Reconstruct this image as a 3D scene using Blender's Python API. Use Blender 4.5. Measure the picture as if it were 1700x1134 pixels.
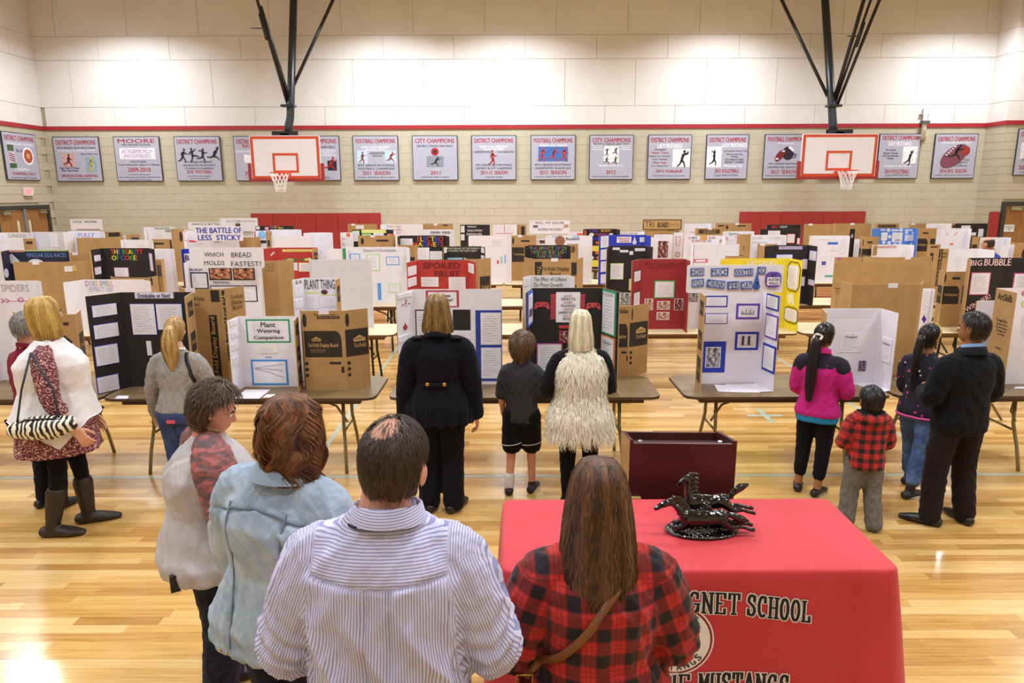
import bpy, bmesh, math, random
import numpy as np
from mathutils import Vector, Matrix, noise
random.seed(7)
R = math.radians
scn = bpy.context.scene
for o in list(bpy.data.objects): bpy.data.objects.remove(o, do_unlink=True)
col = scn.collection

# ------------------------------------------------------------ camera, world, lights, exposure
F, CX, CY, CAMH = 1175.0, 850.0, 567.0, 2.5
cam_d = bpy.data.cameras.new('camera'); cam = bpy.data.objects.new('camera', cam_d); col.objects.link(cam)
CM = Matrix.Rotation(R(90 - 12.0), 4, 'X') @ Matrix.Rotation(R(-0.2), 4, 'Z')
cam.matrix_world = Matrix.Translation((0, 0, CAMH)) @ CM
cam_d.sensor_width = 36; cam_d.lens = F / 1700 * 36; cam_d.clip_start = 0.05
scn.camera = cam
scn.view_settings.view_transform = 'Standard'; scn.view_settings.look = 'None'
scn.view_settings.gamma = 1; scn.view_settings.use_curve_mapping = False
scn.view_settings.exposure = 0.0
wd = bpy.data.worlds.new('world'); scn.world = wd; wd.use_nodes = True
wd.node_tree.nodes['Background'].inputs[0].default_value = (0.9, 0.93, 1.0, 1)
wd.node_tree.nodes['Background'].inputs[1].default_value = 0.2
CEIL = 8.6
LZ = 6.95
LAMPS = [(x, y) for y in (-1.0, 3.2, 7.8, 12.4) for x in (-9.45, -4.3, 0.85, 6.0, 11.1)]
WASH = [(-9.5, 17.3), (-3.2, 17.3), (0.0, 17.3), (5.2, 17.3), (11.1, 17.3)]
LAMP_W, WASH_W = 140.0, 185.0

def sun_lamp(name, loc, sx, sy, w, spread, colr=(.865, .925, 1.0)):
    l = bpy.data.lights.new(name, 'AREA'); l.shape = 'RECTANGLE'; l.size = sx; l.size_y = sy
    l.energy = w; l.spread = R(spread); l.color = colr
    o = bpy.data.objects.new(name, l); col.objects.link(o); o.location = loc
    return o
for i, (x, y) in enumerate(LAMPS): sun_lamp('bay_lamp_light', (x, y, LZ - .03), 1.1, .5, LAMP_W * (.5 if y < 0 else 1), 160)  # rear row is added, unseen, at reduced power to brighten the foreground backs
for i, (x, y) in enumerate(WASH): sun_lamp('wall_lamp_light', (x, y, LZ - .03), 1.1, .5, WASH_W, 150)

# ------------------------------------------------------------ pixel helpers (a pixel of the photograph and a depth or height give a point)
def ray(px, py): return CM.to_3x3() @ Vector(((px - CX) / F, -(py - CY) / F, -1.0))
def atY(px, py, Y): d = ray(px, py); return Vector((0, 0, CAMH)) + d * (Y / d.y)
def atZ(px, py, z=0.0): d = ray(px, py); return Vector((0, 0, CAMH)) + d * ((z - CAMH) / d.z)
CMI = CM.inverted()
def proj(p):
    v = CMI @ (Vector(p) - Vector((0, 0, CAMH))); return (CX + F * v.x / -v.z, CY - F * v.y / -v.z)

# ------------------------------------------------------------ materials
def lin(c):
    if isinstance(c, str): c = tuple(int(c[i:i + 2], 16) for i in (0, 2, 4))
    return tuple((v / 255 / 12.92 if v / 255 <= .04045 else ((v / 255 + .055) / 1.055) ** 2.4) for v in c)
MATS = {}
class NT:
    def __init__(s, m): s.t = m.node_tree; s.n = s.t.nodes; s.b = s.n['Principled BSDF']
    def add(s, ty, **k):
        n = s.n.new(ty)
        for a, v in k.items():
            if a.startswith('i_'): n.inputs[a[2:].replace('_', ' ')].default_value = v
            else: setattr(n, a, v)
        return n
    def l(s, a, b): s.t.links.new(a, b)
    def mix(s, fac, a, b, blend='MIX'):
        n = s.n.new('ShaderNodeMix'); n.data_type = 'RGBA'; n.blend_type = blend
        for i, v in ((0, fac), (6, a), (7, b)):
            if hasattr(v, 'is_output'): s.l(v, n.inputs[i])
            elif i == 0: n.inputs[0].default_value = v
            else: n.inputs[i].default_value = (*v, 1) if len(v) == 3 else v
        return n.outputs[2]
    def math(s, op, a, b=0.0, c=None):
        n = s.n.new('ShaderNodeMath'); n.operation = op
        for i, v in enumerate((a, b) if c is None else (a, b, c)):
            if hasattr(v, 'is_output'): s.l(v, n.inputs[i])
            else: n.inputs[i].default_value = v
        return n.outputs[0]
    def ramp(s, fac, stops, interp='LINEAR'):
        n = s.n.new('ShaderNodeValToRGB'); s.l(fac, n.inputs[0]); e = n.color_ramp.elements; n.color_ramp.interpolation = interp
        while len(e) < len(stops): e.new(0.5)
        for i, (p, c) in enumerate(stops): e[i].position = p; e[i].color = (*c, 1)
        return n.outputs[0]
    def coord(s, kind='Object'): return s.n.new('ShaderNodeTexCoord').outputs[kind]
    def noise(s, vec, scale, detail=3, rough=.55):
        n = s.n.new('ShaderNodeTexNoise'); n.inputs['Scale'].default_value = scale; n.inputs['Detail'].default_value = detail; n.inputs['Roughness'].default_value = rough
        if vec is not None: s.l(vec, n.inputs['Vector'])
        return n
    def mapping(s, vec, scale=(1, 1, 1), rot=(0, 0, 0)):
        n = s.n.new('ShaderNodeMapping'); n.inputs['Scale'].default_value = scale; n.inputs['Rotation'].default_value = rot; s.l(vec, n.inputs['Vector']); return n.outputs[0]
    def attr(s, name, out='Vector'):
        n = s.n.new('ShaderNodeAttribute'); n.attribute_name = name; return n.outputs[out]
    def bump(s, h, strength=.3, dist=.01):
        n = s.n.new('ShaderNodeBump'); n.inputs['Strength'].default_value = strength; n.inputs['Distance'].default_value = dist
        s.l(h, n.inputs['Height']); s.l(n.outputs[0], s.b.inputs['Normal'])
    def color(s, o): s.l(o, s.b.inputs['Base Color'])
def base(name, c, rough=.6, metal=0, coat=0, spec=.5):
    m = bpy.data.materials.new(name); m.use_nodes = True; b = m.node_tree.nodes['Principled BSDF']
    b.inputs['Base Color'].default_value = (*lin(c), 1); b.inputs['Roughness'].default_value = rough
    b.inputs['Metallic'].default_value = metal; b.inputs['Coat Weight'].default_value = coat; b.inputs['Specular IOR Level'].default_value = spec
    return m
def mat(c, rough=.6, var=.06, scale=9, metal=0, coat=0, bump=0, spec=.5, sheen=0):
    """plain painted / paper / cloth colour with a little tonal variation"""
    key = (str(c), rough, var, scale, metal, coat, bump, spec, sheen)
    if key in MATS: return MATS[key]
    m = base('tone_' + (c if isinstance(c, str) else '%02x%02x%02x' % tuple(int(v) for v in c)), c, rough, metal, coat, spec); t = NT(m); L = lin(c)
    n = t.noise(t.coord(), scale, 4)
    t.color(t.ramp(n.outputs[0], [(.3, tuple(v * (1 - var) for v in L)), (.7, tuple(min(1, v * (1 + var)) for v in L))]))
    if bump: t.bump(t.noise(t.coord(), scale * 12, 3).outputs[0], bump, .004)
    if sheen: t.b.inputs['Sheen Weight'].default_value = sheen
    MATS[key] = m; return m
def named(k, fn):
    if k not in MATS: MATS[k] = fn()
    return MATS[k]

# ------------------------------------------------------------ mesh builder
class MB:
    def __init__(s): s.v = []; s.f = []; s.m = []; s.uv = []; s.smooth = []
    def face(s, idx, m=0, uv=None, smooth=False): s.f.append(idx); s.m.append(m); s.uv.append(uv); s.smooth.append(smooth)
    def quad(s, pts, m=0, uv=((0, 0), (1, 0), (1, 1), (0, 1))):
        b = len(s.v); s.v += [tuple(p) for p in pts]; s.face(tuple(range(b, b + len(pts))), m, uv if len(pts) == 4 else None)
    def box(s, lo, hi, m=0, front=None, back=None, M=None, top=None):
        x0, y0, z0 = lo; x1, y1, z1 = hi
        p = [(x0, y0, z0), (x1, y0, z0), (x1, y1, z0), (x0, y1, z0), (x0, y0, z1), (x1, y0, z1), (x1, y1, z1), (x0, y1, z1)]
        if M is not None: p = [tuple(M @ Vector(q)) for q in p]
        b = len(s.v); s.v += p
        u = ((0, 0), (1, 0), (1, 1), (0, 1))
        for k, (q, mm) in enumerate((((0, 1, 5, 4), front), ((2, 3, 7, 6), back), ((1, 2, 6, 5), None), ((3, 0, 4, 7), None), ((4, 5, 6, 7), top), ((3, 2, 1, 0), None))):
            s.face(tuple(b + i for i in q), m if mm is None else mm, u)
    def prism(s, pts, y0, y1, m=0, mfront=None, axis='y'):
        """polygon in xz (counter-clockwise seen from -y) extruded y0..y1 ; axis 'z': polygon in xy extruded in z"""
        n = len(pts); b = len(s.v)
        if axis == 'y': s.v += [(x, y0, z) for x, z in pts] + [(x, y1, z) for x, z in pts]
        else: s.v += [(x, y, y1) for x, y in pts] + [(x, y, y0) for x, y in pts]
        s.face(tuple(range(b, b + n)), m if mfront is None else mfront); s.face(tuple(range(b + 2 * n - 1, b + n - 1, -1)), m)
        for i in range(n): j = (i + 1) % n; s.face((b + j, b + i, b + n + i, b + n + j), m)
    def tube(s, pts, rad, n=8, m=0, cap=True, up=None):
        """rad: number, list of numbers or list of (rx, ry)"""
        pts = [Vector(p) for p in pts]; k = len(pts)
        if not isinstance(rad, (list, tuple)): rad = [rad] * k
        rad = [(r, r) if not isinstance(r, (list, tuple)) else r for r in rad]
        b = len(s.v); prev = Vector(up) if up else None
        for i, p in enumerate(pts):
            d = (pts[min(i + 1, k - 1)] - pts[max(i - 1, 0)])
            d = d.normalized() if d.length > 1e-9 else Vector((0, 0, 1))
            if prev is None: prev = Vector((0, 1, 0)) if abs(d.y) < .9 else Vector((1, 0, 0))
            x = (prev - d * prev.dot(d))
            x = x.normalized() if x.length > 1e-6 else d.orthogonal().normalized()
            y = d.cross(x); prev = x
            for j in range(n):
                a = 2 * math.pi * j / n; q = p + x * (math.cos(a) * rad[i][0]) + y * (math.sin(a) * rad[i][1]); s.v.append(tuple(q))
        for i in range(k - 1):
            for j in range(n):
                j2 = (j + 1) % n; s.face((b + i * n + j, b + i * n + j2, b + (i + 1) * n + j2, b + (i + 1) * n + j), m, None, True)
        if cap: s.face(tuple(b + j for j in range(n - 1, -1, -1)), m); s.face(tuple(b + (k - 1) * n + j for j in range(n)), m)
    def build(s, name, mats, parent=None, loc=None, rot=None, link=True):
        me = bpy.data.meshes.new(name); me.from_pydata(s.v, [], s.f)
        if not isinstance(mats, (list, tuple)): mats = [mats]
        for q in mats: me.materials.append(q)
        me.polygons.foreach_set('material_index', s.m); me.polygons.foreach_set('use_smooth', s.smooth)
        if any(u is not None for u in s.uv):
            L = me.uv_layers.new(name='uv'); d = []
            for f, u in zip(s.f, s.uv):
                for i in range(len(f)): d += list(u[i]) if u is not None and i < len(u) else [0, 0]
            L.data.foreach_set('uv', d)
        me.update(); return link_obj(name, me, parent, loc, rot)
def link_obj(name, data, parent=None, loc=None, rot=None):
    o = bpy.data.objects.new(name, data); col.objects.link(o)
    if parent is not None: o.parent = parent
    if loc is not None: o.location = loc
    if rot is not None: o.rotation_euler = rot
    return o
def thing(name, label, cat, loc=(0, 0, 0), rz=0, group=None):
    o = bpy.data.objects.new(name, None); col.objects.link(o); o.location = loc; o.rotation_euler = (0, 0, rz); o.empty_display_size = .1
    return tag(o, label, cat, group)
def tag(o, label, cat, group=None):
    o['label'] = label; o['category'] = cat
    if group: o['group'] = group
    return o
def struct(o): o['kind'] = 'structure'; return o
def stuff(o): o['kind'] = 'stuff'; return o

# flat lettering : made first, fitted to its rectangle once, at the end
PENDING = []
def lettering(parent, text, cx, y, cz, w, h, colors, back=False, rotz=0, name='lettering', bold=0.0, rx=R(90), keep=False, shear=0):
    """text centred on (cx, cz) in the parent's xz plane at depth y, facing -y, filling w by h; colors: one or one per character"""
    cu = bpy.data.curves.new(name, 'FONT'); cu.body = text; cu.align_x = 'CENTER'; cu.align_y = 'CENTER'
    cu.resolution_u = 2; cu.extrude = 0.0; cu.fill_mode = 'FRONT'; cu.shear = shear; cu.space_line = .95
    if not isinstance(colors, (list, tuple)): colors = [colors]
    uniq = list(dict.fromkeys(colors))
    for c in uniq: cu.materials.append(c if not isinstance(c, str) else mat(c, .7, .02))
    if len(colors) > 1:
        k = 0
        for i, ch in enumerate(text):
            if ch.strip(): cu.body_format[i].material_index = uniq.index(colors[k % len(colors)]); k += 1
    o = link_obj(name, cu, parent); o.location = (cx, y, cz); o.rotation_euler = (rx, 0, math.pi if back else 0)
    if rotz: o.rotation_euler = (Matrix.Rotation(math.pi if back else 0, 3, 'Z') @ Matrix.Rotation(rx, 3, 'X') @ Matrix.Rotation(rotz, 3, 'Z')).to_euler()
    PENDING.append((o, w, h, keep, bold)); return o
def fit_lettering():
    bpy.context.view_layer.update(); dg = bpy.context.evaluated_depsgraph_get()
    for o, w, h, keep, bold in PENDING:
        me = bpy.data.meshes.new_from_object(o.evaluated_get(dg)); n = len(me.vertices)
        if not n: continue
        v = np.empty(n * 3, 'f'); me.vertices.foreach_get('co', v); v = v.reshape(-1, 3); mn, mx = v.min(0), v.max(0); d = np.maximum(mx - mn, 1e-6)
        s = np.array([w / d[0], h / d[1], 1.0]);
        if keep: s[:2] = s[:2].min()
        v = (v - (mn + mx) / 2) * s; me.vertices.foreach_set('co', v.ravel().astype('f')); me.update()
        if bold >= .01:   # heavier strokes: the same letters again, shifted by a hair
            bm = bmesh.new(); sh = min(bold, .03) * h * 1.1 / max(1, o.data.body.count('\n') + 1); base_ = bmesh.ops.duplicate
            bm.from_mesh(me); g0 = bm.verts[:] + bm.edges[:] + bm.faces[:]
            for dx, dy, dz in ((sh, 0, .00004), (-sh, 0, .00008), (0, sh * .6, .00012)):
                r_ = base_(bm, geom=g0); bmesh.ops.translate(bm, vec=(dx, dy, dz), verts=[q for q in r_['geom'] if isinstance(q, bmesh.types.BMVert)])
            bm.to_mesh(me); bm.free()
        nm, par, loc, rot = o.name, o.parent, o.location.copy(), o.rotation_euler.copy(); cu = o.data
        bpy.data.objects.remove(o); bpy.data.curves.remove(cu)
        link_obj(nm, me, par, loc, rot)

def disc(n, rx, rz, cx=0, cz=0, a0=0, a1=2 * math.pi): return [(cx + rx * math.cos(a0 + (a1 - a0) * i / n), cz + rz * math.sin(a0 + (a1 - a0) * i / n)) for i in range(n)]
def rrect(x0, z0, x1, z1, r, k=4):
    out = []
    for cx, cz, a in ((x1 - r, z0 + r, -90), (x1 - r, z1 - r, 0), (x0 + r, z1 - r, 90), (x0 + r, z0 + r, 180)):
        for i in range(k + 1): q = R(a + 90 * i / k); out.append((cx + r * math.cos(q), cz + r * math.sin(q)))
    return out
# ------------------------------------------------------------ the hall
WY = 19.2                                     # the back wall
SZ0, SZ1 = atY(850, 214, WY).z, atY(850, 207.5, WY).z      # red stripe
XL = atY(72, 214, WY).x; XR = atY(1637, 211, WY).x; RY = WY - .75; XR2 = XR + .05; XE = XR + 3.2
def m_floor():
    m = base('varnished_maple', 'd9ac66', .2, 0, .35); t = NT(m)
    tone = t.attr('tone', 'Fac'); co = t.coord()
    g = t.noise(t.mapping(co, (1.2, 22, 1)), 2.2, 6, .62); k = t.noise(t.mapping(co, (1.0, 9, 1)), 1.3, 3)
    v = t.math('ADD', t.math('MULTIPLY', tone, .5), t.math('MULTIPLY', g.outputs[0], .58))
    c = t.ramp(v, [(.16, lin('94682f')), (.38, lin('bd8d4c')), (.56, lin('d3a862')), (.84, lin('e6c488'))])
    c = t.mix(t.math('MULTIPLY', t.math('GREATER_THAN', k.outputs[0], .69), .3), c, lin('9a6a34'))
    t.color(c); t.b.inputs['Coat Roughness'].default_value = .12
    return m
MF = named('floor', m_floor)
def m_block():
    m = base('painted_block', 'cfc5a4', .55); t = NT(m); n = t.noise(t.coord('Object'), 1.3, 3); tone = t.attr('tone', 'Fac')
    v = t.math('ADD', t.math('MULTIPLY', tone, .25), t.math('MULTIPLY', n.outputs[0], .75))
    t.color(t.ramp(v, [(.2, lin('bab199')), (.8, lin('c4bca7'))])); t.bump(t.noise(t.coord(), 60, 3).outputs[0], .25, .004); return m
MBK = named('block', m_block)
def m_panel():
    m = base('acoustic_panel', 'e2dbd2', .9); t = NT(m); n = t.noise(t.coord(), 26, 5, .7); n2 = t.noise(t.coord(), 1.2, 2)
    v = t.math('ADD', t.math('MULTIPLY', n.outputs[0], .6), t.math('MULTIPLY', n2.outputs[0], .4))
    t.color(t.ramp(v, [(.3, lin('dad5d0')), (.7, lin('eae6e3'))])); t.bump(n.outputs[0], .25, .01); return m
MPN = named('panel', m_panel)
MJ = mat('8f8a7e', .9, .05); MORT = mat('b2a88c', .8, .05)
def set_tone(o, vals):
    a = o.data.attributes.new('tone', 'FLOAT', 'FACE'); a.data.foreach_set('value', vals)

# floor : maple strips running left to right; the nearest 300 in view are parts, the rest one part
fl = MB(); fl.box((XL - .3, -4, -.05), (XE, WY + .3, -.004)); floor = struct(fl.build('floor', mat('a98a58', .7)))
SW = .078
rest = MB(); rt = []; cand = []
y = -3.9; r = random.Random(3)
while y < WY:
    x = XL - r.random() * 1.2
    while x < XE:
        L = .35 + r.random() ** 1.5 * 1.5; x1 = min(x + L, XE); x0 = max(x, XL)
        if x1 > x0: cand.append((x0, x1, y, r.random() * .75 + .25 * r.random()))
        x += L
    y += SW
def pk(mb, c):
    x0, x1, yy, t = c; mb.box((x0 + .0006, yy + .0006, -.006), (x1 - .0006, yy + SW - .0006, 0))
def in_view(c):
    if c[2] < 2.6: return False
    u, v = proj(((c[0] + c[1]) / 2, c[2], 0)); return -60 < u < 1760 and v < 1134
near = sorted([c for c in cand if in_view(c)], key=lambda c: c[2])
# leave out those hidden behind the red cloth and the front people
near = [c for c in near if not (360 < proj(((c[0] + c[1]) / 2, c[2], 0))[0] < 1480 and c[2] < 3.9)][:300]
ns = set(near)
for c in cand:
    if c in ns: continue
    pk(rest, c); rt += [c[3]] * 6
o = stuff(rest.build('floor_planks', MF, floor)); set_tone(o, rt)
for c in near:
    b = MB(); pk(b, c); o = b.build('plank', MF, floor); set_tone(o, [c[3]] * 6)
ln = mat('b4bfae', .25, .1, coat=.3); LNZ = [.001]
def line(x0, y0, x1, y1): LNZ[0] += .0003; b = MB(); b.box((x0, y0, -.001), (x1, y1, LNZ[0])); b.build('court_line', ln, floor)
yl = atZ(1000, 790).y; line(XL, yl - .025, XE, yl + .025)
xa = atZ(640, 605).x; line(xa - .025, yl, xa + .025, 13); xb = atZ(1400, 663).x; line(xb - .025, yl + .05, xb + .025, 13)
g0 = atZ(1270, 690); line(g0.x - .2, g0.y - .03, g0.x + .2, g0.y + .03); line(g0.x - .03, g0.y - .25, g0.x + .03, g0.y + .25)

# back wall : painted block below the stripe, big sound panels above
wb = MB(); wb.box((XL - .2, WY + .02, 0), (XR + .2, WY + .3, CEIL)); wall_back = struct(wb.build('wall_back', MORT))
BL, BH = .405, .203
blocks = []
zrow = SZ0; k = 0
while zrow > 0:
    z0 = max(0, zrow - BH); x = XL - (k % 2) * BL / 2
    while x < XR:
        a, b2 = max(x, XL), min(x + BL, XR)
        if b2 - a > .02: blocks.append((a, b2, z0, zrow, r.random(), r.choice((0, 0, .001, .002))))
        x += BL
    zrow -= BH; k += 1
rest = MB(); rt = []
def blk(mb, q): mb.box((q[0] + .0012, WY - q[5], q[2] + .002), (q[1] - .0012, WY + .03, q[3] - .002))
vis = [q for q in blocks if q[2] > 2.3][::3][:300]; vs = set(vis)
for q in blocks:
    if q not in vs: blk(rest, q); rt += [q[4]] * 6
o = stuff(rest.build('wall_blocks', MBK, wall_back)); set_tone(o, rt)
for q in vis:
    b = MB(); blk(b, q); o = b.build('block', MBK, wall_back); set_tone(o, [q[4]] * 6)
rows = [SZ1] + [atY(850, p, WY).z for p in (176, 98, 58)]; rows += [rows[3] + 1.3, rows[3] + 1.95, CEIL]
px0 = [181, 113, 165, 98, 150, 120]
for i in range(6):
    x = atY(px0[i], 100, WY).x - 1.815
    while x < XR:
        a, b2 = max(x, XL), min(x + 1.815, XR)
        if b2 > a + .05:
            b = MB(); d = r.random() * .004; b.box((a + .004, WY - .008 - d, rows[i] + .004), (b2 - .004, WY + .02, rows[i + 1] - .004)); b.build('sound_panel', MPN, wall_back)
        x += 1.815
b = MB(); b.box((XL, WY - .03, SZ0), (XR, WY + .02, SZ1)); MRED = mat('a5262f', .5, .05); struct(b.build('trim_back', MRED))
# left wall
b = MB(); b.box((XL - .3, -4, 0), (XL - .02, WY + .2, CEIL)); wall_left = struct(b.build('wall_left', MORT))
rest = MB(); rt = []; zrow = SZ0; k = 0
while zrow > 0:
    z0 = max(0, zrow - BH); yy = WY - (k % 2) * BL / 2
    while yy > 12:
        if not (z0 < 2.15 and yy > 16.9 and yy < 18.95):
            rest.box((XL - .04, yy - BL + .002, z0 + .003), (XL, min(yy, WY) - .002, zrow - .003)); rt += [r.random()] * 6
        yy -= BL
    zrow -= BH; k += 1
o = stuff(rest.build('wall_blocks', MBK, wall_left)); set_tone(o, rt)
for i in range(6):
    yy = WY + (0 if i % 2 else .9)
    while yy > 10:
        b = MB(); b.box((XL - .03, yy - 1.811, rows[i] + .004), (XL + .008, min(yy, WY) - .004, rows[i + 1] - .004)); b.build('sound_panel', MPN, wall_left); yy -= 1.815
b = MB(); b.box((XL - .02, -4, SZ0), (XL + .03, WY, SZ1)); struct(b.build('trim_left', MRED))
# right side : the wall steps towards us, then a side wall out of the frame
b = MB(); b.box((XR + .3, RY + .02, 0), (XE + .2, RY + .4, CEIL)); b.box((XR + .02, RY + .02, 0), (XR + .3, WY + .2, CEIL)); wall_right = struct(b.build('wall_right', MORT))
rest = MB(); rt = []; zrow = SZ0; k = 0
DX0 = atY(1656, 400, RY).x
while zrow > 0:
    z0 = max(0, zrow - BH)
    for q in (0, 1): rest.box((XR, RY + q * .375, z0 + .003), (XR + .03, RY + q * .375 + .373, zrow - .003)); rt += [r.random()] * 6
    x = XR + (k % 2) * -BL / 2
    while x < XE:
        a, b2 = max(x, XR + .031), min(x + BL, XE)
        if z0 > 2.15 or b2 <= DX0 + .3:
            if b2 > a: rest.box((a, RY, z0 + .003), (b2 - .003, RY + .03, zrow - .003)); rt += [r.random()] * 6
        x += BL
    zrow -= BH; k += 1
o = stuff(rest.build('wall_blocks', MBK, wall_right)); set_tone(o, rt)
for i in range(6):
    b = MB(); b.box((XR - .008, RY + .022, rows[i] + .004), (XR + .02, WY - .01, rows[i + 1] - .004)); b.build('sound_panel', MPN, wall_right)
    x = XR - .008
    w = 1.815 if i % 2 else .9
    while x < XE:
        b = MB(); b.box((x + .004, RY - .008, rows[i] + .004), (x + w - .004, RY + .02, rows[i + 1] - .004)); b.build('sound_panel', MPN, wall_right); x += w; w = 1.815
b = MB(); b.box((XR - .03, RY - .03, SZ0), (XE, RY + .03, SZ1)); b.box((XR - .03, RY + .03, SZ0), (XR + .03, WY, SZ1)); struct(b.build('trim_right', MRED))
b = MB(); b.box((XE, -4, 0), (XE + .3, RY + .1, CEIL)); struct(b.build('wall_side', mat('d5ccb0', .7)))
b = MB(); b.box((XL - .3, -4, CEIL), (XE + .3, WY + .3, CEIL + .2)); struct(b.build('ceiling', mat('cfcac0', .9)))
b = MB(); b.box((XL - .3, -4.3, 0), (XE + .3, -4, CEIL)); struct(b.build('wall_rear', mat('d5ccb0', .8)))
# red wall pads
MPAD = mat('9f2d2c', .5, .05, 3, bump=.05)
def pad(x0, x1, yw, ztop, n, nm):
    for i in range(n):
        a = x0 + (x1 - x0) * i / n; c = x0 + (x1 - x0) * (i + 1) / n
        p = MB(); p.prism(rrect(a + .004, .1, c - .004, ztop, .02, 2), yw - .05, yw); o = p.build('wall_pad', MPAD)
        tag(o, nm[i], 'wall pad', 'red pads on the gym wall')
ords = ['first', 'second', 'third', 'fourth', 'fifth', 'sixth', 'seventh']
zt = atY(530, 354, WY - .05).z
pad(atY(416, 360, WY - .05).x, atY(632, 360, WY - .05).x, WY, zt, 6, [f'red vinyl wall pad under the left hoop, {q} from its left end' for q in ords])
pad(atY(1228, 360, WY - .05).x, atY(1437, 360, WY - .05).x, WY, zt, 6, [f'red vinyl wall pad under the right hoop, {q} from its left end' for q in ords])
pad(XR - .12, DX0 - .06, RY, zt, 1, ['red vinyl wall pad beside the right wooden door'])

# doors
MWD = None
def m_wood(c1, c2, nm, sc=(9, 9, .8), rough=.45):
    m = base(nm, c1, rough); t = NT(m); n = t.noise(t.mapping(t.coord(), sc), 3, 5, .6)
    t.color(t.ramp(n.outputs[0], [(.3, lin(c1)), (.7, lin(c2))])); return m
MDOOR = named('door', lambda: m_wood('8f5f30', 'a8763f', 'oak_veneer')); MFR = mat('3a3634', .5); MST = mat('b9b6ae', .3, .05, metal=.9); MGL = mat('d8d6b4', .1)
def door(name, M, leaves, wleaf, h=2.1):
    e = bpy.data.objects.new(name, None); col.objects.link(e); e.matrix_world = M; struct(e)
    f = MB(); W = leaves * wleaf
    f.box((-.09, -.06, 0), (0, .05, h + .09)); f.box((W, -.06, 0), (W + .09, .05, h + .09)); f.box((0, -.06, h), (W, .05, h + .09))
    if leaves == 2: f.box((W / 2 - .035, -.07, 0), (W / 2 + .035, .05, h), 1)
    f.build('door_frame', [MFR, mat('7d7f88', .5)], e)
    for k in range(leaves):
        x0 = k * wleaf + .01; x1 = x0 + wleaf - .02; hx = x1 - .16 if (k == 0 and leaves == 2) else x0 + .16
        d = MB()
        gx0, gx1 = (hx - .1, hx + .02) if (k == 0 and leaves == 2) else (hx + .62 - .12, hx + .62) if leaves == 1 else (hx - .02, hx + .1)
        d.box((x0, -.02, 0), (gx0, .03, h - .01)); d.box((gx1, -.02, 0), (x1, .03, h - .01)); d.box((gx0, -.02, 0), (gx1, .03, .9)); d.box((gx0, -.02, 1.85), (gx1, .03, h - .01))
        lf = d.build('door_leaf', MDOOR, e)
        g = MB(); g.box((gx0, 0, .9), (gx1, .01, 1.85)); g.build('glass_pane', MGL, lf)
        hb = MB(); hb.box((x0 + .08, -.09, .98), (x1 - .08, -.05, 1.06)); hb.build('push_bar', MST, lf)
        c = MB(); cx = x1 - .35 if k else x0 + .1; c.box((cx, -.1, h - .12), (cx + .26, -.02, h - .05)); c.box((cx + .02, -.12, h - .03), (cx + .4, -.1, h - .015)); c.build('door_closer', MST, lf)
    return e
door('door_1', Matrix.Translation((XL, 17.02, 0)) @ Matrix.Rotation(R(90), 4, 'Z'), 2, .91, 2.1)
d2 = door('door_2', Matrix.Translation((DX0 + .06, RY - .02, 0)), 1, 1.0, 2.1)
p = MB(); c0 = atY(1676, 379, RY - .07); p.box((c0.x - .13, RY - .05, c0.z - .09), (c0.x + .13, RY - .041, c0.z + .09)); nt = p.build('paper_notice', mat('e8e6ea', .8)); tag(nt, 'white paper notice taped on the right wooden door', 'notice')
lettering(nt, 'PLEASE KEEP\nTHE DOORS\nOPEN', c0.x, RY - .052, c0.z, .18, .12, '222222')

# exit sign on the left wall
ye = 18.2
e = thing('exit_sign', 'small lit exit sign with red letters above the left double doors', 'exit sign', (XL, ye, atY(38, 318, 18.0).z), R(90))
b = MB(); b.box((-.17, -.06, -.1), (.17, -.01, .1)); b.build('housing', mat('e6dede', .5), e)
b = MB(); b.box((-.1, -.03, -.16), (.1, -.01, -.11)); b.build('bracket', mat('bdb49a', .5), e)
mx = base('lit_red', 'ff5050'); mx.node_tree.nodes['Principled BSDF'].inputs['Emission Color'].default_value = (1, .12, .15, 1); mx.node_tree.nodes['Principled BSDF'].inputs['Emission Strength'].default_value = 1.5
lettering(e, 'EXIT', 0, -.063, 0, .26, .13, mx, bold=.02)

# lamps on the ceiling
mlit = base('lamp_tubes', 'ffffff'); q = mlit.node_tree.nodes['Principled BSDF']; q.inputs['Emission Color'].default_value = (1, .98, .95, 1); q.inputs['Emission Strength'].default_value = 5
MHOUSE = mat('d8d8d8', .4)
def lampfix(x, y, lab):
    e = thing('ceiling_lamp', lab, 'ceiling lamp', (x, y, LZ), 0, 'ceiling lamps over the gym floor')
    b = MB(); b.box((-.62, -.32, 0), (.62, .32, .12)); b.build('housing', MHOUSE, e)
    for sx in (-.5, .5):
        b = MB(); b.tube([(sx, 0, .12), (sx, 0, CEIL - LZ)], .012, 6); b.build('hanger', MHOUSE, e)
    for k in range(5):
        b = MB(); yy = -.24 + .12 * k; b.box((-.55, yy - .03, -.02), (.55, yy + .03, .0)); b.build('lamp_tube', mlit, e)
LO = ['first', 'second', 'third', 'fourth', 'fifth']
for i, (x, y) in enumerate(LAMPS): lampfix(x, y, f'{LO[i % 5]} white ceiling lamp from the left in the {("added rear", "near", "middle", "far")[i // 5]} row over the floor')
for i, (x, y) in enumerate(WASH): lampfix(x, y, f'{LO[i]} white ceiling lamp from the left beside the back wall')

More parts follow.
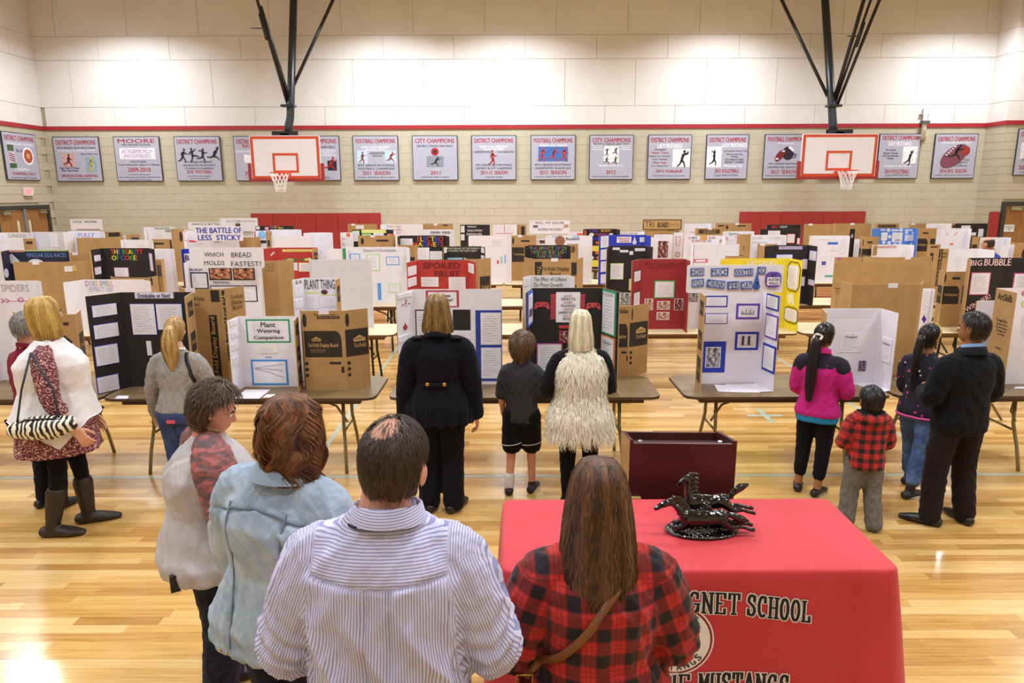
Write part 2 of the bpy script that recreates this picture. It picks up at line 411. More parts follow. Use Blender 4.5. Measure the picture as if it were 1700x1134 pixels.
# ------------------------------------------------------------ banners
MBN = mat('b0b1c2', .5, .04, 3); MBE = mat('33373f', .5); RD, BK, WH = 'a11f2c', '23242c', 'f1eff4'
def figure(mb, cx, cz, s, m=0, lean=.15, arms=(30, -50), legs=(35, -40), y0=-.012):
    """a small flat sports figure: head, trunk, arms, legs"""
    def limb(p, q, w0, w1):
        d = Vector((q[0] - p[0], q[1] - p[1])); nn = Vector((-d.y, d.x)).normalized()
        mb.prism([(p[0] - nn.x * w0, p[1] - nn.y * w0), (q[0] - nn.x * w1, q[1] - nn.y * w1), (q[0] + nn.x * w1, q[1] + nn.y * w1), (p[0] + nn.x * w0, p[1] + nn.y * w0)], y0, y0 + .004, m)
    hip = (cx, cz); sh = (cx + lean * s * .4, cz + .36 * s)
    limb(hip, sh, .075 * s, .1 * s); mb.prism(disc(8, .085 * s, .1 * s, sh[0] + lean * s * .15, sh[1] + .15 * s), y0, y0 + .004, m)
    for a in arms:
        e = (sh[0] + math.sin(R(a)) * .2 * s, sh[1] - math.cos(R(a)) * .2 * s); limb(sh, e, .04 * s, .035 * s)
        limb(e, (e[0] + math.sin(R(a + 50)) * .18 * s, e[1] - math.cos(R(a + 50)) * .18 * s), .035 * s, .025 * s)
    for a in legs:
        e = (hip[0] + math.sin(R(a)) * .26 * s, hip[1] - math.cos(R(a)) * .26 * s); limb(hip, e, .06 * s, .05 * s)
        limb(e, (e[0] + math.sin(R(a - 30)) * .26 * s, e[1] - math.cos(R(a - 30)) * .26 * s), .045 * s, .03 * s)
def banner(M, w, h, label, lines, art=None):
    e = thing('championship_banner', label, 'banner', (0, 0, 0), 0, 'championship banners on the gym wall'); e.matrix_world = M
    b = MB(); b.box((-w / 2, -.02, 0), (w / 2, .01, h), 1); b.box((-w / 2 + .018, -.024, .018), (w / 2 - .018, -.02, h - .018), 0); b.build('board', [MBN, MBE], e)
    for tx, u, v, ww, hh, c in lines: lettering(e, tx, (u - .5) * w, -.0255, h * (1 - v), ww * w, hh * h, c, bold=.028)
    if art: art(e, w, h)
def pic(e, w, h, u, v, pw, ph, c, name='picture'):
    b = MB(); b.box(((u - pw / 2 - .5) * w, -.0265, h * (1 - v - ph / 2)), ((u + pw / 2 - .5) * w, -.024, h * (1 - v + ph / 2))); b.build(name, mat(c, .6, .2, 14), e)
def figs(L, c=BK, bg=None):
    def f(e, w, h):
        if bg: pic(e, w, h, *bg)
        b = MB()
        for (u, v, s, le, ar, lg) in L: figure(b, (u - .5) * w, h * (1 - v), s * h, 0, le, ar, lg, -.032)
        b.build('sport_figures', mat(c, .6), e)
    return f
def helmet(e, w, h):
    b = MB(); b.prism(disc(16, .14 * w, .15 * h, .07 * w, h * .58), -.03, -.024, 0); b.prism(disc(10, .05 * w, .035 * h, .08 * w, h * .46), -.031, -.024, 0)
    b.prism([(.06 * w, h * .70), (.10 * w, h * .74), (.2 * w, h * .66), (.2 * w, h * .6)], -.032, -.024, 1); b.build('helmet', [mat('241d2c', .5), mat(WH, .6)], e)
    b = MB(); pts = []
    for i in range(14): a = 2 * math.pi * i / 14; p = Vector((math.cos(a) * .16 * w, math.sin(a) * .075 * h)); p.rotate(Matrix.Rotation(R(52), 2)); pts.append((p.x - .12 * w, p.y + h * .53))
    b.prism(pts, -.036, -.03, 0)
    for cx, cz in ((-.19, .45), (-.05, .62)): b.box((cx * w - .03 * w, -.038, cz * h - .01 * h), (cx * w + .04 * w, -.036, cz * h + .02 * h), 1)
    b.build('football', [mat('7a1f22', .5), mat(WH, .6)], e)
    b = MB()
    for k in range(3): b.tube([((.18 + .03 * k) * w, -.03, h * .48), ((.26 + .01 * k) * w, -.03, h * (.5 + .03 * k)), (.2 * w, -.03, h * (.56))], .006, 4)
    b.build('face_guard', mat('55565e', .5), e)
def bigball(e, w, h):
    b = MB(); pts = []
    for i in range(18): a = 2 * math.pi * i / 18; p = Vector((math.cos(a) * .36 * w, math.sin(a) * .2 * h)); p.rotate(Matrix.Rotation(R(38), 2)); pts.append((p.x - .02 * w, p.y + h * .5))
    b.prism(pts, -.03, -.024, 0); b.prism(disc(12, .11 * w, .11 * h, .23 * w, h * .62), -.034, -.024, 1)
    for k in range(5): b.box(((-.22 + .045 * k) * w, -.036, h * (.52 + .045 * k)), ((-.18 + .045 * k) * w, -.03, h * (.545 + .045 * k)), 2)
    b.build('ball_picture', [mat('7b4452', .5), mat('9c3330', .5), mat(WH, .6)], e)
    b = MB(); figure(b, 0, h * .55, .35 * h, 0, .5, (60, -50), (60, -60), -.04); b.build('sport_figures', mat(BK, .6), e)
DC = ('DISTRICT CHAMPIONS', .5, .12, .86, .10, RD)
def std(top, sub, mid, yr, coach, white=None):
    L = [(top, .5, .12, .86, .095, RD), (sub, .5, .235, .78, .045, BK)]
    if white: L.append((white, .5, .285 if '\n' in white else .23, .62, .10 if '\n' in white else .055, WH))
    for i, m_ in enumerate(mid): L.append((m_, .5, .66 + .075 * i, .8, .045, BK))
    L += [(yr, .5, .83, min(.6, .055 * len(yr)), .085, RD), (coach, .5, .93, min(.84, .024 * len(coach)), .035, BK)]
    return L
BAN = [
 (92, 168, 'DC10', [('DISTRICT CHAMPIONS', .5, .13, .86, .1, RD), ('8TH GRADE LADY MUSTANGS', .5, .25, .84, .045, BK), ('DISTRICT AND CITY', .5, .31, .8, .04, WH), ('Major Team Co-Champs\nMinor Team Champs', .3, .73, .42, .11, BK), ('Major and Minor Team', .76, .39, .36, .04, BK), ('2009-2010 VOLLEYBALL & BASKETBALL', .5, .87, .8, .06, RD), ('COACH: PAM HUTTON', .5, .94, .5, .03, BK)], lambda e, w, h: (pic(e, w, h, .3, .52, .28, .3, 'c9a3a0'), pic(e, w, h, .78, .62, .24, .34, '8fa9b5'), figs([(.3, .55, .28, .1, (30, -40), (40, -50))], '7c1d20')(e, w, h), figs([(.78, .64, .3, .1, (130, -40), (20, -20))], 'd2b04a')(e, w, h)), 'grey banner with two volleyball pictures, leftmost on the back wall'),
 (192, 268, 'MOORE', [('MOORE', .5, .1, .8, .09, RD), ('MST MAGNET SCHOOL', .5, .185, .62, .04, BK), ('TAKS SCORES', .5, .56, .36, .04, BK), ("Texas Education Agency's Rating", .5, .63, .9, .05, BK), ('2009-2010', .5, .74, .5, .1, RD), ('Principal Claude Lane', .5, .85, .45, .035, BK), ('Asst. Principals: Kay Keller Virginia Davis', .5, .91, .9, .035, BK), ('Jim Pollard Mia Taylor', .5, .965, .5, .03, BK)], lambda e, w, h: (pic(e, w, h, .5, .38, .78, .25, 'e8e2ee', 'white_patch'), lettering(e, 'ACADEMICALLY\nRECOGNIZED', 0, -.0275, h * .62, .66 * w, .18 * h, '8a6a94')), 'grey banner headed MOORE with a white academic recognition patch'),
 (292, 368, 'FB10', [DC, ('6TH GRADE MUSTANGS', .5, .57, .6, .045, BK), ('UNDEFEATED IN DISTRICT', .5, .645, .72, .045, BK), ('7TH GRADE CO-CHAMPIONS', .5, .715, .64, .04, BK), ('2010  FOOTBALL', .5, .79, .56, .075, RD), ('Randy Fleet  Glenn Cogburn', .5, .89, .5, .03, BK), ('Jay Powell  Brett Marry', .5, .94, .42, .03, BK)], figs([(.16, .45, .3, .3, (40, -60), (40, -30)), (.38, .44, .3, -.1, (100, -60), (100, -10)), (.6, .45, .3, .1, (60, -120), (30, -60)), (.84, .44, .32, .5, (130, -60), (70, -70))]), 'grey banner with four black athlete silhouettes'),
 (390, 466, 'BB', [DC, ('BASKETBALL', .5, .22, .6, .08, RD), ('UNDEFEATED', .3, .34, .5, .04, WH), ('2010 SEASON', .5, .83, .6, .09, RD), ('COACHES', .5, .93, .6, .03, BK)], lambda e, w, h: pic(e, w, h, .34, .5, .26, .18, 'e9e9ee'), 'grey banner half hidden behind the left edge of the left backboard'),
 (489, 565, 'TF', [('CITY CHAMPIONS', .5, .12, .86, .1, RD), ('DISTRICT TRACK AND FIELD', .5, .25, .8, .045, BK), ('8th GRADE\nDISTRICT\nCHAMPIONS', .75, .38, .34, .14, WH), ('COACHES', .5, .93, .5, .03, BK)], lambda e, w, h: (pic(e, w, h, .82, .66, .2, .22, '1f1c2a'), figs([(.78, .66, .32, .4, (70, -60), (60, -60))], 'b02328')(e, w, h)), 'grey banner half hidden behind the right edge of the left backboard'),
 (587, 662, 'FB11', std('FOOTBALL CHAMPIONS', ' ', ['8TH GRADE MUSTANGS', 'FOOTBALL CHAMPIONS'], '2011  SEASON', 'Coaches:  Randy Fleet  Glenn Cogburn', 'DARE TO BE DIFFERENT\nMUSTANG PRIDE') + [('UNDEFEATED\nSEASON', .53, .42, .34, .1, BK)], lambda e, w, h: (pic(e, w, h, .2, .47, .22, .28, 'b9d4ec'), pic(e, w, h, .82, .47, .24, .28, 'b9d4ec'), figs([(.2, .5, .24, .1, (40, -40), (30, -30)), (.82, .5, .24, .4, (80, -60), (60, -50))], 'a33338')(e, w, h)), 'grey football champions banner with two pale blue pictures, right of the left hoop'),
 (685, 760, 'CC11', std('CITY CHAMPIONS', 'DISTRICT TRACK AND FIELD', [], '2011', 'Randy Fleet, Glenn Cogburn'), lambda e, w, h: (pic(e, w, h, .5, .58, .38, .24, '8b8d96'), disc_pic(e, w, h, .5, .36), figs([(.5, .6, .22, .5, (80, -50), (60, -60))])(e, w, h)), 'grey city champions 2011 banner with a round red emblem'),
 (783, 857, 'DC12', std('DISTRICT CHAMPIONS', ' ', ['8TH GRADE LADY MUSTANGS', 'DISTRICT & CITY CHAMPIONS'], '2011-12  SEASON', 'Coach Pam Hutton', 'DARE TO BE DIFFERENT\nMUSTANG PRIDE') + [('UNDEFEATED', .24, .37, .38, .045, BK), ('13-0 SEASON', .76, .37, .36, .045, BK)], figs([(.48, .52, .32, -.1, (40, -40), (20, -25))], 'b23a30'), 'grey 2011-12 season banner with one red basketball player'),
 (881, 955, 'FB12', std('FOOTBALL CHAMPIONS', ' ', ['8TH GRADE MUSTANGS', 'UNDEFEATED SEASON 8-0'], '2012  SEASON', 'Coaches:  Randy Fleet  Brett Marry', 'Achieve your dreams!'), lambda e, w, h: (pic(e, w, h, .5, .42, .66, .32, '3f6fb5'), figs([(.26, .45, .3, .1, (60, -60), (30, -30)), (.5, .45, .28, .3, (60, -40), (40, -40)), (.74, .45, .3, .1, (40, -60), (40, -30))], 'c33a3a')(e, w, h)), 'grey 2012 season banner with red players on a blue picture'),
 (978, 1051, 'CC12', std('CITY CHAMPIONS', ' ', [], '2012', 'Randy Fleet, Brett Marry, Jessica Hale, Austin Miles', ' ') + [('DISTRICT TRACK AND FIELD', .5, .205, .82, .04, BK), ('8th Grade\nDistrict\nChampions', .18, .28, .26, .13, WH), ('7th Grade\nDistrict\nChampions', .82, .28, .26, .13, WH), ('WINNERS NEVER SETTLE', .5, .685, .55, .04, WH)], figs([(.4, .4, .16, 0, (120, -120), (30, -30)), (.6, .38, .16, 0, (120, -60), (40, -60)), (.4, .58, .16, 0, (60, -60), (60, -60)), (.6, .58, .16, 0, (100, -40), (20, -50))], BK, (.5, .43, .34, .36, 'f0eef2')), 'grey city champions 2012 banner with tiny black athletes on white'),
 (1075, 1147, 'VB13', [DC, ('LADY MUSTANGS', .5, .25, .56, .1, WH), ('7TH GRADE', .28, .335, .26, .04, BK), ('Major Team', .28, .405, .4, .06, RD), ('District Co-Champs', .26, .48, .5, .045, BK), ('City Champs', .28, .55, .34, .045, BK), ('Minor Team', .28, .62, .3, .05, RD), ('Co-Champions', .28, .695, .38, .045, BK), ('2013 Volleyball', .5, .82, .6, .085, RD), ('COACHES: Pam Hutton  Jessica Dairy', .5, .92, .76, .035, BK)], figs([(.78, .56, .36, .3, (100, 80), (40, -20))], BK, (.77, .52, .4, .4, 'f0eef2')), 'grey volleyball banner with one player pictured at its right'),
 (1171, 1241, 'VB13b', [DC, ('LADY MUSTANGS', .66, .24, .58, .09, WH), ('8TH GRADE MAJOR TEAM', .7, .375, .56, .04, BK), ('District and City\nChamps', .68, .47, .38, .1, BK), ('8TH MINOR TEAM\nDISTRICT CHAMPS', .68, .59, .44, .1, BK), ('Mustang Up!', .66, .7, .44, .07, WH), ('2013 VOLLEYBALL', .52, .81, .58, .085, RD), ('Coach: PAM HUTTON', .5, .91, .56, .04, BK)], figs([(.2, .55, .3, 0, (160, -160), (30, -30))], BK, (.2, .5, .34, .46, 'f0eef2')), 'grey volleyball banner with a jumping player pictured at its left'),
 (1267, 1337, 'FB13', [('FOOTBALL CHAMPIONS', .5, .11, .86, .1, RD), ('Mustang Up!', .5, .205, .36, .05, WH), ('8TH GRADE MUSTANGS', .5, .655, .74, .04, BK), ('UNDEFEATED SEASON 9-0', .5, .735, .8, .04, BK), ('2013  SEASON', .5, .835, .62, .085, RD), ('Coaches: Randy Fleet  Brett Marry', .5, .925, .9, .035, BK)], helmet, 'grey banner with a football and dark helmet, beside the right hoop'),
 (1362, 1430, 'HID', [DC, ('2013-2014  SEASON', .5, .83, .6, .085, RD)], None, 'grey banner hidden behind the right backboard with its lower edge showing'),
 (1456, 1525, 'VB14', [('DISTRICT CHAMPIONS', .5, .09, .86, .095, RD), ('LADY MUSTANGS', .5, .22, .56, .09, WH), ('8TH GRADE', .3, .36, .24, .04, BK), ('District Champs\nCity Tournament\nChamps', .3, .49, .38, .17, BK), ('Mustang in the House', .5, .72, .66, .06, WH), ('2014 VOLLEYBALL', .5, .835, .6, .085, RD), ('Coach: PAM HUTTON', .5, .92, .56, .035, BK)], figs([(.76, .56, .3, .2, (130, -30), (10, -40))], BK, (.76, .47, .34, .38, 'f0eef2')), 'grey 2014 volleyball banner just right of the right backboard'),
 (1548, 1619, 'FB15', [DC, ('UNDEFEATED', .5, .2, .7, .04, WH), ('8TH GRADE MUSTANGS', .55, .585, .6, .035, BK), ('DISTRICT CHAMPIONS\n7TH GRADE\nDISTRICT CHAMPIONS', .55, .68, .52, .11, BK), ('2014-2015  SEASON', .5, .83, .62, .085, RD), ('Coaches: Randy Fleet, Brett Marry', .5, .925, .9, .035, BK)], bigball, 'grey 2014-2015 banner with a large maroon football picture'),
]
def disc_pic(e, w, h, u, v):
    b = MB(); b.prism(disc(14, .085 * w, .085 * h, (u - .5) * w, h * (1 - v)), -.029, -.024, 0); b.prism(disc(8, .04 * w, .03 * h, (u - .5) * w, h * (1 - v)), -.031, -.029, 1); b.build('emblem', [mat('a5202a', .5), mat('202028', .5)], e)
zb0, zb1 = atY(850, 299, WY - .02).z, atY(850, 224.5, WY - .02).z
for x0, x1, nm, lines, art, lab in BAN:
    # the left group hangs a touch lower
    a = atY(x0, 262, WY - .02); b2 = atY(x1, 262, WY - .02)
    dz = -.0 if x0 > 560 else 0
    banner(Matrix.Translation(((a.x + b2.x) / 2, WY - .03, zb0 + dz)), b2.x - a.x, zb1 - zb0, lab, [q for q in lines if q[0].strip()], art)
def disc_pic2(e, w, h):
    b = MB(); b.prism(disc(16, .17 * w, .19 * h, .2 * w, h * .52), -.028, -.024, 0); b.prism(disc(14, .13 * w, .15 * h, .2 * w, h * .52), -.03, -.028, 1); b.prism(disc(8, .06 * w, .06 * h, .2 * w, h * .52), -.032, -.03, 2); b.build('emblem', [mat(WH, .6), mat('b0533a', .5), mat('d99a5a', .5)], e)
    b = MB()
    for k in range(4): b.prism([(-.37 * w, h * (.42 + .045 * k)), (-.2 * w, h * (.38 + .045 * k)), (-.2 * w, h * (.4 + .045 * k)), (-.37 * w, h * (.44 + .045 * k))], -.03, -.026)
    b.build('flag_stripes', mat('8e2f35', .6), e)
def left_art(e, w, h):
    pic(e, w, h, .2, .33, .18, .13, '40603a'); pic(e, w, h, .22, .52, .2, .22, 'd0c8d2'); pic(e, w, h, .22, .7, .2, .1, '40603a'); disc_pic2(e, w, h)
yb = 18.12
banner(Matrix.Translation((XL + .03, yb, zb0 + .02)) @ Matrix.Rotation(R(90), 4, 'Z'), 1.22, zb1 - zb0, 'grey banner with a flag picture and round emblem on the left wall', [('DISTRICT CHAMPIONS', .5, .12, .86, .1, RD), ('7TH GRADE LADY MUSTANGS', .5, .24, .8, .05, WH), ('7th Grade', .5, .38, .3, .07, BK), ('Mustang Pride', .45, .77, .4, .06, WH), ('2010 BASKETBALL & TRACK', .5, .86, .7, .06, RD), ('COACHES: BRETT MARRY', .5, .95, .8, .03, BK)], left_art)
a = atY(1683, 262, RY)
banner(Matrix.Translation((a.x + .56, RY - .03, zb0 + .06)), 1.12, zb1 - zb0, 'grey banner above the right wooden door, cut by the picture edge', [DC, ('2014-2015', .4, .83, .6, .085, RD), ('8TH GRADE\n7TH GRADE', .3, .65, .3, .09, BK), ('Coaches', .3, .93, .3, .03, BK)], lambda e, w, h: (pic(e, w, h, .3, .47, .4, .34, 'e4e0e8'), pic(e, w, h, .3, .5, .2, .2, '5d7a3a', 'ball_picture')))

# ------------------------------------------------------------ basketball hoops hung from the ceiling
MPOLE = mat('22252a', .35, .06); MOR = mat('d8502a', .5, .05); MWB = mat('f2eef4', .35, .02); MNET = mat('efe9e6', .8); MPADR = mat('9e3030', .55, .05)
def tb(e, name, pts, r, m, n=8): b = MB(); b.tube(pts, r, n); return b.build(name, m, e)
def hoop(pxl, pxr, pyt, pyb, tops, lab, hoopx, Y=17.6):
    A = atY(pxl, pyt, Y); B = atY(pxr, pyb, Y); w = B.x - A.x; h = A.z - B.z; cx = (A.x + B.x) / 2; z0 = B.z
    e = thing('basketball_hoop', lab, 'basketball hoop', (cx, Y, z0))
    b = MB(); b.prism(rrect(-w / 2, 0, w / 2, h, .03, 2), 0, .035); b.prism(rrect(-w / 2 + .018, .02, w / 2 - .018, h - .02, .02, 2), -.004, 0, 1); b.prism(rrect(-w / 2 + .085, .085, w / 2 - .085, h - .085, .01, 2), -.008, -.004, 0)
    # target box
    tw, t0, t1 = .31, .16, .62
    for q in ((-tw + .055, t0, tw - .055, t0 + .055), (-tw + .055, t1 - .055, tw - .055, t1), (-tw, t0, -tw + .055, t1), (tw - .055, t0, tw, t1)): b.box((q[0], -.011, q[1]), (q[2], -.008, q[3]), 1)
    b.build('backboard', [MWB, MOR], e)
    b = MB(); b.prism(rrect(-w / 2 - .07, -.05, w / 2 + .07, .02, .02, 2), -.03, .06)
    for s in (-1, 1): b.box((min(s * (w / 2), s * (w / 2 + .07)), -.025, .021), (max(s * w / 2, s * (w / 2 + .07)), .055, .38))
    b.build('edge_pad', MPADR, e)
    rz = .15; ry = -.38; ring = [(hoopx + .228 * math.cos(2 * math.pi * i / 20), ry + .228 * math.sin(2 * math.pi * i / 20), rz) for i in range(21)]
    rim = tb(e, 'rim', ring, .011, MOR, 6)
    b = MB(); b.box((hoopx - .07, -.16, rz - .1), (hoopx + .07, -.008, rz + .02)); b.box((hoopx - .16, -.05, rz - .13), (hoopx + .16, -.01, rz + .0)); b.build('rim_bracket', MOR, rim)
    b = MB(); nn = 12; rows_ = [(0, .222), (-.1, .185), (-.2, .15), (-.3, .125), (-.4, .115), (-.46, .12)]
    for k in range(nn):
        for s in (1, -1):
            pts = []
            for j, (dz, rr) in enumerate(rows_):
                a = 2 * math.pi * (k + s * j * .5) / nn; pts.append((hoopx + rr * math.cos(a), ry + rr * math.sin(a), rz + dz - .01))
            b.tube(pts, .0065, 4)
    b.build('net', MNET, rim)
    # neck, pole and braces
    top = [atY(x, y, yy) - Vector((cx, Y, z0)) for x, y, yy in tops[0]]
    tb(e, 'mast', [(top[0].x, .28, h + .03), (top[0].x * 1.0, .34, h + .22), top[1], top[2]], [.1, .1, .095, .09], MPOLE, 12)
    b = MB(); b.box((-.3, .05, h - .02), (.3, .12, h + .1)); b.box((-.3, .03, h - .1), (-.2, .14, h + .1)); b.box((.2, .03, h - .1), (.3, .14, h + .1)); b.box((-.1, .05, h - .3), (.1, .36, h + .05)); b.build('mount_bracket', MPOLE, e)
    for pr in tops[1]:
        P = [atY(x, y, yy) - Vector((cx, Y, z0)) for x, y, yy in pr[0]]; tb(e, pr[2], P, pr[1], MPOLE, 8)
    cl = atY(*tops[2]) - Vector((cx, Y, z0)); b = MB(); b.box((cl.x - .16, cl.y - .12, cl.z - .025), (cl.x + .16, cl.y + .12, cl.z + .025)); b.build('clamp', MPOLE, e)
hoop(413, 534, 225, 298, ([(478, 210, 17.9), (482, 195, 17.95), (489, -60, 18.8)], [([(479, 178, 18.05), (424, -10, 17.0)], .035, 'brace'), ([(482, 170, 18.05), (432, 10, 17.05)], .045, 'brace'), ([(486, 145, 18.15), (562, -20, 18.7)], .042, 'brace'), ([(417, 47, 17.6), (434, 47, 17.3)], .012, 'lever'), ([(432, 22, 17.15), (444, 66, 17.35)], .05, 'lock_strut')], (479, 176, 18.0)), 'basketball hoop with orange-edged board hung over the left half of the wall', -.05)
hoop(1333, 1452, 222, 294, ([(1384, 207, 17.9), (1382, 195, 17.95), (1366, -60, 18.8)], [([(1374, 160, 18.1), (1292, -12, 18.6)], .042, 'brace'), ([(1384, 168, 18.05), (1437, -10, 17.0)], .045, 'brace'), ([(1386, 172, 18.05), (1449, -10, 17.0)], .03, 'brace'), ([(1390, 174, 18.05), (1464, -10, 16.9)], .038, 'brace'), ([(1407, 60, 17.4), (1425, 60, 17.4)], .012, 'lever'), ([(1434, 36, 17.2), (1421, 78, 17.4)], .045, 'lock_strut')], (1384, 176, 18.0)), 'basketball hoop with orange-edged board hung over the right half of the wall', .07)
# camera / sensor pipe on the wall near the right hoop
e = thing('wall_sensor', 'small white pipe with a grey sensor fixed on the wall right of the right hoop', 'sensor', (atY(1531, 212, WY).x, WY - .08, atY(1531, 212, WY).z))
b = MB(); b.tube([(0, 0, -.3), (0, 0, .5)], .06, 8); b.build('pipe', mat('e2ddd6', .5), e)
b = MB(); b.box((-.09, -.1, .08), (.09, .05, .16)); b.build('collar', mat('55575a', .5), e)
for z in (.32, -.22): b = MB(); b.box((-.13, -.02, z), (.13, .06, z + .02)); b.build('bracket', mat('c8c0b0', .5), e)
# ------------------------------------------------------------ folding tables
TH = .74
def m_tabletop(nm, c1, c2, c3):
    m = base(nm, c1, .4); t = NT(m); n = t.noise(t.mapping(t.coord(), (1.2, 9, 1)), 3, 6, .65); n2 = t.noise(t.coord(), 2.5, 4, .7)
    c = t.ramp(n.outputs[0], [(.3, lin(c1)), (.7, lin(c2))]); c = t.mix(t.math('MULTIPLY', t.math('GREATER_THAN', n2.outputs[0], .58), .45), c, lin(c3)); t.color(c); return m
MT1 = m_tabletop('walnut_laminate', '6b5638', '8a7350', 'a8946c'); MT2 = m_tabletop('maple_laminate', 'd8c49a', 'e6d6b0', 'cbb384')
MTE = mat('4a3728', .5); MLEG = mat('8d8564', .35, .06, metal=.55); MLEGD = mat('2c2a28', .4, .06, metal=.3); MTED = mat('6a4a2c', .5)
def table(x0, x1, Y, lab, dark, grp, front=True):
    w = x1 - x0; d = .76
    e = thing('folding_table', lab, 'table', ((x0 + x1) / 2, Y, 0), 0, grp)
    c = .09; P = [(-w / 2 + c, 0), (w / 2 - c, 0), (w / 2 - .02, c * .35), (w / 2, c), (w / 2, d - c), (w / 2 - c, d), (-w / 2 + c, d), (-w / 2, d - c), (-w / 2, c), (-w / 2 + .02, c * .35)]
    b = MB(); b.prism(P, TH - .025, TH, 0, axis='z'); b.build('tabletop', MT1 if dark else MT2, e)
    b = MB(); P2 = [(x * (1 + .004 / abs(x)) if x else x, (y - d / 2) * 1.008 + d / 2) for x, y in P]; b.prism(P2, TH - .024, TH - .004, 0, axis='z'); b.build('edge_band', MTE if dark else MTED, e)
    b = MB(); ap = .05; q = w / 2 - .14
    b.box((-q, .07, TH - .075), (q, .09, TH - .025)); b.box((-q, d - .09, TH - .075), (q, d - .07, TH - .025)); b.box((-q, .09, TH - .075), (-q + .02, d - .09, TH - .025)); b.box((q - .02, .09, TH - .075), (q, d - .09, TH - .025)); b.build('apron', MTE if dark else MTED, e)
    ml = MLEG if dark else MLEGD
    for s in (-1, 1):
        lx = s * (w / 2 - .33)
        for fy in (.1, d - .1):
            o = fy - d / 2; b = MB(); b.tube([(lx, d / 2 + o * .55, TH - .05), (lx, d / 2 + o * .62, .42), (lx + s * .02, d / 2 + o * .85, .2), (lx + s * .03, d / 2 + o, .0)], .016, 8); b.build('leg', ml, e)
        b = MB(); b.tube([(lx, d / 2 - .16, .36), (lx, d / 2 + .16, .36)], .011, 6); b.build('cross_bar', ml, e)
        b = MB(); b.tube([(lx - s * .42, d / 2 + .02, TH - .06), (lx - s * .1, d / 2, .55), (lx, d / 2 - .02, .40)], .011, 6); b.build('brace', ml, e)
        b = MB(); b.tube([(lx - s * .02, d / 2 - .18, TH - .05), (lx, d / 2 - .12, .52), (lx, d / 2 - .2, .45)], .009, 6); b.build('brace', ml, e)
    return e
def tx(px, Y): return atY(px, 600, Y).x
# the four table edges of every row, found on the floor plan
ROWY = [5.93, 8.7, 10.95, 13.55, 16.2]
def edge_x(px, Y): # x of a pixel on the table edge line at depth Y
    return atZ(px, proj((0, Y, TH))[1], TH).x
T1 = [(-300, 166, 'walnut folding table in front, at the left edge behind the blonde woman'), (172, 622, 'walnut folding table in front holding the black and the plant watering boards'), (645, 1099, 'walnut folding table in front holding the black video game board'), (1140, 1487, 'walnut folding table in front holding the blue-lettered water board'), (1496, 1790, 'walnut folding table in front at the right edge, behind the man in black')]
for a, b_, l in T1: table(edge_x(a, ROWY[0]), edge_x(b_, ROWY[0]), ROWY[0], l, True, 'walnut tables of the front row')
LB = {1: [(-320, -4), (2, 326), (332, 655), (672, 998), (1004, 1330), (1336, 1660), (1666, 1990)], 2: [(-120, 140), (146, 410), (416, 680), (700, 966), (1000, 1266), (1272, 1540), (1546, 1800)], 3: [(-60, 160), (165, 385), (390, 610), (615, 835), (838, 1058), (1062, 1280), (1285, 1500), (1505, 1725)], 4: [(20, 200), (205, 390), (395, 580), (585, 770), (780, 963), (968, 1150), (1156, 1340), (1346, 1530), (1536, 1700)]}
LBN = ['first', 'second', 'third', 'fourth', 'fifth', 'sixth', 'seventh', 'eighth', 'ninth', 'tenth']
OW = ['second', 'third', 'fourth', 'fifth']
for k in LB:
    for i, (a, b_) in enumerate(LB[k]):
        table(edge_x(a, ROWY[k]), edge_x(b_, ROWY[k]), ROWY[k], f'{LBN[i]} pale maple folding table from the left in the {OW[k-1]} row', False, f'pale tables of the {OW[k-1]} row')

# ------------------------------------------------------------ display boards
KRAFT = named('kraft', lambda: m_wood('a98453', 'b8925f', 'kraft_board', (2, 2, 2), .75))
KEDGE = mat('c9a670', .8); KDARK = mat('2c241e', .7)
def m_page():
    """printed page: grey text lines on white paper, laid out in the sheet's own uv"""
    m = base('printed_page', 'e9e6ee', .8); t = NT(m); uv = t.coord('UV'); s = t.n.new('ShaderNodeSeparateXYZ'); t.l(uv, s.inputs[0])
    fr = t.math('FRACT', t.math('MULTIPLY', s.outputs[1], 13.0)); row = t.math('FLOOR', t.math('MULTIPLY', s.outputs[1], 13.0))
    wn = t.n.new('ShaderNodeTexWhiteNoise'); wn.noise_dimensions = '1D'; t.l(row, wn.inputs['W'])
    a = t.math('MULTIPLY', t.math('GREATER_THAN', fr, .42), t.math('LESS_THAN', fr, .74))
    b = t.math('MULTIPLY', t.math('GREATER_THAN', s.outputs[0], .12), t.math('LESS_THAN', s.outputs[0], t.math('ADD', .55, t.math('MULTIPLY', wn.outputs[0], .35))))
    c = t.math('MULTIPLY', t.math('GREATER_THAN', s.outputs[1], .1), t.math('LESS_THAN', s.outputs[1], .9))
    nz = t.noise(t.mapping(uv, (34, 13, 1)), 1.0, 2)
    k = t.math('MULTIPLY', t.math('MULTIPLY', t.math('MULTIPLY', a, b), c), t.math('GREATER_THAN', nz.outputs[0], .45))
    t.color(t.mix(t.math('MULTIPLY', k, .5), lin('e9e6ee'), lin('55556a'))); return m
MPG = named('page', m_page)
def m_photo(nm, cs, sc=4):
    m = base(nm, cs[0], .4); t = NT(m); n = t.noise(t.coord('UV'), sc, 4, .6)
    t.color(t.ramp(n.outputs[0], [(.34 + .32 * i / (len(cs) - 1), lin(c)) for i, c in enumerate(cs)])); return m
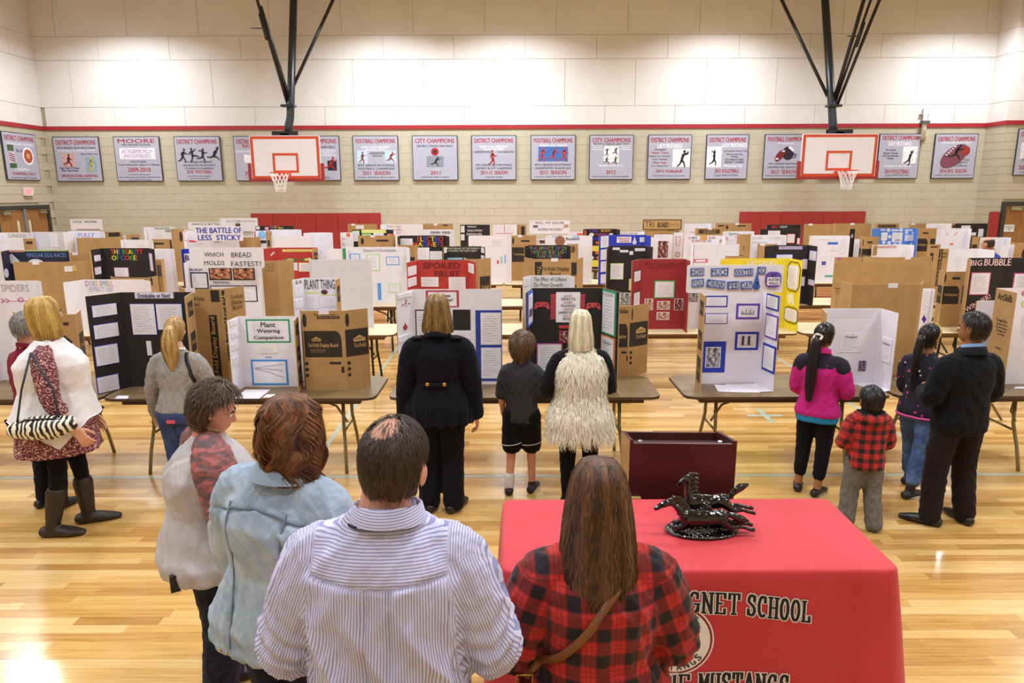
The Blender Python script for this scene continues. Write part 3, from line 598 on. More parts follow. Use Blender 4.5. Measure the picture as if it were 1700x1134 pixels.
PH = {k: m_photo('photo_' + k, v) for k, v in dict(bread=['241a18', '8a4a38', 'd59a78', 'e9c0a0'], food=['40201c', '9a5a48', 'd8c0a8', 'efe6dc'], grey=['2a2a2c', '6a6a6c', 'b9b9bc', 'e0e0e0'], dark=['201a1c', '5a3a34', 'a07a6a'], face=['5a3526', '9a6448', 'c69476'], plum=['3a1216', '7a2a2a', 'e0dcd8'], color=['20242a', '8a2a4a', '4a7a9a', 'c8a0a8'], blue=['b0c8e8', 'd8e4f4', 'f0f0f4']).items()}
PAN = {'white': mat('e6e2ea', .75, .03), 'black': mat('211c1d', .75, .15), 'red': mat('b5352f', .75, .05), 'dred': mat('9a2a2e', .75, .06), 'blue': mat('1f35b4', .75, .05), 'yellow': mat('ecd62c', .75, .05), 'kraft': KRAFT, 'lblue': mat('4f84d8', .7, .05), 'grey': mat('d5d2da', .75, .03), 'navy': mat('1d2038', .75, .1)}
WHITE_BACK = {'whiteback'}
BOARDS = []
def solve_wing(hx, hy, ww, sgn, side, target, z):
    """angle of a wing hinged at (hx, hy) whose free end shows at the pixel column 'target'; sgn -1 = folds towards the camera"""
    best = None
    for a in range(0, 131, 2):
        x = hx + side * ww * math.cos(R(a)); y = hy + sgn * ww * math.sin(R(a))
        e = abs(proj((x, y, z))[0] - target) + .012 * abs(a - 45)
        if best is None or e < best[0]: best = (e, a)
    return best[1]
def board(label, Y, xs, color='white', top=None, back=False, items=(), header=None, inner='white', yaw=0, ww=None, outer='kraft', tagw=None, hname='header_panel', prints=None, maxh=None):
    xL, xl, xr, xR = xs
    rw = min(ROWY, key=lambda v: abs(v + .38 - Y)); Y = min(max(Y, rw + .06), rw + .7)
    xm = (xl + xr) / 2
    if top is None: h = .914
    else: h = min(max(atY(xm, top, Y).z - TH, .3), 1.05)
    zt = TH + h; py = proj((0, Y, zt))[1]
    A, Bq = atY(xl, py, Y), atY(xr, py, Y); w = Bq.x - A.x; cx = (A.x + Bq.x) / 2
    if ww is None: ww = min(max(w * .5, .16), .31)
    sgn = 1 if back else -1
    e = thing('display_board', label, 'display board', (cx, Y, TH), 0, 'science fair display boards')
    vis, hid = (PAN[outer], PAN[inner]) if back else (PAN[color], PAN[outer])
    T = .006
    b = MB(); b.box((-w / 2, 0, 0), (w / 2, T, h), 2, front=0, back=1); pc = b.build('center_panel', [vis, hid, KEDGE if outer == 'kraft' else PAN['grey']], e)
    P = {'C': pc}
    for side, tgt, key in ((-1, xL, 'L'), (1, xR, 'R')):
        hx = side * w / 2
        a = 50 if tgt is None else solve_wing(cx + hx, Y, ww, sgn, side, tgt, zt)
        b = MB(); b.box((0 if side > 0 else -ww, 0, 0), (ww if side > 0 else 0, T, h), 2, front=0, back=1)
        o = b.build('side_panel', [vis, hid, KEDGE if outer == 'kraft' else PAN['grey']], e, (hx, 0, 0), (0, 0, R(a) * side * sgn)); P[key] = o
        o['ww'] = ww; o['ang'] = R(a) * side * sgn
    if tagw: b = MB(); tw_ = .045; tx_ = tagw * w; b.box((tx_ - tw_, -.003, h - .035), (tx_ + tw_, 0, h + .01)); b.build('paper_tag', PAN['white'], pc)
    e_ = dict(e=e, P=P, w=w, h=h, cx=cx, Y=Y, ww=ww)
    def local(key, px, py):
        """pixel -> x, z in the panel's own frame"""
        o = P[key]; a = o.rotation_euler.z; org = Vector((cx + o.location.x, Y, TH)); n = Matrix.Rotation(a, 3, 'Z') @ Vector((0, -1, 0))
        d = ray(px, py); c0 = Vector((0, 0, CAMH)); t = n.dot(org - c0) / n.dot(d); p = c0 + d * t; q = Matrix.Rotation(-a, 3, 'Z') @ (p - org); return q.x, q.z
    def rect(key, x0, y0, x1, y1):
        ax, az = local(key, x0, (y0 + y1) / 2); bx, bz = local(key, x1, (y0 + y1) / 2); mx_ = (x0 + x1) / 2
        _, t = local(key, mx_, y0); _, u = local(key, mx_, y1)
        return ax, u, bx, t
    def clampr(key, q):
        lo, hi = {'C': (-w / 2, w / 2), 'L': (-ww, 0), 'R': (0, ww)}[key]
        a, b_, c, d = q; return max(a, lo + .002), max(b_, .004), min(c, hi - .002), min(d, h - .002)
    cnt = [0]
    for it in items:
        kind, key = it[0], it[1]; q = rect(key, *it[2:6])
        if kind in ('page', 'photo', 'sheet', 'oval', 'drop', 'arrow', 'cloud'): q = clampr(key, q)
        x0, z0, x1, z1 = q; cnt[0] += 1; dz = -.0015 - .0004 * cnt[0]
        if x1 - x0 < .004 or z1 - z0 < .004: continue
        if kind == 'page':   # page with optional coloured mount
            bc = it[6] if len(it) > 6 else None; b = MB(); bw = min(x1 - x0, z1 - z0) * (it[7] if len(it) > 7 else .1)
            if bc:
                b.box((x0, dz, z0), (x1, 0, z1), 1); x0, z0, x1, z1 = x0 + bw, z0 + bw, x1 - bw, z1 - bw
            b.box((x0, dz - .002, z0), (x1, 0, z1), 2, front=0); b.build('mounted_page', [MPG, mat(bc, .75) if bc else MPG, PAN['white']], P[key])
        elif kind == 'sheet':
            b = MB(); b.box((x0, dz, z0), (x1, 0, z1)); b.build('paper_sheet', mat(it[6], .75, .04), P[key])
        elif kind == 'photo':
            bc = it[7] if len(it) > 7 else 'f0eef2'; b = MB(); bw = (x1 - x0) * .05; b.box((x0, dz, z0), (x1, 0, z1), 1); b.box((x0 + bw, dz - .002, z0 + bw), (x1 - bw, dz, z1 - bw), 0); b.build('photograph', [PH[it[6]], mat(bc, .75)], P[key])
        elif kind == 'oval':
            b = MB(); b.prism(disc(14, (x1 - x0) / 2, (z1 - z0) / 2, (x0 + x1) / 2, (z0 + z1) / 2), dz, 0); b.build('cut_out', mat(it[6], .75, .05), P[key])
        elif kind == 'cloud':
            b = MB(); cxx, czz = (x0 + x1) / 2, (z0 + z1) / 2; n = 8; pts = []
            for i in range(64): t = 2 * math.pi * i / 64; s = 1 + .07 * abs(math.sin(t * n / 2)); sx = abs(math.cos(t)) ** .6 * math.copysign(1, math.cos(t)); sz = abs(math.sin(t)) ** .6 * math.copysign(1, math.sin(t)); pts.append((cxx + (x1 - x0) / 2 * sx * s, dz - .002, czz + (z1 - z0) / 2 * sz * s))
            b.tube(pts + [pts[0]], .005, 4); b.build('drawn_cloud', mat(it[6], .7), P[key])
        elif kind == 'drop':
            b = MB(); W_, H_ = (x1 - x0) / 2, z1 - z0; cxx = (x0 + x1) / 2; pts = disc(10, W_, W_ * 1.0, cxx, z0 + W_, math.pi, 2 * math.pi) + [(cxx + W_, z0 + W_), (cxx + W_ * .45, z0 + H_ * .62), (cxx, z1), (cxx - W_ * .45, z0 + H_ * .62)]; b.prism(pts, dz, 0); b.build('cut_out', mat(it[6], .75), P[key])
        elif kind == 'poly':
            pts = [local(key, *p) for p in it[7]]; b = MB(); b.prism(pts, dz, 0); b.build(it[8] if len(it) > 8 else 'cut_out', mat(it[6], .75, .03), P[key])
        elif kind == 'text':
            lettering(P[key], it[6], (x0 + x1) / 2, -.0045 - .0004 * cnt[0], (z0 + z1) / 2, x1 - x0, z1 - z0, it[7], bold=it[8] if len(it) > 8 else .004, rotz=R(it[9]) if len(it) > 9 else 0)
        elif kind == 'vtext':  # reads upwards
            lettering(P[key], it[6], (x0 + x1) / 2, -.0045 - .0004 * cnt[0], (z0 + z1) / 2, z1 - z0, x1 - x0, it[7], bold=.01, rotz=R(it[8] if len(it) > 8 else 90))
        elif kind == 'graph':
            b = MB(); dz -= .0022; b.box((x0, dz - .001, z0), (x1, dz, z0 + .004)); n = it[6]; rr = random.Random(n)
            for i in range(n): xx = x0 + (x1 - x0) * (i + .3) / n; b.box((xx, dz - .001, z0), (xx + (x1 - x0) * .4 / n, dz, z0 + (z1 - z0) * rr.uniform(.2, 1)))
            b.build('bar_graph', mat(it[7], .7), P[key])
        elif kind == 'lines':
            b = MB(); rr = random.Random(5)
            for k in range(it[6]):
                pts = [(x0 + (x1 - x0) * i / 5, dz - .002, z0 + (z1 - z0) * (.75 - .5 * i / 5 * (k - .6) / 1.4 + rr.uniform(-.04, .04))) for i in range(6)]; b.tube(pts, .0015, 4)
            b.build('line_graph', mat(it[7], .7), P[key])
    if header:
        hx0, hx1, hy0, hy1, hc = header[:5]; fw = max([.05] + [abs(P[k]['ww'] * math.sin(P[k]['ang'])) for k in 'LR'])
        hY = Y + (-.02 if len(header) > 6 else -fw - .008)
        a = atY(hx0, (hy0 + hy1) / 2, hY); c = atY(hx1, (hy0 + hy1) / 2, hY); zt_ = atY((hx0 + hx1) / 2, hy0, hY).z; zb = atY((hx0 + hx1) / 2, hy1, hY).z
        b = MB(); b.prism(rrect(a.x - cx, zb - TH, c.x - cx, zt_ - TH, .015, 2), hY - Y, hY - Y + .006); o = b.build(hname, [PAN[hc] if hc in PAN else mat(hc, .75)], e)
        for it in header[5]:
            x0, y0, x1, y1 = it[1:5]; p, q = atY(x0, (y0 + y1) / 2, hY), atY(x1, (y0 + y1) / 2, hY); zt2, zb2 = atY((x0 + x1) / 2, y0, hY).z - TH, atY((x0 + x1) / 2, y1, hY).z - TH
            X0, X1 = p.x - cx, q.x - cx; cnt[0] += 1; dy = hY - Y - .0015 - .0004 * cnt[0]
            if it[0] == 'text': lettering(o, it[5], (X0 + X1) / 2, dy - .001, (zt2 + zb2) / 2, X1 - X0, zt2 - zb2, it[6], bold=it[7] if len(it) > 7 else .004, rotz=R(it[8]) if len(it) > 8 else 0)
            elif it[0] == 'sheet':
                b = MB(); M = Matrix.Translation(((X0 + X1) / 2, 0, (zt2 + zb2) / 2)) @ Matrix.Rotation(R(it[6] if len(it) > 6 else 0), 4, 'Y'); W2, H2 = (X1 - X0) / 2, (zt2 - zb2) / 2; b.box((-W2, dy, -H2), (W2, hY - Y, H2), M=M); b.build('paper_sheet', mat(it[5], .75, .04), o)
            elif it[0] == 'drop':
                b = MB(); W_, H_ = (X1 - X0) / 2, zt2 - zb2; cxx = (X0 + X1) / 2; b.prism(disc(10, W_, W_, cxx, zb2 + W_, math.pi, 2 * math.pi) + [(cxx + W_, zb2 + W_), (cxx + W_ * .45, zb2 + H_ * .62), (cxx, zt2), (cxx - W_ * .45, zb2 + H_ * .62)], dy, hY - Y); b.build('cut_out', mat(it[5], .75), o)
            elif it[0] == 'oval': b = MB(); b.prism(rrect(X0, zb2, X1, zt2, min(X1 - X0, zt2 - zb2) * .35, 4), dy, hY - Y); b.build('cut_out', mat(it[5], .75), o)
            elif it[0] == 'photo': b = MB(); b.box((X0, dy, zb2), (X1, hY - Y, zt2)); b.build('photograph', PH[it[5]], o)
    if prints: prints(e_)
    BOARDS.append(e_); return e_
# print on the outside of the plain cardboard boards
KT = 'c8a46a'; INK = '2a2019'
def sub(b, key, pts, c=None): m_ = MB(); m_.prism(pts, -.0012, 0); return m_.build('printed_patch', KDARK if c is None else mat(c, .75), b['P'][key])
def print_big(b):
    """dark rounded panel with the maker's roof mark and product words, and the smaller marks round it"""
    w, h, ww = b['w'], b['h'], b['ww']
    sub(b, 'C', [(-w / 2 + .01, .42 * h)] + [(-w / 2 + .01, .75 * h)] + [(w * .28 + w * .14 * math.sin(R(a)), .62 * h + .13 * h * math.cos(R(a))) for a in (0, 30, 60, 90)] + [(w * .42, .42 * h)])
    L = lambda k, t, cx, cz, ww_, hh, c, rz=0: lettering(b['P'][k], t, cx, -.003, cz, ww_, hh, c, bold=.012, rotz=rz)
    roof = lambda k, cx, cz, s: sub(b, k, [(cx - s, cz), (cx + s, cz), (cx + s, cz + .5 * s), (cx, cz + s), (cx - s, cz + .5 * s)], KT)
    o = roof('C', -w * .18, .62 * h, w * .11); o.location.y = -.001
    L('C', "ELMER'S", -w * .18, .64 * h, w * .2, .035 * h, INK); L('C', 'Tri-Fold Display Board', -w * .03, .565 * h, w * .72, .06 * h, KT); L('C', 'Great For School\nScience Projects', -w * .16, .5 * h, w * .36, .05 * h, 'a58552')
    for k, cx in (('C', -w / 2 + w * .06), ('R', ww * .13)): sub(b, k, disc(14, w * .05, .085 * h, cx, .88 * h))
    sub(b, 'C', [(-w * .14, .90 * h), (w * .4, .90 * h), (w * .4, .935 * h), (-w * .14, .935 * h)]); L('C', 'Easy Fold  Easy Cut', w * .13, .918 * h, w * .46, .02 * h, KT)
    L('C', 'Best Value in Line', w * .05, .955 * h, w * .5, .02 * h, INK)
    sub(b, 'C', [(w * .1, .33 * h), (w * .38, .33 * h), (w * .38, .36 * h), (w * .1, .36 * h)]); sub(b, 'C', [(w * .38, .22 * h), (w * .45, .22 * h), (w * .45, .30 * h), (w * .38, .30 * h)])
    for k in range(3):
        sub(b, 'C', disc(10, .017, .017, -w * .45, (.34 - .075 * k) * h)); sub(b, 'R', disc(10, .017, .017, ww * .12, (.34 - .075 * k) * h))
    sub(b, 'R', [(ww * .02, .42 * h), (ww * .97, .42 * h), (ww * .97, .76 * h), (ww * .02, .76 * h)]); o = roof('R', ww * .6, .6 * h, ww * .25); o.location.y = -.001
    L('R', "ELMER'S", ww * .6, .635 * h, ww * .4, .03 * h, INK); L('R', 'Tri-Fold', ww * .6, .55 * h, ww * .5, .055 * h, KT)
def print_words(b):
    w, h, ww = b['w'], b['h'], b['ww']
    lettering(b['P']['C'], 'Tri-Fold Display\nBoard', 0, -.003, h * .82, w * .62, h * .13, INK, bold=.014)
    for k, x0, x1 in (('C', -w * .46, -w * .3), ('C', w * .36, w * .48)):
        sub(b, k, [(x0, .1 * h), (x1, .1 * h), (x1, .62 * h if x0 > 0 else .96 * h), (x0, .62 * h if x0 > 0 else .96 * h)])
    lettering(b['P']['C'], 'Tri-Fold Display Board', -w * .38, -.003, h * .5, h * .8, w * .1, KT, rotz=R(-90), bold=.01)
    lettering(b['P']['C'], 'Tri-Fold Display Board', w * .42, -.003, h * .36, h * .48, w * .08, KT, rotz=R(90), bold=.01)
    sub(b, 'C', [(w * .36, .76 * h), (w * .48, .76 * h), (w * .48, .95 * h), (w * .36, .95 * h)])
    lettering(b['P']['C'], 'Great For School\nScience Projects', 0, -.003, h * .68, w * .4, h * .05, INK)
def print_small(b):
    w, h, ww = b['w'], b['h'], b['ww']
    sub(b, 'C', disc(12, w * .045, .08 * h, -w * .42, .88 * h)); sub(b, 'C', [(-w * .05, .86 * h), (w * .36, .86 * h), (w * .36, .9 * h), (-w * .05, .9 * h)])
    sub(b, 'C', [(-w * .48, .42 * h), (-w * .48, .74 * h), (w * .26, .74 * h), (w * .38, .66 * h), (w * .4, .42 * h)]); lettering(b['P']['C'], 'Tri-Fold Display Board', -w * .04, -.003, .58 * h, w * .7, .06 * h, KT, bold=.01)
    for k in ('L', 'R'):
        s = -1 if k == 'L' else 1; sub(b, k, [(min(s * ww * .1, s * ww * .9), .42 * h), (max(s * ww * .1, s * ww * .9), .42 * h), (max(s * ww * .1, s * ww * .9), .74 * h), (min(s * ww * .1, s * ww * .9), .74 * h)])
        lettering(b['P'][k], 'Tri-Fold', s * ww * .5, -.003, .58 * h, ww * .6, .06 * h, KT, bold=.01)
def print_spine(key):
    """print on the outside of one folded wing, seen edge on"""
    def f(b):
        ww, h = b['ww'], b['h']; s = 1 if key == 'R' else -1; o = b['P'][key]
        for z0, z1 in ((.78, .93), (.42, .62), (.08, .34)):
            m_ = MB(); a, c = sorted((s * ww * .2, s * ww * .8)); m_.box((a, .006, z0 * h), (c, .0075, z1 * h)); m_.build('printed_patch', KDARK, o)
            lettering(o, 'Tri-Fold', s * ww * .5, .0085, (z0 + z1) / 2 * h, ww * .5, .05 * h, KT, back=True)
    return f
B = board
Y1, Y2, Y3, Y4, Y5 = [y + .32 for y in ROWY]; K1, K2, K3, K4, K5 = [y + .50 for y in ROWY]
bl, pu, wt = '2437a8', '6a3fa8', 'e9e6ee'
T = lambda k, x0, y0, x1, y1, s, c, *a: ('text', k, x0, y0, x1, y1, s, c, *a)
G = lambda k, x0, y0, x1, y1, *a: ('page', k, x0, y0, x1, y1, *a)
S = lambda k, x0, y0, x1, y1, c: ('sheet', k, x0, y0, x1, y1, c)
PHO = lambda k, x0, y0, x1, y1, c, *a: ('photo', k, x0, y0, x1, y1, c, *a)
# ---- front row, left to right
B('white board with pink arrows at the left edge behind the man in dark red', K1 + .15, (-40, -20, 60, 68), 'white', 466, ww=.12, items=[T('C', 2, 472, 48, 484, 'SPIDERS', 'b8b0b4'), T('C', 2, 495, 16, 503, '>>', 'c23a8a'), T('C', 30, 493, 40, 502, '<>', 'd23a8a'), S('C', 16, 499, 50, 500.5, 'd89ac0')])
B('black-printed cardboard back behind the blonde woman, low on the front table', Y1 - .1, (20, 28, 125, 134), back=True, top=522, prints=print_small, tagw=-.3)
B('black board titled Drinkable or Not above the girl with the ponytail', Y1 + .08, (141, 201, 319, 305), 'black', 485, prints=print_spine('R'), items=[
  S('C', 224, 485.5, 288, 495.5, 'e6e4f2'), T('C', 229, 487, 283, 494.5, 'Drinkable or Not?', '24346e', .02), G('C', 218, 504, 259, 556, '2437a8', .02), G('C', 260, 504, 304, 548, '2437a8', .02), S('C', 244, 566, 252, 590, 'e6e4f2'), S('C', 262, 592, 285, 620, 'e6e4f2'),
  G('L', 152, 505, 194, 525, '3a34b0', .03), G('L', 155, 537, 197, 561, '3a34b0', .03), G('L', 157, 572, 197, 606, '3a34b0', .03), G('L', 161, 623, 198, 655, '3a34b0', .03)])
B('plain cardboard back with big dark words beside the black Drinkable board', K1, (296, 306, 367, 404), back=True, top=480, tagw=-.35, ww=.25, items=[T('C', 312, 492, 340, 508, 'Tri-Fold Display\nBoard', INK), ('sheet', 'C', 350, 482, 364, 501, '2a2019'), ('sheet', 'C', 352, 523, 365, 640, '2a2019'), ('vtext', 'C', 354, 526, 363, 637, 'Tri-Fold Display Board', KT), ('sheet', 'R', 366, 482, 377, 600, '2a2019'), ('vtext', 'R', 368, 488, 376, 597, 'Tri-Fold Display Board', KT, -90), T('R', 382, 489, 403, 513, 'Tri-Fold\nDisplay\nBoard', INK)])
B('small white board titled Plant Watering Comparison on the front table', Y1 + .06, (378, 396, 494, 487), 'white', 525, ww=.24, prints=print_spine('R'), items=[
  ('page', 'C', 409, 530, 482, 569, '2f9a62', .07), S('C', 413, 533, 478, 566, 'f0eef4'), T('C', 433, 535, 457, 543, 'Plant', '1c1c24', .02), T('C', 427, 546, 465, 554, 'Watering', '1c1c24', .02), T('C', 422, 557, 471, 565, 'Comparison', '1c1c24', .02),
  G('C', 429, 576, 462, 587, 'ecdc8a', .08), S('C', 441, 592, 451, 594, '9aa0c0'), S('C', 418, 597, 478, 639, '3f8fd6'), S('C', 421, 600, 475, 636, 'eceaf2'), ('lines', 'C', 425, 604, 471, 632, 3, '8a88a0'),
  G('L', 381, 530, 392, 540), G('L', 383, 551, 394, 560), G('L', 384, 570, 395, 580), G('L', 386, 592, 396, 606)])
B('small white board titled Plant Things with a bean picture, behind the printed cardboard', K1 + .2, (485, 505, 563, 556), 'white', 461, ww=.18, prints=print_spine('R'), items=[T('C', 506, 464, 560, 480, 'PLANT THINGS', '2c3a34', .0), ('oval', 'C', 533, 481, 544, 489, '5a2e24'), S('C', 507, 485, 530, 487, 'd8e07a'), S('C', 532, 489, 560, 490.5, 'd8e07a'), G('C', 509, 491, 529, 512), G('C', 534, 493, 559, 509), T('L', 490, 465, 500, 471, '& &', '3a5a3a'), G('L', 489, 474, 501, 492), G('L', 490, 497, 502, 511)])
B('small cardboard back with dark printed panel at the right end of its table', Y1 - .06, (497, 500, 570, 610), back=True, top=516, ww=.23, tagw=.03, prints=print_big)
B('white board with a pink framed title, in front of the woman in the navy coat', Y1 + .12, (657, 686, 784, 840), 'white', 480, items=[
  S('C', 707, 482, 762, 510, 'b8405a'), S('C', 711, 485, 758, 508, 'f0eef4'), T('C', 714, 488, 752, 502, 'Blood Types\nDo they matter?', '26262e', .02), S('C', 690, 514, 724, 575, '2a2a30'), G('C', 692, 516, 722, 574), S('C', 752, 514, 781, 548, '211d20'), G('C', 752, 550, 781, 590),
  S('R', 790, 515, 839, 632, '26409c'), G('R', 798, 519, 832, 572), G('R', 799, 577, 832, 628), G('L', 660, 487, 684, 494), T('L', 665, 497, 680, 509, '-?-', 'b02a3a'), ('drop', 'L', 669, 536, 676, 548, 'a8303e'), G('L', 661, 556, 684, 566), G('L', 661, 588, 684, 600)])
B('white board titled The Effect of Caffeine on Plant Growth', K1 + .12, (868, 882, 942, 954), 'white', 457, items=[T('C', 886, 460, 940, 466.5, 'The Effect of Caffeine', '1f6a50', .0), T('C', 886, 469, 934, 476, 'On Plant Growth', '1f6a50', .0), G('L', 870, 462, 879, 475)])
B('black board about playing video games with two red controllers, front table', Y1 + .1, (873, 884, 999, 1029), 'black', 478, items=[
  S('C', 914, 488, 971, 530, 'a83a48'), S('C', 923, 485, 963, 535, 'eceaf2'), T('C', 936, 489.5, 950, 493.5, 'WHAT', 'a83a48'), T('C', 932, 494.5, 955, 498.5, 'EFFECTS', '26262c', .02), T('C', 936, 500, 950, 504, 'DOES', 'a83a48'), T('C', 932, 505.5, 955, 509.5, 'PLAYING', '26262c', .02), T('C', 935, 511, 952, 515, 'VIDEO', 'a83a48'), T('C', 927, 516.5, 958, 520.5, 'GAMES HAVE', '26262c', .02), T('C', 934, 522, 954, 526, 'ON THE', 'a83a48'), T('C', 935, 527, 953, 531, 'BODY', '26262c', .02),
  ('poly', 'C', 0, 0, 1, 1, 'c8484a', [(886.5, 512), (888, 504), (891, 501.5), (908, 501.5), (911, 504), (912.5, 512), (910, 514), (906, 509.5), (893, 509.5), (889, 514)], 'game_controller'), ('poly', 'C', 0, 0, 1, 1, 'c8484a', [(972.5, 513), (974, 505), (977, 502.5), (993, 502.5), (996, 505), (997.5, 513), (995, 515), (991, 510.5), (979, 510.5), (975, 515)], 'game_controller'),
  ('oval', 'C', 891.5, 504, 894.5, 507, '241c1e'), ('oval', 'C', 901, 506, 903.5, 508.5, '241c1e'), ('oval', 'C', 905, 503.5, 908, 506.5, '241c1e'), ('oval', 'C', 977.5, 505, 980.5, 508, '241c1e'), ('oval', 'C', 987, 507, 989.5, 509.5, '241c1e'), ('oval', 'C', 991, 504.5, 994, 507.5, '241c1e'),
  S('C', 927, 540, 955, 545, 'b03a40'), PHO('C', 928, 549, 950, 569, 'plum', 'b03a5a'), G('C', 891, 570, 933, 624, 'b8589a', .04),
  G('L', 875, 484, 883, 540, '4a6ad0', .1), PHO('L', 876, 511, 882, 527, 'color'), G('R', 1001, 483, 1023, 556, '3fa07a', .06), T('R', 1003, 487, 1020, 491, 'PROCEDURE', '55556a'), G('R', 999, 558, 1021, 610, 'e08a5a', .06), T('R', 1002, 566, 1017, 571, 'Conclusion', '55556a')])
B('cardboard back with dark printed panel right of the video game board', Y1 + .42, (1010, 1015, 1046, 1078), back=True, top=508, ww=.25, prints=print_big)
B('white board asking How Much Water Do You Drink Per Day, front table', Y1 + .1, (1173, 1163, 1266, 1296), 'white', 484, prints=print_spine('L'), ww=.30, header=(1140, 1300, 440, 486, 'white', [
   *[q for x0, y0, x1, y1, s, rr in ((1146, 445, 1169, 458, 'HOW', 2), (1180, 445, 1209, 458, 'MUCH', 1), (1219, 446, 1250, 458, 'WATER', 2), (1257, 443, 1271, 455, 'DO', -2), (1148, 463, 1168, 476, 'YOU', 4), (1173, 465, 1203, 478, 'DRINK', -6), (1207, 467, 1226, 480, 'PER', 2), (1229, 467, 1248, 480, 'DAY', 3)) for q in (('sheet', x0, y0, x1, y1, '4a66b4', -rr), ('sheet', x0 + 1.3, y0 + 1.6, x1 - 1.3, y1 - 1.6, 'b9c4e4', -rr), ('text', x0 + 1.5, y0 + 1.5, x1 - 1.5, y1 - 1.5, s, '16161c', .006, rr))],
   ('drop', 1250, 452, 1261.5, 481, '3a5fb4'), ('text', 1253, 467, 1258, 478, '?', '16203c'), ('oval', 1270, 451, 1296, 477, '6a4aa8'), ('sheet', 1272.5, 460, 1294, 473, 'ece8f4'), ('text', 1280, 454, 1288, 459, 'BY', '1c1830'), ('text', 1274, 461.5, 1292.5, 472, 'AUSTEN\nWALLS', '16161c', .015)]),
  items=[G('C', 1170, 491, 1208, 510, bl, .12), G('C', 1170, 520, 1208, 538, pu, .08), G('C', 1222, 504, 1261, 530, pu, .14), ('graph', 'C', 1230, 512, 1252, 522, 9, '3a3a44'), G('C', 1220, 551, 1259, 581, bl, .13), ('graph', 'C', 1228, 557, 1248, 573, 2, '3a3a44'), S('C', 1167, 567, 1204, 618, bl), PHO('C', 1171, 576, 1196, 610, 'grey'),
   G('R', 1273, 487, 1294, 515, bl, .12), G('R', 1271, 522, 1292, 563, pu, .08), G('R', 1266, 572, 1289, 618, bl, .1)])
B('tall plain cardboard back right of the yellow board, its panel in front', Y1 + .5, (1396, 1414, 1528, 1533), back=True, top=472, tagw=.1, ww=.25)
B('white board headed Procedures beside the woman in pink', Y1 + .12, (1373, 1366, 1462, 1492), 'white', 512, ww=.27, items=[S('C', 1376, 514, 1450, 527, 'dddae4'), G('C', 1394, 553, 1430, 585), T('C', 1404, 557.5, 1423, 561, 'Procedures', '30303a', .02), G('C', 1380, 597, 1406, 625), PHO('C', 1424, 598, 1438, 617, 'color'), G('R', 1464, 561, 1480, 602), T('R', 1465.5, 568, 1479, 573, 'Conclusion', '40404a')])
B('white board with coloured letters at the right edge, its wing printed cardboard', Y1 + .06, (1690, 1655, 1790, 1800), 'white', 478, ww=.31, items=[T('C', 1695, 481, 1740, 492, 'OIL', ['d24a8a', '4a8ad2', 'c8d24a']), T('C', 1695, 498, 1740, 510, 'OSO', ['b8d24a', 'e07ab0', '4a8ad2']), ('oval', 'C', 1694, 516, 1716, 560, 'd8d4de')],
  prints=lambda b: [lettering(b['P']['L'], t, -b['ww'] * .5, .0085, z * b['h'], b['ww'] * ww_, hh * b['h'], INK, back=True, bold=.014) for t, z, ww_, hh in (('ArtSkills', .93, .7, .07), ('Great For:', .70, .55, .035), ('- Science Fairs\n- Presentations\n- Displays of\n   any kind!', .61, .6, .13), ('WHITE', .42, .3, .02), ('22 x 28 in', .3, .5, .03), ('________', .13, .9, .01))])
B('blank white side panel between the right man and the printed cardboard wing', K1 + .1, (1622, 1628, 1668, 1672), 'white', 499, ww=.1)
# ---- second row
B('white board with pale rainbow writing Does Smell Affect, second row left', K2 - .1, (104, 140, 236, 250), 'white', 464, items=[T('C', 142, 466, 188, 475, "DOES SMELL", ['c86a8a', '8a9ac8', '7ab08a', 'c8a06a']), T('C', 149, 477, 188, 484, 'EFFECT US?', ['7ab0a0', 'c88ab0', '8a9ac8'])])
B('low cardboard back with printed labels, second row behind the Drinkable board', K2 + .1, (183, 190, 246, 262), back=True, top=461, ww=.22, items=[S('C', 192, 468, 204, 473, INK), S('C', 222, 464, 244, 467, INK), S('C', 206, 464, 217, 467, wt), T('C', 218, 473, 227, 479, 'K5', INK), ('oval', 'R', 249, 459, 253, 475, INK)])
B('big plain cardboard back below the vinegar board, second row left', K2 - .05, (20, 23, 102, 153), back=True, top=435, tagw=-.05, ww=.3, items=[G('R', 107, 442, 120, 451), S('R', 120, 441, 127, 450, 'd8b25a')])
B('white board asking Which Bread Molds Fastest with bread photographs', Y2, (305, 313, 424, 434), 'white', 433, header=(315, 438, 411, 445, 'white', [('text', 339, 419, 371, 426, 'WHICH', '2a2c3c'), ('text', 384, 419, 417, 427, 'BREAD', '2a2c3c'), ('text', 339, 433, 373, 440, 'MOLDS', '2a2c3c'), ('text', 384, 434, 434, 442, 'FASTEST?', '2a2c3c')]),
  items=[T('C', 315, 446, 336, 450, 'PROBLEM', '2a2c3c', .02), G('C', 311, 452, 346, 480, '2a2c44', .08), PHO('C', 347, 444, 385, 465, 'bread', '26222a'), PHO('C', 387, 444, 423, 465, 'bread', '26222a'), T('C', 355, 467, 382, 471, 'MATERIALS', '2a2c3c', .02), G('C', 350, 474, 427, 501, '2a2c44', .06)])
B('blue wing with a white letter B beside the bread board', Y2 + .1, (300, 303, 318, 330), 'blue', 411, ww=.1, items=[S('C', 306, 421, 316, 434, wt), T('C', 308, 424, 314, 432, 'B', '16161c', .03)])
B('plain cardboard back right of the bread board, faint writing on it', K2, (428, 432, 460, 487), back=True, top=433, ww=.24, items=[T('C', 438, 437, 456, 450, 'room 12\nK. Reed\nscience', '7a5a34', .0)])
B('big blank white back of a board right of the cardboard, second row', K2 - .1, (512, 517, 574, 628), back=True, top=431, outer='grey', ww=.32, prints=None)
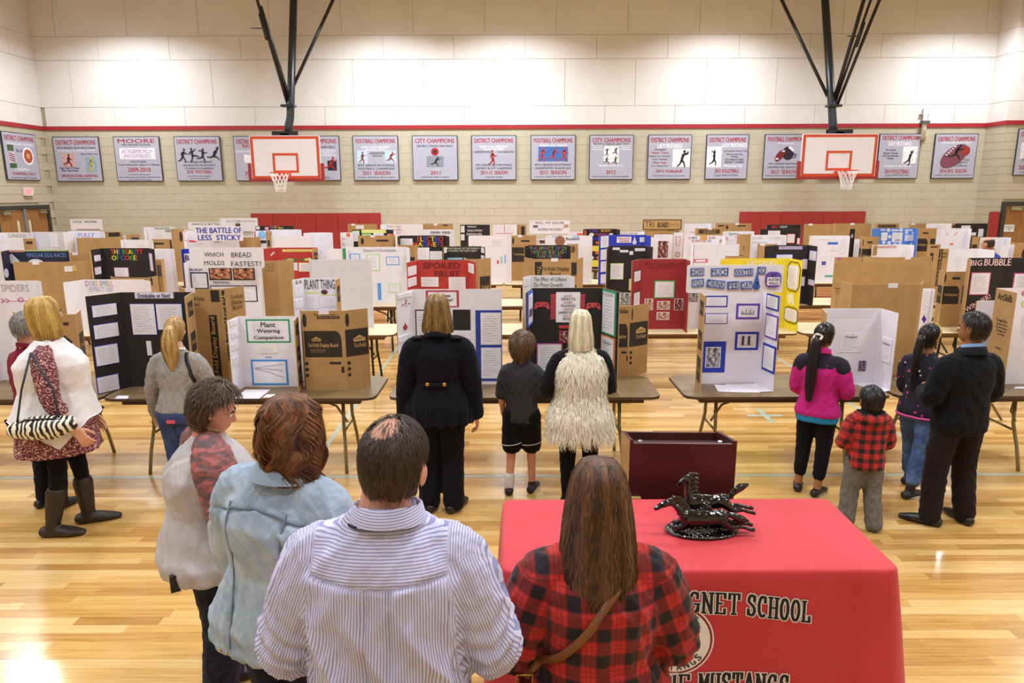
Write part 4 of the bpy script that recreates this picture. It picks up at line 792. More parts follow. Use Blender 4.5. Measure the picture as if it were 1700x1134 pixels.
B('red board titled Spoiled Fruit with dark red letters, second row', Y2 + .05, (675, 692, 777, 790), 'red', 432, items=[T('C', 703, 436, 764, 445.5, 'SPOILED', '641a1a', .03), T('C', 722, 450, 764, 459, 'FRUIT', '641a1a', .03), G('C', 699, 460, 728, 476), G('C', 745, 460, 773, 484), G('L', 677, 442, 691, 457), G('L', 677, 461, 691, 475), G('R', 778, 438, 787, 453)])
B('cardboard back with dark print right of the Spoiled Fruit board', K2, (770, 775, 794, 815), back=True, top=430, ww=.22, prints=print_small)
B('cardboard back printed Tri-Fold Display Board above the caffeine board', K2, (871, 885, 959, 968), back=True, top=430, tagw=-.02, prints=print_words)
B('black board with white word strips and a lime page, beside the dark red board', Y3 - .3, (1008, 1012, 1072, 1084), 'black', 408, items=[G('C', 1017, 411, 1029, 415), G('C', 1029, 415, 1043, 419), G('C', 1045, 417, 1051, 423), G('C', 1054, 412, 1071, 417), G('C', 1013, 437, 1035, 464, 'b8d24a', .04), S('C', 1044, 463, 1056, 482, 'd8dc9a'), PHO('C', 1029, 486, 1048, 505, 'grey')])
B('dark red board with green framed page and food photographs, second row', Y2, (1050, 1064, 1138, 1146), 'dred', 430, items=[T('C', 1072, 434, 1130, 441, 'What is the best method to', '741a1e', .0), T('C', 1078, 442, 1124, 447, 'keep apples from browning?', '741a1e', .0), G('C', 1086, 466, 1120, 495, '3fae5a', .06), PHO('C', 1070, 496, 1084, 515, 'food'), PHO('C', 1091, 500, 1112, 514, 'food'), PHO('C', 1119, 496, 1134, 515, 'plum'), PHO('C', 1090, 518, 1111, 531, 'food'), G('L', 1052, 449, 1063, 468, '3a2426', .06), G('L', 1051, 484, 1062, 508, '3a2426', .06)])
B('small white board corner with a grey eye photograph behind the water board', Y2 + .1, (1130, 1136, 1160, 1164), 'white', 468, ww=.08, items=[PHO('C', 1140, 487, 1158, 501, 'grey', '26262c')])
B('bright yellow board with drawn black clouds and a paper tooth', Y2 + .05, (1196, 1232, 1310, 1332), 'yellow', 429, items=[T('C', 1241, 433, 1288, 440, 'DIET DRINKS', 'f4f0d8', .02), G('R', 1302, 440, 1325, 479), ('cloud', 'R', 1300, 435, 1328, 482, '2a2610'), ('poly', 'R', 1305, 488, 1320, 507, 'f0ecd8', [(1306, 490), (1313, 487), (1318, 489), (1317, 497), (1319, 507), (1316, 507), (1313, 500), (1312, 506), (1309, 504), (1308, 497)]), G('R', 1301, 513, 1323, 532), ('cloud', 'R', 1299, 510, 1325, 535, '2a2610')])
B('plain cardboard back with a wide cardboard header, behind the man in black', K2 - .1, (1384, 1388, 1500, 1530), back=True, top=452, header=(1384, 1547, 435, 478, 'kraft', [], .0), ww=.27, hname='header_panel')
B('narrow white wing with a purple diamond behind the tall cardboard', Y2 - .2, (1522, 1527, 1548, 1552), 'white', 479, ww=.08, items=[('poly', 'C', 1530, 523, 1538, 537, '4a2a8a', [(1534, 523), (1530, 530), (1534, 537), (1538, 530)]), G('C', 1530, 470, 1544, 520)])
B('cardboard back with dark printed arch, right of the cardboard header', K2 - .1, (1560, 1568, 1600, 1612), back=True, top=451, ww=.2, prints=print_small)
B('black board titled Big Bubble Winner with pink letters, second row right', Y2 - .1, (1612, 1607, 1735, 1760), 'black', 428, items=[T('C', 1612, 432, 1630, 441, 'BIG', 'eac8ce', .02), T('C', 1634, 430, 1678, 441, 'BUBBLE', 'eac8ce', .02), G('C', 1610, 452, 1643, 490, 'c2487a', .05), G('C', 1681, 453, 1715, 490, 'c2487a', .05), T('C', 1600, 499, 1645, 507, 'WINNER!', 'eab0b8', .02, 32), S('C', 1640, 499, 1700, 502, 'c2487a')])
# ---- third row
B('navy board titled Vinegar Egg with a rainbow scalloped border', Y3, (2, 14, 112, 114), 'navy', 415, items=[T('C', 44, 420, 110, 427, 'VINEGAR EGG RACES', '6a8ad0', .01), S('C', 8, 412, 112, 417, 'b4d88a'), S('C', 12, 416, 40, 418.5, 'd88a7a'), ('poly', 'C', 8, 422, 33, 440, 'd8d8e8', [(8, 430), (19, 421), (33, 434), (24, 440)]), ('oval', 'C', 47, 430, 72, 442, 'd8dcec'), ('oval', 'L', 3, 446, 14, 462, 'd8dcec')])
B('plain cardboard wing standing behind the vinegar cardboard', K3 + .1, (115, 118, 148, 156), back=True, top=420, ww=.12, tagw=-.3)
RBW = ['d2402c', 'e8d43a', '3a5fc8', '3f9a4a', 'd2402c', 'e8d43a', '3f9a4a', '3a5fc8', 'd2402c']
B('black board titled The Reality of Coke in rainbow letters', Y3 - .05, (150, 168, 246, 256), 'black', 412, items=[T('C', 184, 414, 237, 422, 'THE REALITY', RBW, .03), T('C', 186, 424, 228, 432, 'OF COKE!', ['e8d43a', '3f9a4a', '3a5fc8', 'd2402c', '3f9a4a', 'e8d43a', 'd2402c'], .03), G('L', 156, 423, 167, 434, 'b04aa8', .06), G('L', 157, 443, 168, 456, 'b04aa8', .06), G('C', 190, 444, 214, 460, 'b8489a', .05), G('R', 247, 420, 254, 450, 'b04aa8', .08)])
B('white board with faint notes right of the rainbow-lettered black board', Y3 + .2, (252, 255, 283, 289), 'white', 413, ww=.12, items=[G('C', 258, 414, 281, 424), G('C', 272, 434, 281, 443, 'e0b0c0', .06)])
B('small cardboard flap with dark label leaning on the white notes board', Y3 - .2, (256, 258, 268, 272), back=True, top=431, ww=.08, items=[S('C', 258, 440, 268, 459, '55524e')])
B('red board with a yellow title strip and green stickers', Y3 - .1, (437, 459, 527, 518), 'red', 411, prints=print_spine('R'), ww=.25, items=[S('C', 469, 414, 519, 418, 'e8e07a'), T('C', 473, 415, 515, 417.4, 'TO CHEW OR NOT TO CHEW', '9a8a3a', .0), S('C', 472, 429, 492, 434, '2f7a4a'), ('oval', 'C', 476, 429.5, 488, 433.5, 'e0d85a'), S('C', 499, 429, 519, 433, '2f7a4a'), ('oval', 'C', 505, 429, 515, 433, 'e0d85a'), G('C', 485, 436, 494, 449), G('C', 496, 436, 518, 451, 'e8e08a', .08), ('poly', 'L', 448, 418, 456, 425, 'd8d0d0', [(448, 424), (454, 418), (456, 419), (450, 425)])])
B('white board pencilled Reward vs Punishment with blue and green frames', Y3, (568, 578, 673, 680), 'white', 410, items=[T('C', 604, 413, 658, 418, 'Reward vs Punishment', '8a8890', .0), G('C', 581, 421, 598, 440, '6aa8e0', .1), G('C', 609, 422, 631, 450, 'b0dc9a', .08), G('C', 641, 426, 663, 440, '5a9ae0', .1), G('C', 668, 424, 673, 447, 'b0dc9a', .08), S('C', 627, 470, 633, 498, '5a9ae0'), G('C', 645, 471, 665, 486, 'b0dc9a', .1), S('C', 655, 477, 658, 484, '4a6ac0'), S('L', 569, 412, 574, 432, '2f8a4a')])
B('cardboard back between the reward board and the electro magnets board', K3 + .15, (660, 664, 688, 693), back=True, top=407, ww=.1, items=[S('C', 681, 427, 692, 433, INK)])
B('black board asking What Brand of Toothpaste Whitens the Teeth Best', Y3 + .05, (736, 742, 798, 805), 'black', 409, ww=.2, items=[T('C', 742, 411, 796, 414, 'WHAT BRAND OF TOOTHPASTE', 'd8d4c0', .01), T('C', 744, 415, 792, 418, 'WHITENS THE TEETH BEST?', 'd8d4c0', .01), G('L', 737, 411, 741.5, 420), G('R', 799, 411, 804, 420), G('R', 799, 424, 804, 430), S('C', 742, 428, 768, 431, '9ac0e0')])
B('black board with neon letters about light and plant growth', Y3, (871, 879, 941, 948), 'black', 407, ww=.2, items=[T('C', 879, 409.5, 944, 415, 'THE EFFECT OF DIF', ['b8b84a', '4a8ac8', 'c04a7a', '8ab04a']), T('C', 881, 416, 944, 421.5, 'TYPES OF BEST LIGHT', ['c04a7a', 'b8b84a', '4a8ac8', '8ab04a']), T('C', 892, 422.5, 932, 428, 'PLANT GROWTH', ['8ab04a', 'c04a7a', '4a8ac8'])])
B('blank white back with a pink framed label, third row centre right', K3, (1148, 1152, 1222, 1228), back=True, top=406, outer='white', ww=.15, items=[S('C', 1152, 430, 1175, 436, 'd05a80'), S('C', 1155, 431.5, 1171, 434.5, 'f0eef2')])
B('cardboard wings peeking behind the yellow board, left side', K3 - .4, (1204, 1208, 1236, 1244), back=True, top=425, ww=.1)
B('black board with violet pages, tall wing at its right, third row', Y3 - .2, (1270, 1286, 1343, 1357), 'black', 407, items=[S('C', 1293, 409, 1332, 414, 'c8b8d8'), T('C', 1295, 410, 1330, 413, 'Which paper towel', '6a4a8a', .0), G('C', 1288, 422, 1316, 435, '4a4ac8', .08), G('C', 1331, 430, 1342, 447, '9a7ac8', .06), G('C', 1330, 459, 1336, 475, '5a5ad0', .1), G('R', 1344, 416, 1356, 433, '4a5ad0', .05), G('R', 1342, 464, 1353, 474, '9a7ac8', .08)])
B('plain cardboard back with a small coloured badge above the cardboard header', K3 - .2, (1386, 1389, 1419, 1432), back=True, top=427, ww=.12, items=[S('C', 1389, 427, 1395, 432, 'b05a8a')])
B('plain cardboard back standing right above the wide cardboard header', K3 - .1, (1432, 1467, 1540, 1548), back=True, top=427, ww=.3, tagw=.05)
B('cardboard wing with black rotated words, third row right', K3 - .4, (1551, 1556, 1574, 1576), back=True, top=413, ww=.06, items=[S('C', 1556, 414, 1562, 475, '2a2019'), ('vtext', 'C', 1557, 416, 1561, 473, 'Tri-Fold Display Board', KT), T('C', 1564, 418, 1573, 428, 'Display\nBoard', INK)])
B('wide white board with pencil drawings behind the big bubble board', Y3 + .3, (1573, 1577, 1622, 1652), 'white', 413, ww=.3, items=[G('C', 1580, 424, 1612, 446)])
# ---- fourth row
B('white board pencilled Candles at the far left, fourth row', Y4 + .2, (-12, -2, 44, 50), 'white', 386, ww=.2, items=[T('C', 14, 388, 44, 394, 'CANDLES', '9a9490', .0), G('C', 0, 390, 10, 400)])
B('blank grey-white board left of the Pully board', Y4 + .1, (50, 56, 94, 106), 'grey', 385, ww=.2, items=[G('C', 84, 388, 104, 410)])
B('small cardboard box back in front of the far left white boards', Y4 - .3, (38, 42, 54, 58), back=True, top=396, ww=.1, items=[S('C', 43, 401, 54, 405, INK)])
B('white board titled Pully in pink and blue letters', Y4, (104, 126, 166, 174), 'white', 384, ww=.3, items=[T('C', 130, 387, 157, 394, 'PULLY', ['6ab0e0', 'e07ab0', '6ab0e0', 'e07ab0', '6ab0e0'], .02), S('L', 106, 378, 122, 380, '2a2c3c'), G('C', 120, 402, 132, 413, 'e0808a', .08)])
B('low plain cardboard back below the Pully letters', K4 - .8, (126, 129, 176, 202), back=True, top=395, ww=.25, tagw=0)
B('blank white board above the rainbow-lettered black board', Y4 - .3, (200, 204, 246, 254), 'white', 398, ww=.12, items=[G('C', 230, 404, 244, 408)])
B('cardboard back with small print left of the bread board', K4 - .7, (252, 255, 284, 288), back=True, top=397, ww=.08, items=[S('C', 256, 403, 272, 406, INK), S('C', 284, 399, 288, 445, INK)])
B('tall cardboard wing with dark print left of the battle board', K4 + .1, (284, 287, 296, 305), back=True, top=377, ww=.2, items=[('oval', 'R', 297, 384, 303, 402, INK)])
B('white board with header The Battle of Less Sticky in blue', Y4 - .2, (304, 312, 386, 396), 'white', 383, header=(321, 403, 376, 400, 'white', [('text', 325, 378, 401, 387, 'THE BATTLE OF', '2434b0', .04), ('text', 329, 390, 400, 399, 'LESS  STICKY', '2434b0', .04)]), items=[G('L', 306, 382, 311, 400, 'd04a6a', .08), S('C', 313, 399, 326, 402, 'd04a5a'), G('C', 328, 398, 338, 404), T('C', 356, 400, 368, 403, 'items', '55555e')])
B('white board with header Which Is Better behind the blue battle letters', Y5 - .2, (303, 308, 376, 384), 'white', 382, ww=.12, header=(312, 378, 369, 381, 'white', [('text', 318, 370.5, 366, 374, 'WHICH IS BETTER?', '40404a', .0)]))
B('plain cardboard back right of the Less Sticky header', K4 - .6, (388, 393, 417, 432), back=True, top=394, ww=.2)
B('white board asking Are All Sugars the Same above the blue battle letters', Y5 + .3, (366, 372, 419, 422), 'white', 384, ww=.1, header=(366, 428, 362, 384, 'white', [('text', 376, 365, 424, 370, 'Are all Sugars the Same?', '8a8a94', .0), ('photo', 391, 371, 399, 377, 'dark')]))
B('white board with a pale blue circle left of the blank white ones, fourth row', Y4, (424, 428, 444, 450), 'white', 383, ww=.12, items=[('oval', 'C', 429, 382, 442, 397, '8ab8e4'), S('C', 432, 399, 442, 404, '26262c')])
B('narrow cardboard wing with dark print beside the pale blue circle', Y4 - .2, (441, 443, 448, 451), back=True, top=384, ww=.06, items=[S('C', 443, 399, 448, 409, INK)])
B('white board with thin pencil marks left of the blank white back', Y4 + .2, (448, 452, 492, 500), 'white', 381, ww=.14, items=[G('C', 483, 383, 496, 392)])
B('blank white back of a board above the red sticker board', K4 - .7, (450, 454, 516, 522), back=True, top=392, outer='white', ww=.1)
B('white board with a grey graph and a small dark photograph, fourth row', Y4 + .2, (504, 519, 544, 552), 'white', 386, ww=.22, prints=print_spine('R'), items=[G('C', 530, 390, 540, 398), PHO('C', 526, 416, 533, 423, 'blue', '26324a')])
B('low blank white board left of the reward board', Y4 - .5, (540, 544, 562, 570), 'white', 413, ww=.1)
B('white board with red and orange notices left of the black lime board', Y4, (565, 567, 581, 586), 'white', 386, ww=.1, items=[S('C', 575, 387, 584, 393, 'e0703a'), T('C', 568, 395, 574, 398, 'food', 'c83a4a'), G('C', 568, 400, 574, 406), T('C', 569, 404, 573, 407, 'eat', 'c83a4a')])
B('black board with lime green and yellow papers, fourth row', Y4 + .15, (584, 599, 642, 653), 'black', 381, ww=.2, items=[G('L', 585, 383, 597, 401, 'b0d84a', .06), S('C', 600, 381, 641, 387, 'e6e48a'), S('C', 601, 388, 616, 392, 'a8dc8a'), G('C', 620, 387, 637, 393), S('R', 643, 388, 652, 392, 'e0805a')])
B('low cardboard back with an oval mark, below the lime and yellow papers', K4 - .65, (594, 597, 651, 656), back=True, top=391, ww=.1, tagw=-.1, items=[('oval', 'C', 599, 395, 604, 406, INK), S('C', 625, 398, 645, 401, INK)])
B('white board with large letters MMM MMM', Y4 + .3, (696, 702, 748, 754), 'white', 381, ww=.12, items=[T('C', 715, 384, 731, 389, 'MMM', '2c3a4c', .01), T('C', 734, 384, 750, 389, 'MMM', '2c3a4c', .01)])
EM = ['c83a2c', 'e8d43a', '3a4fd0']
B('black board titled Electro Magnets in red yellow and blue letters', Y4 - .1, (660, 664, 738, 746), 'black', 391, items=[T('C', 693, 393, 736, 401, 'ELECTRO', EM, .05), T('C', 686, 402, 736, 409.5, 'MAGNETS', EM, .05), G('C', 662, 396, 685, 408), G('C', 693, 411, 713, 431), G('C', 714, 417, 734, 431), S('C', 720, 423, 730, 425, '2a2a30')])
B('blank white board with faint coloured bars, big and pale in the centre', Y4 - .1, (778, 783, 842, 849), 'white', 391, ww=.13, items=[G('C', 814, 396, 838, 408), T('C', 818, 398, 836, 405, 'HEAT', 'dcd2d2', .0), S('C', 825, 432, 828, 438, 'd04a5a'), S('C', 831, 426, 834, 437, '9ad0c0'), S('C', 837, 423, 840, 437, 'a0b8e0')])
B('cardboard back with dark printed panel right of the pale bar board', K4 + .1, (846, 849, 884, 890), back=True, top=391, ww=.1, prints=print_small, tagw=-.1)
B('white board with a face photograph titled Rockets', Y4 - .1, (905, 912, 962, 985), 'white', 391, ww=.25, items=[('oval', 'C', 921, 391, 938, 409, '94604a'), T('C', 940, 394, 962, 398.5, 'Rockets', '2a2a32', .03), S('C', 916, 391, 924, 394, 'a8c4e4'), S('C', 952, 390.5, 964, 394, '9ac0e4')])
B('cardboard wing with curled black print beside the neon light board', K4 - .9, (942, 945, 956, 960), back=True, top=405, ww=.1, items=[('oval', 'C', 946, 408, 955, 420, '55432c')])
B('white board with two dark photographs below the solar oven header', Y5 - .3, (884, 888, 944, 948), 'white', 396, header=(879, 946, 366, 388, 'white', [('text', 888, 368, 937, 372, 'WILL MY SOLAR', '40404c', .0), ('text', 893, 379, 934, 383, 'OVEN WORK?', '40404c', .0), ('photo', 885, 374, 893, 378, 'color'), ('photo', 936, 373, 944, 378, 'food')]), items=[PHO('C', 895, 398, 912, 405, 'dark'), PHO('C', 914, 398, 930, 404, 'bread')])
B('black board asking Can Body with purple orange letters and yellow notes', Y5 - .9, (968, 973, 1022, 1029), 'black', 380, items=[T('C', 978, 381, 991, 385, 'CAN', '6a3ac0', .03), T('C', 998, 381, 1014, 385, 'BODY', 'e0a03a', .03), T('C', 988, 387, 1006, 391, 'WASH', 'b03a8a', .03), T('C', 977, 394, 1000, 398.5, 'MAKE', '2a3ad8', .03), ('oval', 'C', 978, 386.5, 986, 392.5, 'e4dcdc'), ('oval', 'C', 1011, 387, 1018, 391, 'e4dcdc'), S('C', 989, 401, 995, 405, 'e06a3a'), S('C', 977, 408, 995, 417, 'e8d84a'), ('oval', 'C', 978, 425, 986, 431, 'e4dcdc'), S('C', 990, 426, 995, 430, 'e06a3a'), S('C', 978, 432, 994, 443, 'e8d84a'), S('L', 970, 383, 973, 390, 'e06a3a'), S('L', 970, 403, 973, 408, 'e06a3a'), S('C', 988, 417, 995, 422, 'e06a3a')])
B('blue board titled Parachute Dilemma with white pages', Y4 - .2, (995, 1011, 1070, 1081), 'blue', 390, items=[S('C', 1024, 393, 1048, 403, wt), T('C', 1026, 394.5, 1046, 398, 'PARACHUTE', 'a83a3a', .02), T('C', 1028, 399, 1045, 402, 'DILEMMA', 'a83a3a', .02), ('drop', 'C', 1050, 392, 1057, 406, 'd8d4e0'), G('C', 1062, 394, 1078, 402), G('L', 997, 392, 1010, 411), G('L', 997, 414, 1010, 431), G('L', 997, 434, 1010, 451), G('L', 997, 455, 1010, 470)])
B('white board with a tall dark candy photograph, fourth row', Y4, (1076, 1080, 1112, 1117), 'white', 394, ww=.12, items=[PHO('C', 1091, 399, 1110, 429, 'plum')])
B('narrow white board with red framed notes right of the candy photograph', Y4 + .3, (1119, 1122, 1130, 1134), 'white', 386, ww=.08, items=[G('C', 1122, 393, 1130, 408, 'd84a4a', .12), G('C', 1122, 419, 1129, 426, 'd84a4a', .16)])
B('white board titled Gummy Bear Expansion in coloured letters', Y4 - .1, (1136, 1141, 1198, 1205), 'white', 391, items=[T('C', 1143, 393, 1158, 397, 'GUMMY', ['d04a3a', 'e0b03a', '3a5ac8', '4a9a4a'], .02), T('C', 1177, 393, 1188, 396.5, 'BEAR', ['d04a3a', 'e0b03a', '3a5ac8'], .02), T('C', 1149, 398, 1180, 402, 'EXPANSION', ['d04a3a', 'e0b03a', '3a5ac8'], .02), ('poly', 'C', 1194, 398, 1199, 402, 'b08a5a', [(1194, 402), (1199, 402), (1196.5, 397.5)]), S('C', 1162, 391, 1174, 398, 'd0a05a'), S('C', 1144, 406, 1152, 426, 'e0dce8')])
B('white board titled Sprite in green letters', Y4 + .2, (1200, 1206, 1246, 1252), 'white', 384, ww=.12, items=[T('C', 1210, 386, 1226, 391, 'Sprite', '3a8a4a', .01), T('C', 1220, 392, 1227, 395, 'Coke', 'd04a5a', .02), S('C', 1203, 394, 1208, 398, 'e06ab0'), G('C', 1208, 398, 1222, 408, 'd08aa0', .06)])
B('cardboard wing with dots of print right of the green lettered board', K4 - .7, (1224, 1227, 1237, 1247), back=True, top=389, ww=.14, items=[S('C', 1227, 424, 1236, 427, INK), ('oval', 'C', 1234, 408, 1236, 411, INK), ('oval', 'C', 1234, 413, 1236, 416, INK)])
B('white board pencilled Solid Dyed, fourth row right', Y4 - .1, (1243, 1248, 1299, 1306), 'white', 390, ww=.14, items=[T('C', 1249, 393, 1266, 397, 'SOLID', 'b8b2b0', .0), T('C', 1279, 393, 1296, 397, 'DYED', 'b8b2b0', .0), S('C', 1249, 402, 1272, 403, 'a8a8b0')])
B('small cardboard back with a white tag below the pencilled dyed board', K4 - .9, (1258, 1261, 1281, 1291), back=True, top=405, ww=.12, tagw=-.25)
B('white board with blue labels left of the thin black wing', Y4 - .1, (1344, 1349, 1402, 1411), 'white', 391, ww=.15, items=[G('C', 1360, 395, 1378, 398), S('C', 1374, 402, 1391, 406, '3a6ac8'), G('C', 1378, 409, 1392, 416), S('C', 1364, 434, 1371, 440, '4a5a9a'), S('C', 1369, 457, 1382, 460, '4aa08a'), G('C', 1394, 396, 1408, 420)])
B('thin black wing with white labels right of the blue labelled board', Y4 + .1, (1411, 1413, 1417, 1420), 'black', 380, ww=.05, items=[S('C', 1413.5, 389, 1416.5, 395, wt), S('C', 1413.5, 422, 1416.5, 427, wt)])
B('narrow white page board beside the thin black wing', Y4 + .2, (1413, 1416, 1426, 1430), 'white', 397, ww=.08, items=[G('C', 1417, 400, 1426, 424)])
B('cardboard back with round and dark print left of the blue circle board', K4 - .5, (1428, 1432, 1452, 1460), back=True, top=393, ww=.2, prints=print_small)
B('white board with red letters below the blue circle board', Y4 - .35, (1448, 1457, 1508, 1518), 'white', 406, ww=.2, items=[T('C', 1458, 408, 1488, 412, 'KABOOM DYE', 'c84a3a', .02), S('L', 1449, 408, 1456, 424, 'a88050')])
B('cardboard back with dark printed corners right of the blue circle board', K4 - .5, (1540, 1544, 1558, 1562), back=True, top=406, ww=.12, items=[S('C', 1545, 409, 1556, 411, INK), S('C', 1544, 420, 1554, 433, INK)])
B('white board with small colour sketches, fourth row far right', Y4 - .1, (1556, 1563, 1606, 1613), 'white', 379, ww=.14, items=[S('C', 1571, 388, 1574, 391, 'e0b88a'), ('poly', 'C', 1584, 385, 1590, 391, 'e08a7a', [(1584, 390), (1589, 385), (1590, 386), (1585, 391)]), S('C', 1577, 404, 1582, 407, 'e0703a')])
B('white board left and behind the bald man in blue', Y4 + .1, (1622, 1628, 1670, 1679), 'white', 394, ww=.16)
B('small cardboard back between two white boards near the bald man', K4 - .5, (1613, 1615, 1624, 1628), back=True, top=393, ww=.1, items=[S('C', 1612, 406, 1622, 412, INK)])
B('white board right of the bald man in blue', Y4 - .4, (1660, 1671, 1681, 1684), 'white', 406, ww=.12, items=[G('C', 1673, 409, 1681, 424)])
B('plain cardboard back with an oval mark at the far right edge', K4 - .9, (1679, 1683, 1740, 1750), back=True, top=403, ww=.15, items=[('oval', 'C', 1696, 414, 1702, 430, INK)])
# ---- fifth row
B('white board with header Soda Power in small dark letters', Y5, (112, 120, 160, 168), 'white', 383, header=(117, 170, 364, 382, 'white', [('text', 121, 366.5, 136, 370, 'SODA', '34343c', .02), ('text', 141, 366.5, 161, 370, 'POWER!', '34343c', .02), ('sheet', 128, 380.5, 166, 382, '8a6a4a')]))
B('small cardboard back with dark wood-cut print right of Pully', K5 - .3, (168, 171, 178, 202), back=True, top=385, ww=.3, items=[S('R', 180, 386, 199, 393, INK)])
B('small white and cardboard back above the blank white board', K5, (200, 203, 209, 232), back=True, top=389, ww=.3, items=[S('C', 203, 390, 209, 399, wt), S('R', 218, 394, 230, 399, '3a3a40')])
B('white board titled The Backyard in dark green letters', Y5 - .1, (238, 243, 282, 290), 'white', 377, ww=.15, items=[T('C', 257, 378, 282, 381, 'THE BACKYARD', '2a6a4a', .02), T('C', 275, 382, 286, 385.5, 'PHYSICS', '24342c', .02), G('C', 250, 386, 276, 394)])
B('black board with rainbow letters Ouch My, low in front of the red pads', Y5, (424, 432, 482, 488), 'black', 375, ww=.12, items=[T('C', 448, 375, 463, 379, 'OUCH', ['e0506a', '4ab0d0', 'e8d84a', 'e0506a'], .03), T('C', 463, 377, 471, 380.5, 'MY', ['e8d84a', '6ad08a'], .03), S('L', 425, 376, 431, 381, 'd0cce0'), S('C', 440, 377, 446, 382, 'e0a0d0')])
B('plain cardboard back with white tag in front of the left red pads', K5 - .2, (577, 580, 622, 626), back=True, top=372, ww=.1, tagw=-.35, items=[G('C', 591, 374, 604, 380)])
B('white board with pastel letters Do All right of the left red pads', Y5 + .1, (632, 637, 681, 702), 'white', 372, ww=.3, items=[T('C', 643, 374, 666, 378, 'DO ALL', ['6ab0e0', 'e0708a', 'e8c84a'], .02), T('C', 652, 380, 668, 383, 'FLAMES', ['8a6ac8', 'e8c84a', 'e080b0'], .02), T('C', 658, 385, 666, 388.5, 'ACT', ['5a7ac8', 'e0708a'], .02)])
B('low cardboard back with white tag above the letters MMM MMM', K5, (702, 705, 748, 752), back=True, top=372, ww=.1, tagw=-.08, items=[S('C', 735, 373, 743, 375, INK)])
B('black board with white headline and pages, fifth row centre', Y5, (764, 772, 805, 813), 'black', 373, ww=.12, items=[T('C', 776, 375, 790, 378, 'WHICH', wt, .02), T('C', 776, 381, 800, 384.5, 'SOLUTION', wt, .02), T('C', 775, 387, 800, 390.5, 'DISSOLVES', wt, .02), G('L', 765, 375, 771, 386), G('L', 765, 389, 771, 399)])
B('white board with pink ruled notes beside a cardboard wing, fifth row', Y5, (818, 823, 852, 858), 'white', 373, ww=.1, items=[S('C', 837, 374, 838, 386, 'd06a80'), S('C', 824, 387, 852, 388, 'd06a80'), G('C', 840, 375, 850, 383)])
B('cardboard wing with dark print right of the pink ruled notes', K5 - .1, (852, 855, 862, 874), back=True, top=373, ww=.2, items=[S('R', 865, 376, 871, 390, INK)])
B('white board with an orange stripe left of the Can Body board', Y5 + .2, (942, 947, 980, 986), 'white', 384, ww=.1, items=[S('C', 958, 387, 972, 393, 'e06a4a')])
B('white board with thin violet title behind the blue parachute board', Y5 + .1, (1018, 1024, 1064, 1070), 'white', 385, ww=.12, items=[T('C', 1029, 386.5, 1058, 389.5, 'BIGGER IS BETTER', '8a7ac0', .0)])
B('cardboard board with a printed framed cardboard header standing on top', K5 - .1, (1070, 1079, 1121, 1128), back=True, top=380, ww=.2, tagw=0, header=(1067, 1132, 364, 382, 'kraft', [('sheet', 1067.6, 364.7, 1131.4, 381.3, '55402a'), ('sheet', 1069, 366, 1130, 380, 'c4a06a'), ('text', 1071, 367.5, 1086, 378, 'TRI', '4a3a28'), ('text', 1092, 369, 1110, 378, 'BOARD', '3a2c1e', .03), ('text', 1113, 371, 1128, 376, 'display header\nfits all boards', '6a5234')], .0), items=[('page', 'C', 1084, 388, 1118, 430, '8a6a44', .03), S('C', 1085, 389, 1117, 429, 'b8905c'), S('C', 1108, 381, 1119, 383, INK)])
B('white board with an orange line of letters, above Gummy Bear', Y5, (1136, 1141, 1176, 1181), 'white', 371, ww=.1, items=[T('C', 1145, 384.5, 1156, 386.5, 'battery', 'd0703a', .02)])
B('low cardboard back with a dark woodcut print above Gummy Bear', K5 - .5, (1154, 1157, 1197, 1201), back=True, top=379, ww=.1, tagw=.05, items=[S('C', 1160, 381, 1195, 388, '4a3826'), T('C', 1168, 382, 1188, 387, 'SCIENCE', 'a88a5a', .02)])
B('plain cardboard back with an oval mark left of the right red pads', K5, (1188, 1191, 1244, 1248), back=True, top=371, ww=.12, tagw=.12, items=[('oval', 'C', 1205, 374, 1209, 381, INK), S('C', 1225, 374, 1238, 376, INK), S('C', 1192, 374, 1202, 376, INK)])
B('black board titled Ball Temp in red and white letters', Y5 + .1, (1273, 1279, 1326, 1330), 'black', 373, ww=.1, items=[T('C', 1281, 375, 1292, 378.5, 'BALL', 'd84a4a', .03), T('C', 1294, 375, 1307, 378.5, 'TEMP', 'd0d0dc', .02)])
B('black board with a white label and red framed page below Ball Temp', Y5 - .4, (1262, 1266, 1323, 1330), 'black', 380, ww=.12, items=[G('C', 1275, 383, 1295, 391), G('C', 1306, 388, 1320, 404, 'c84a4a', .08), G('R', 1323, 395, 1328, 406, 'c84a4a', .12)])
B('wide plain cardboard back with a white tag before the right red pads', K5 - .3, (1335, 1337, 1380, 1384), back=True, top=372, ww=.08, tagw=-.3)
B('plain cardboard back right end of the right red pads', K5 - .2, (1384, 1388, 1440, 1447), back=True, top=371, ww=.1, tagw=.02)
B('low cardboard back with dark side behind the blue circle board', K5, (1452, 1456, 1490, 1493), back=True, top=371, ww=.1, tagw=0, items=[S('C', 1458, 373, 1488, 378, '5a4630')])
B('light blue board with many white circles and graph page', Y5 - .6, (1448, 1460, 1518, 1525), 'lblue', 379, items=[G('C', 1463, 386, 1473, 399), G('C', 1481, 386, 1498, 402), ('graph', 'C', 1485, 395, 1495, 400, 3, '2a3a5a'), G('C', 1502, 390, 1517, 400)] + [('oval', 'C', x - 3, y - 3, x + 3, y + 3, 'd0daf0') for x, y in ((1475, 382), (1496, 382), (1505, 386), (1516, 387), (1477, 393), (1467, 402), (1476, 403), (1486, 406), (1494, 405), (1514, 405), (1516, 418))] + [S('C', 1462, 381, 1470, 383, 'd8dcec'), S('C', 1480, 381, 1492, 384, 'd8dcec'), S('C', 1502, 381, 1515, 383.5, 'd8dcec')])
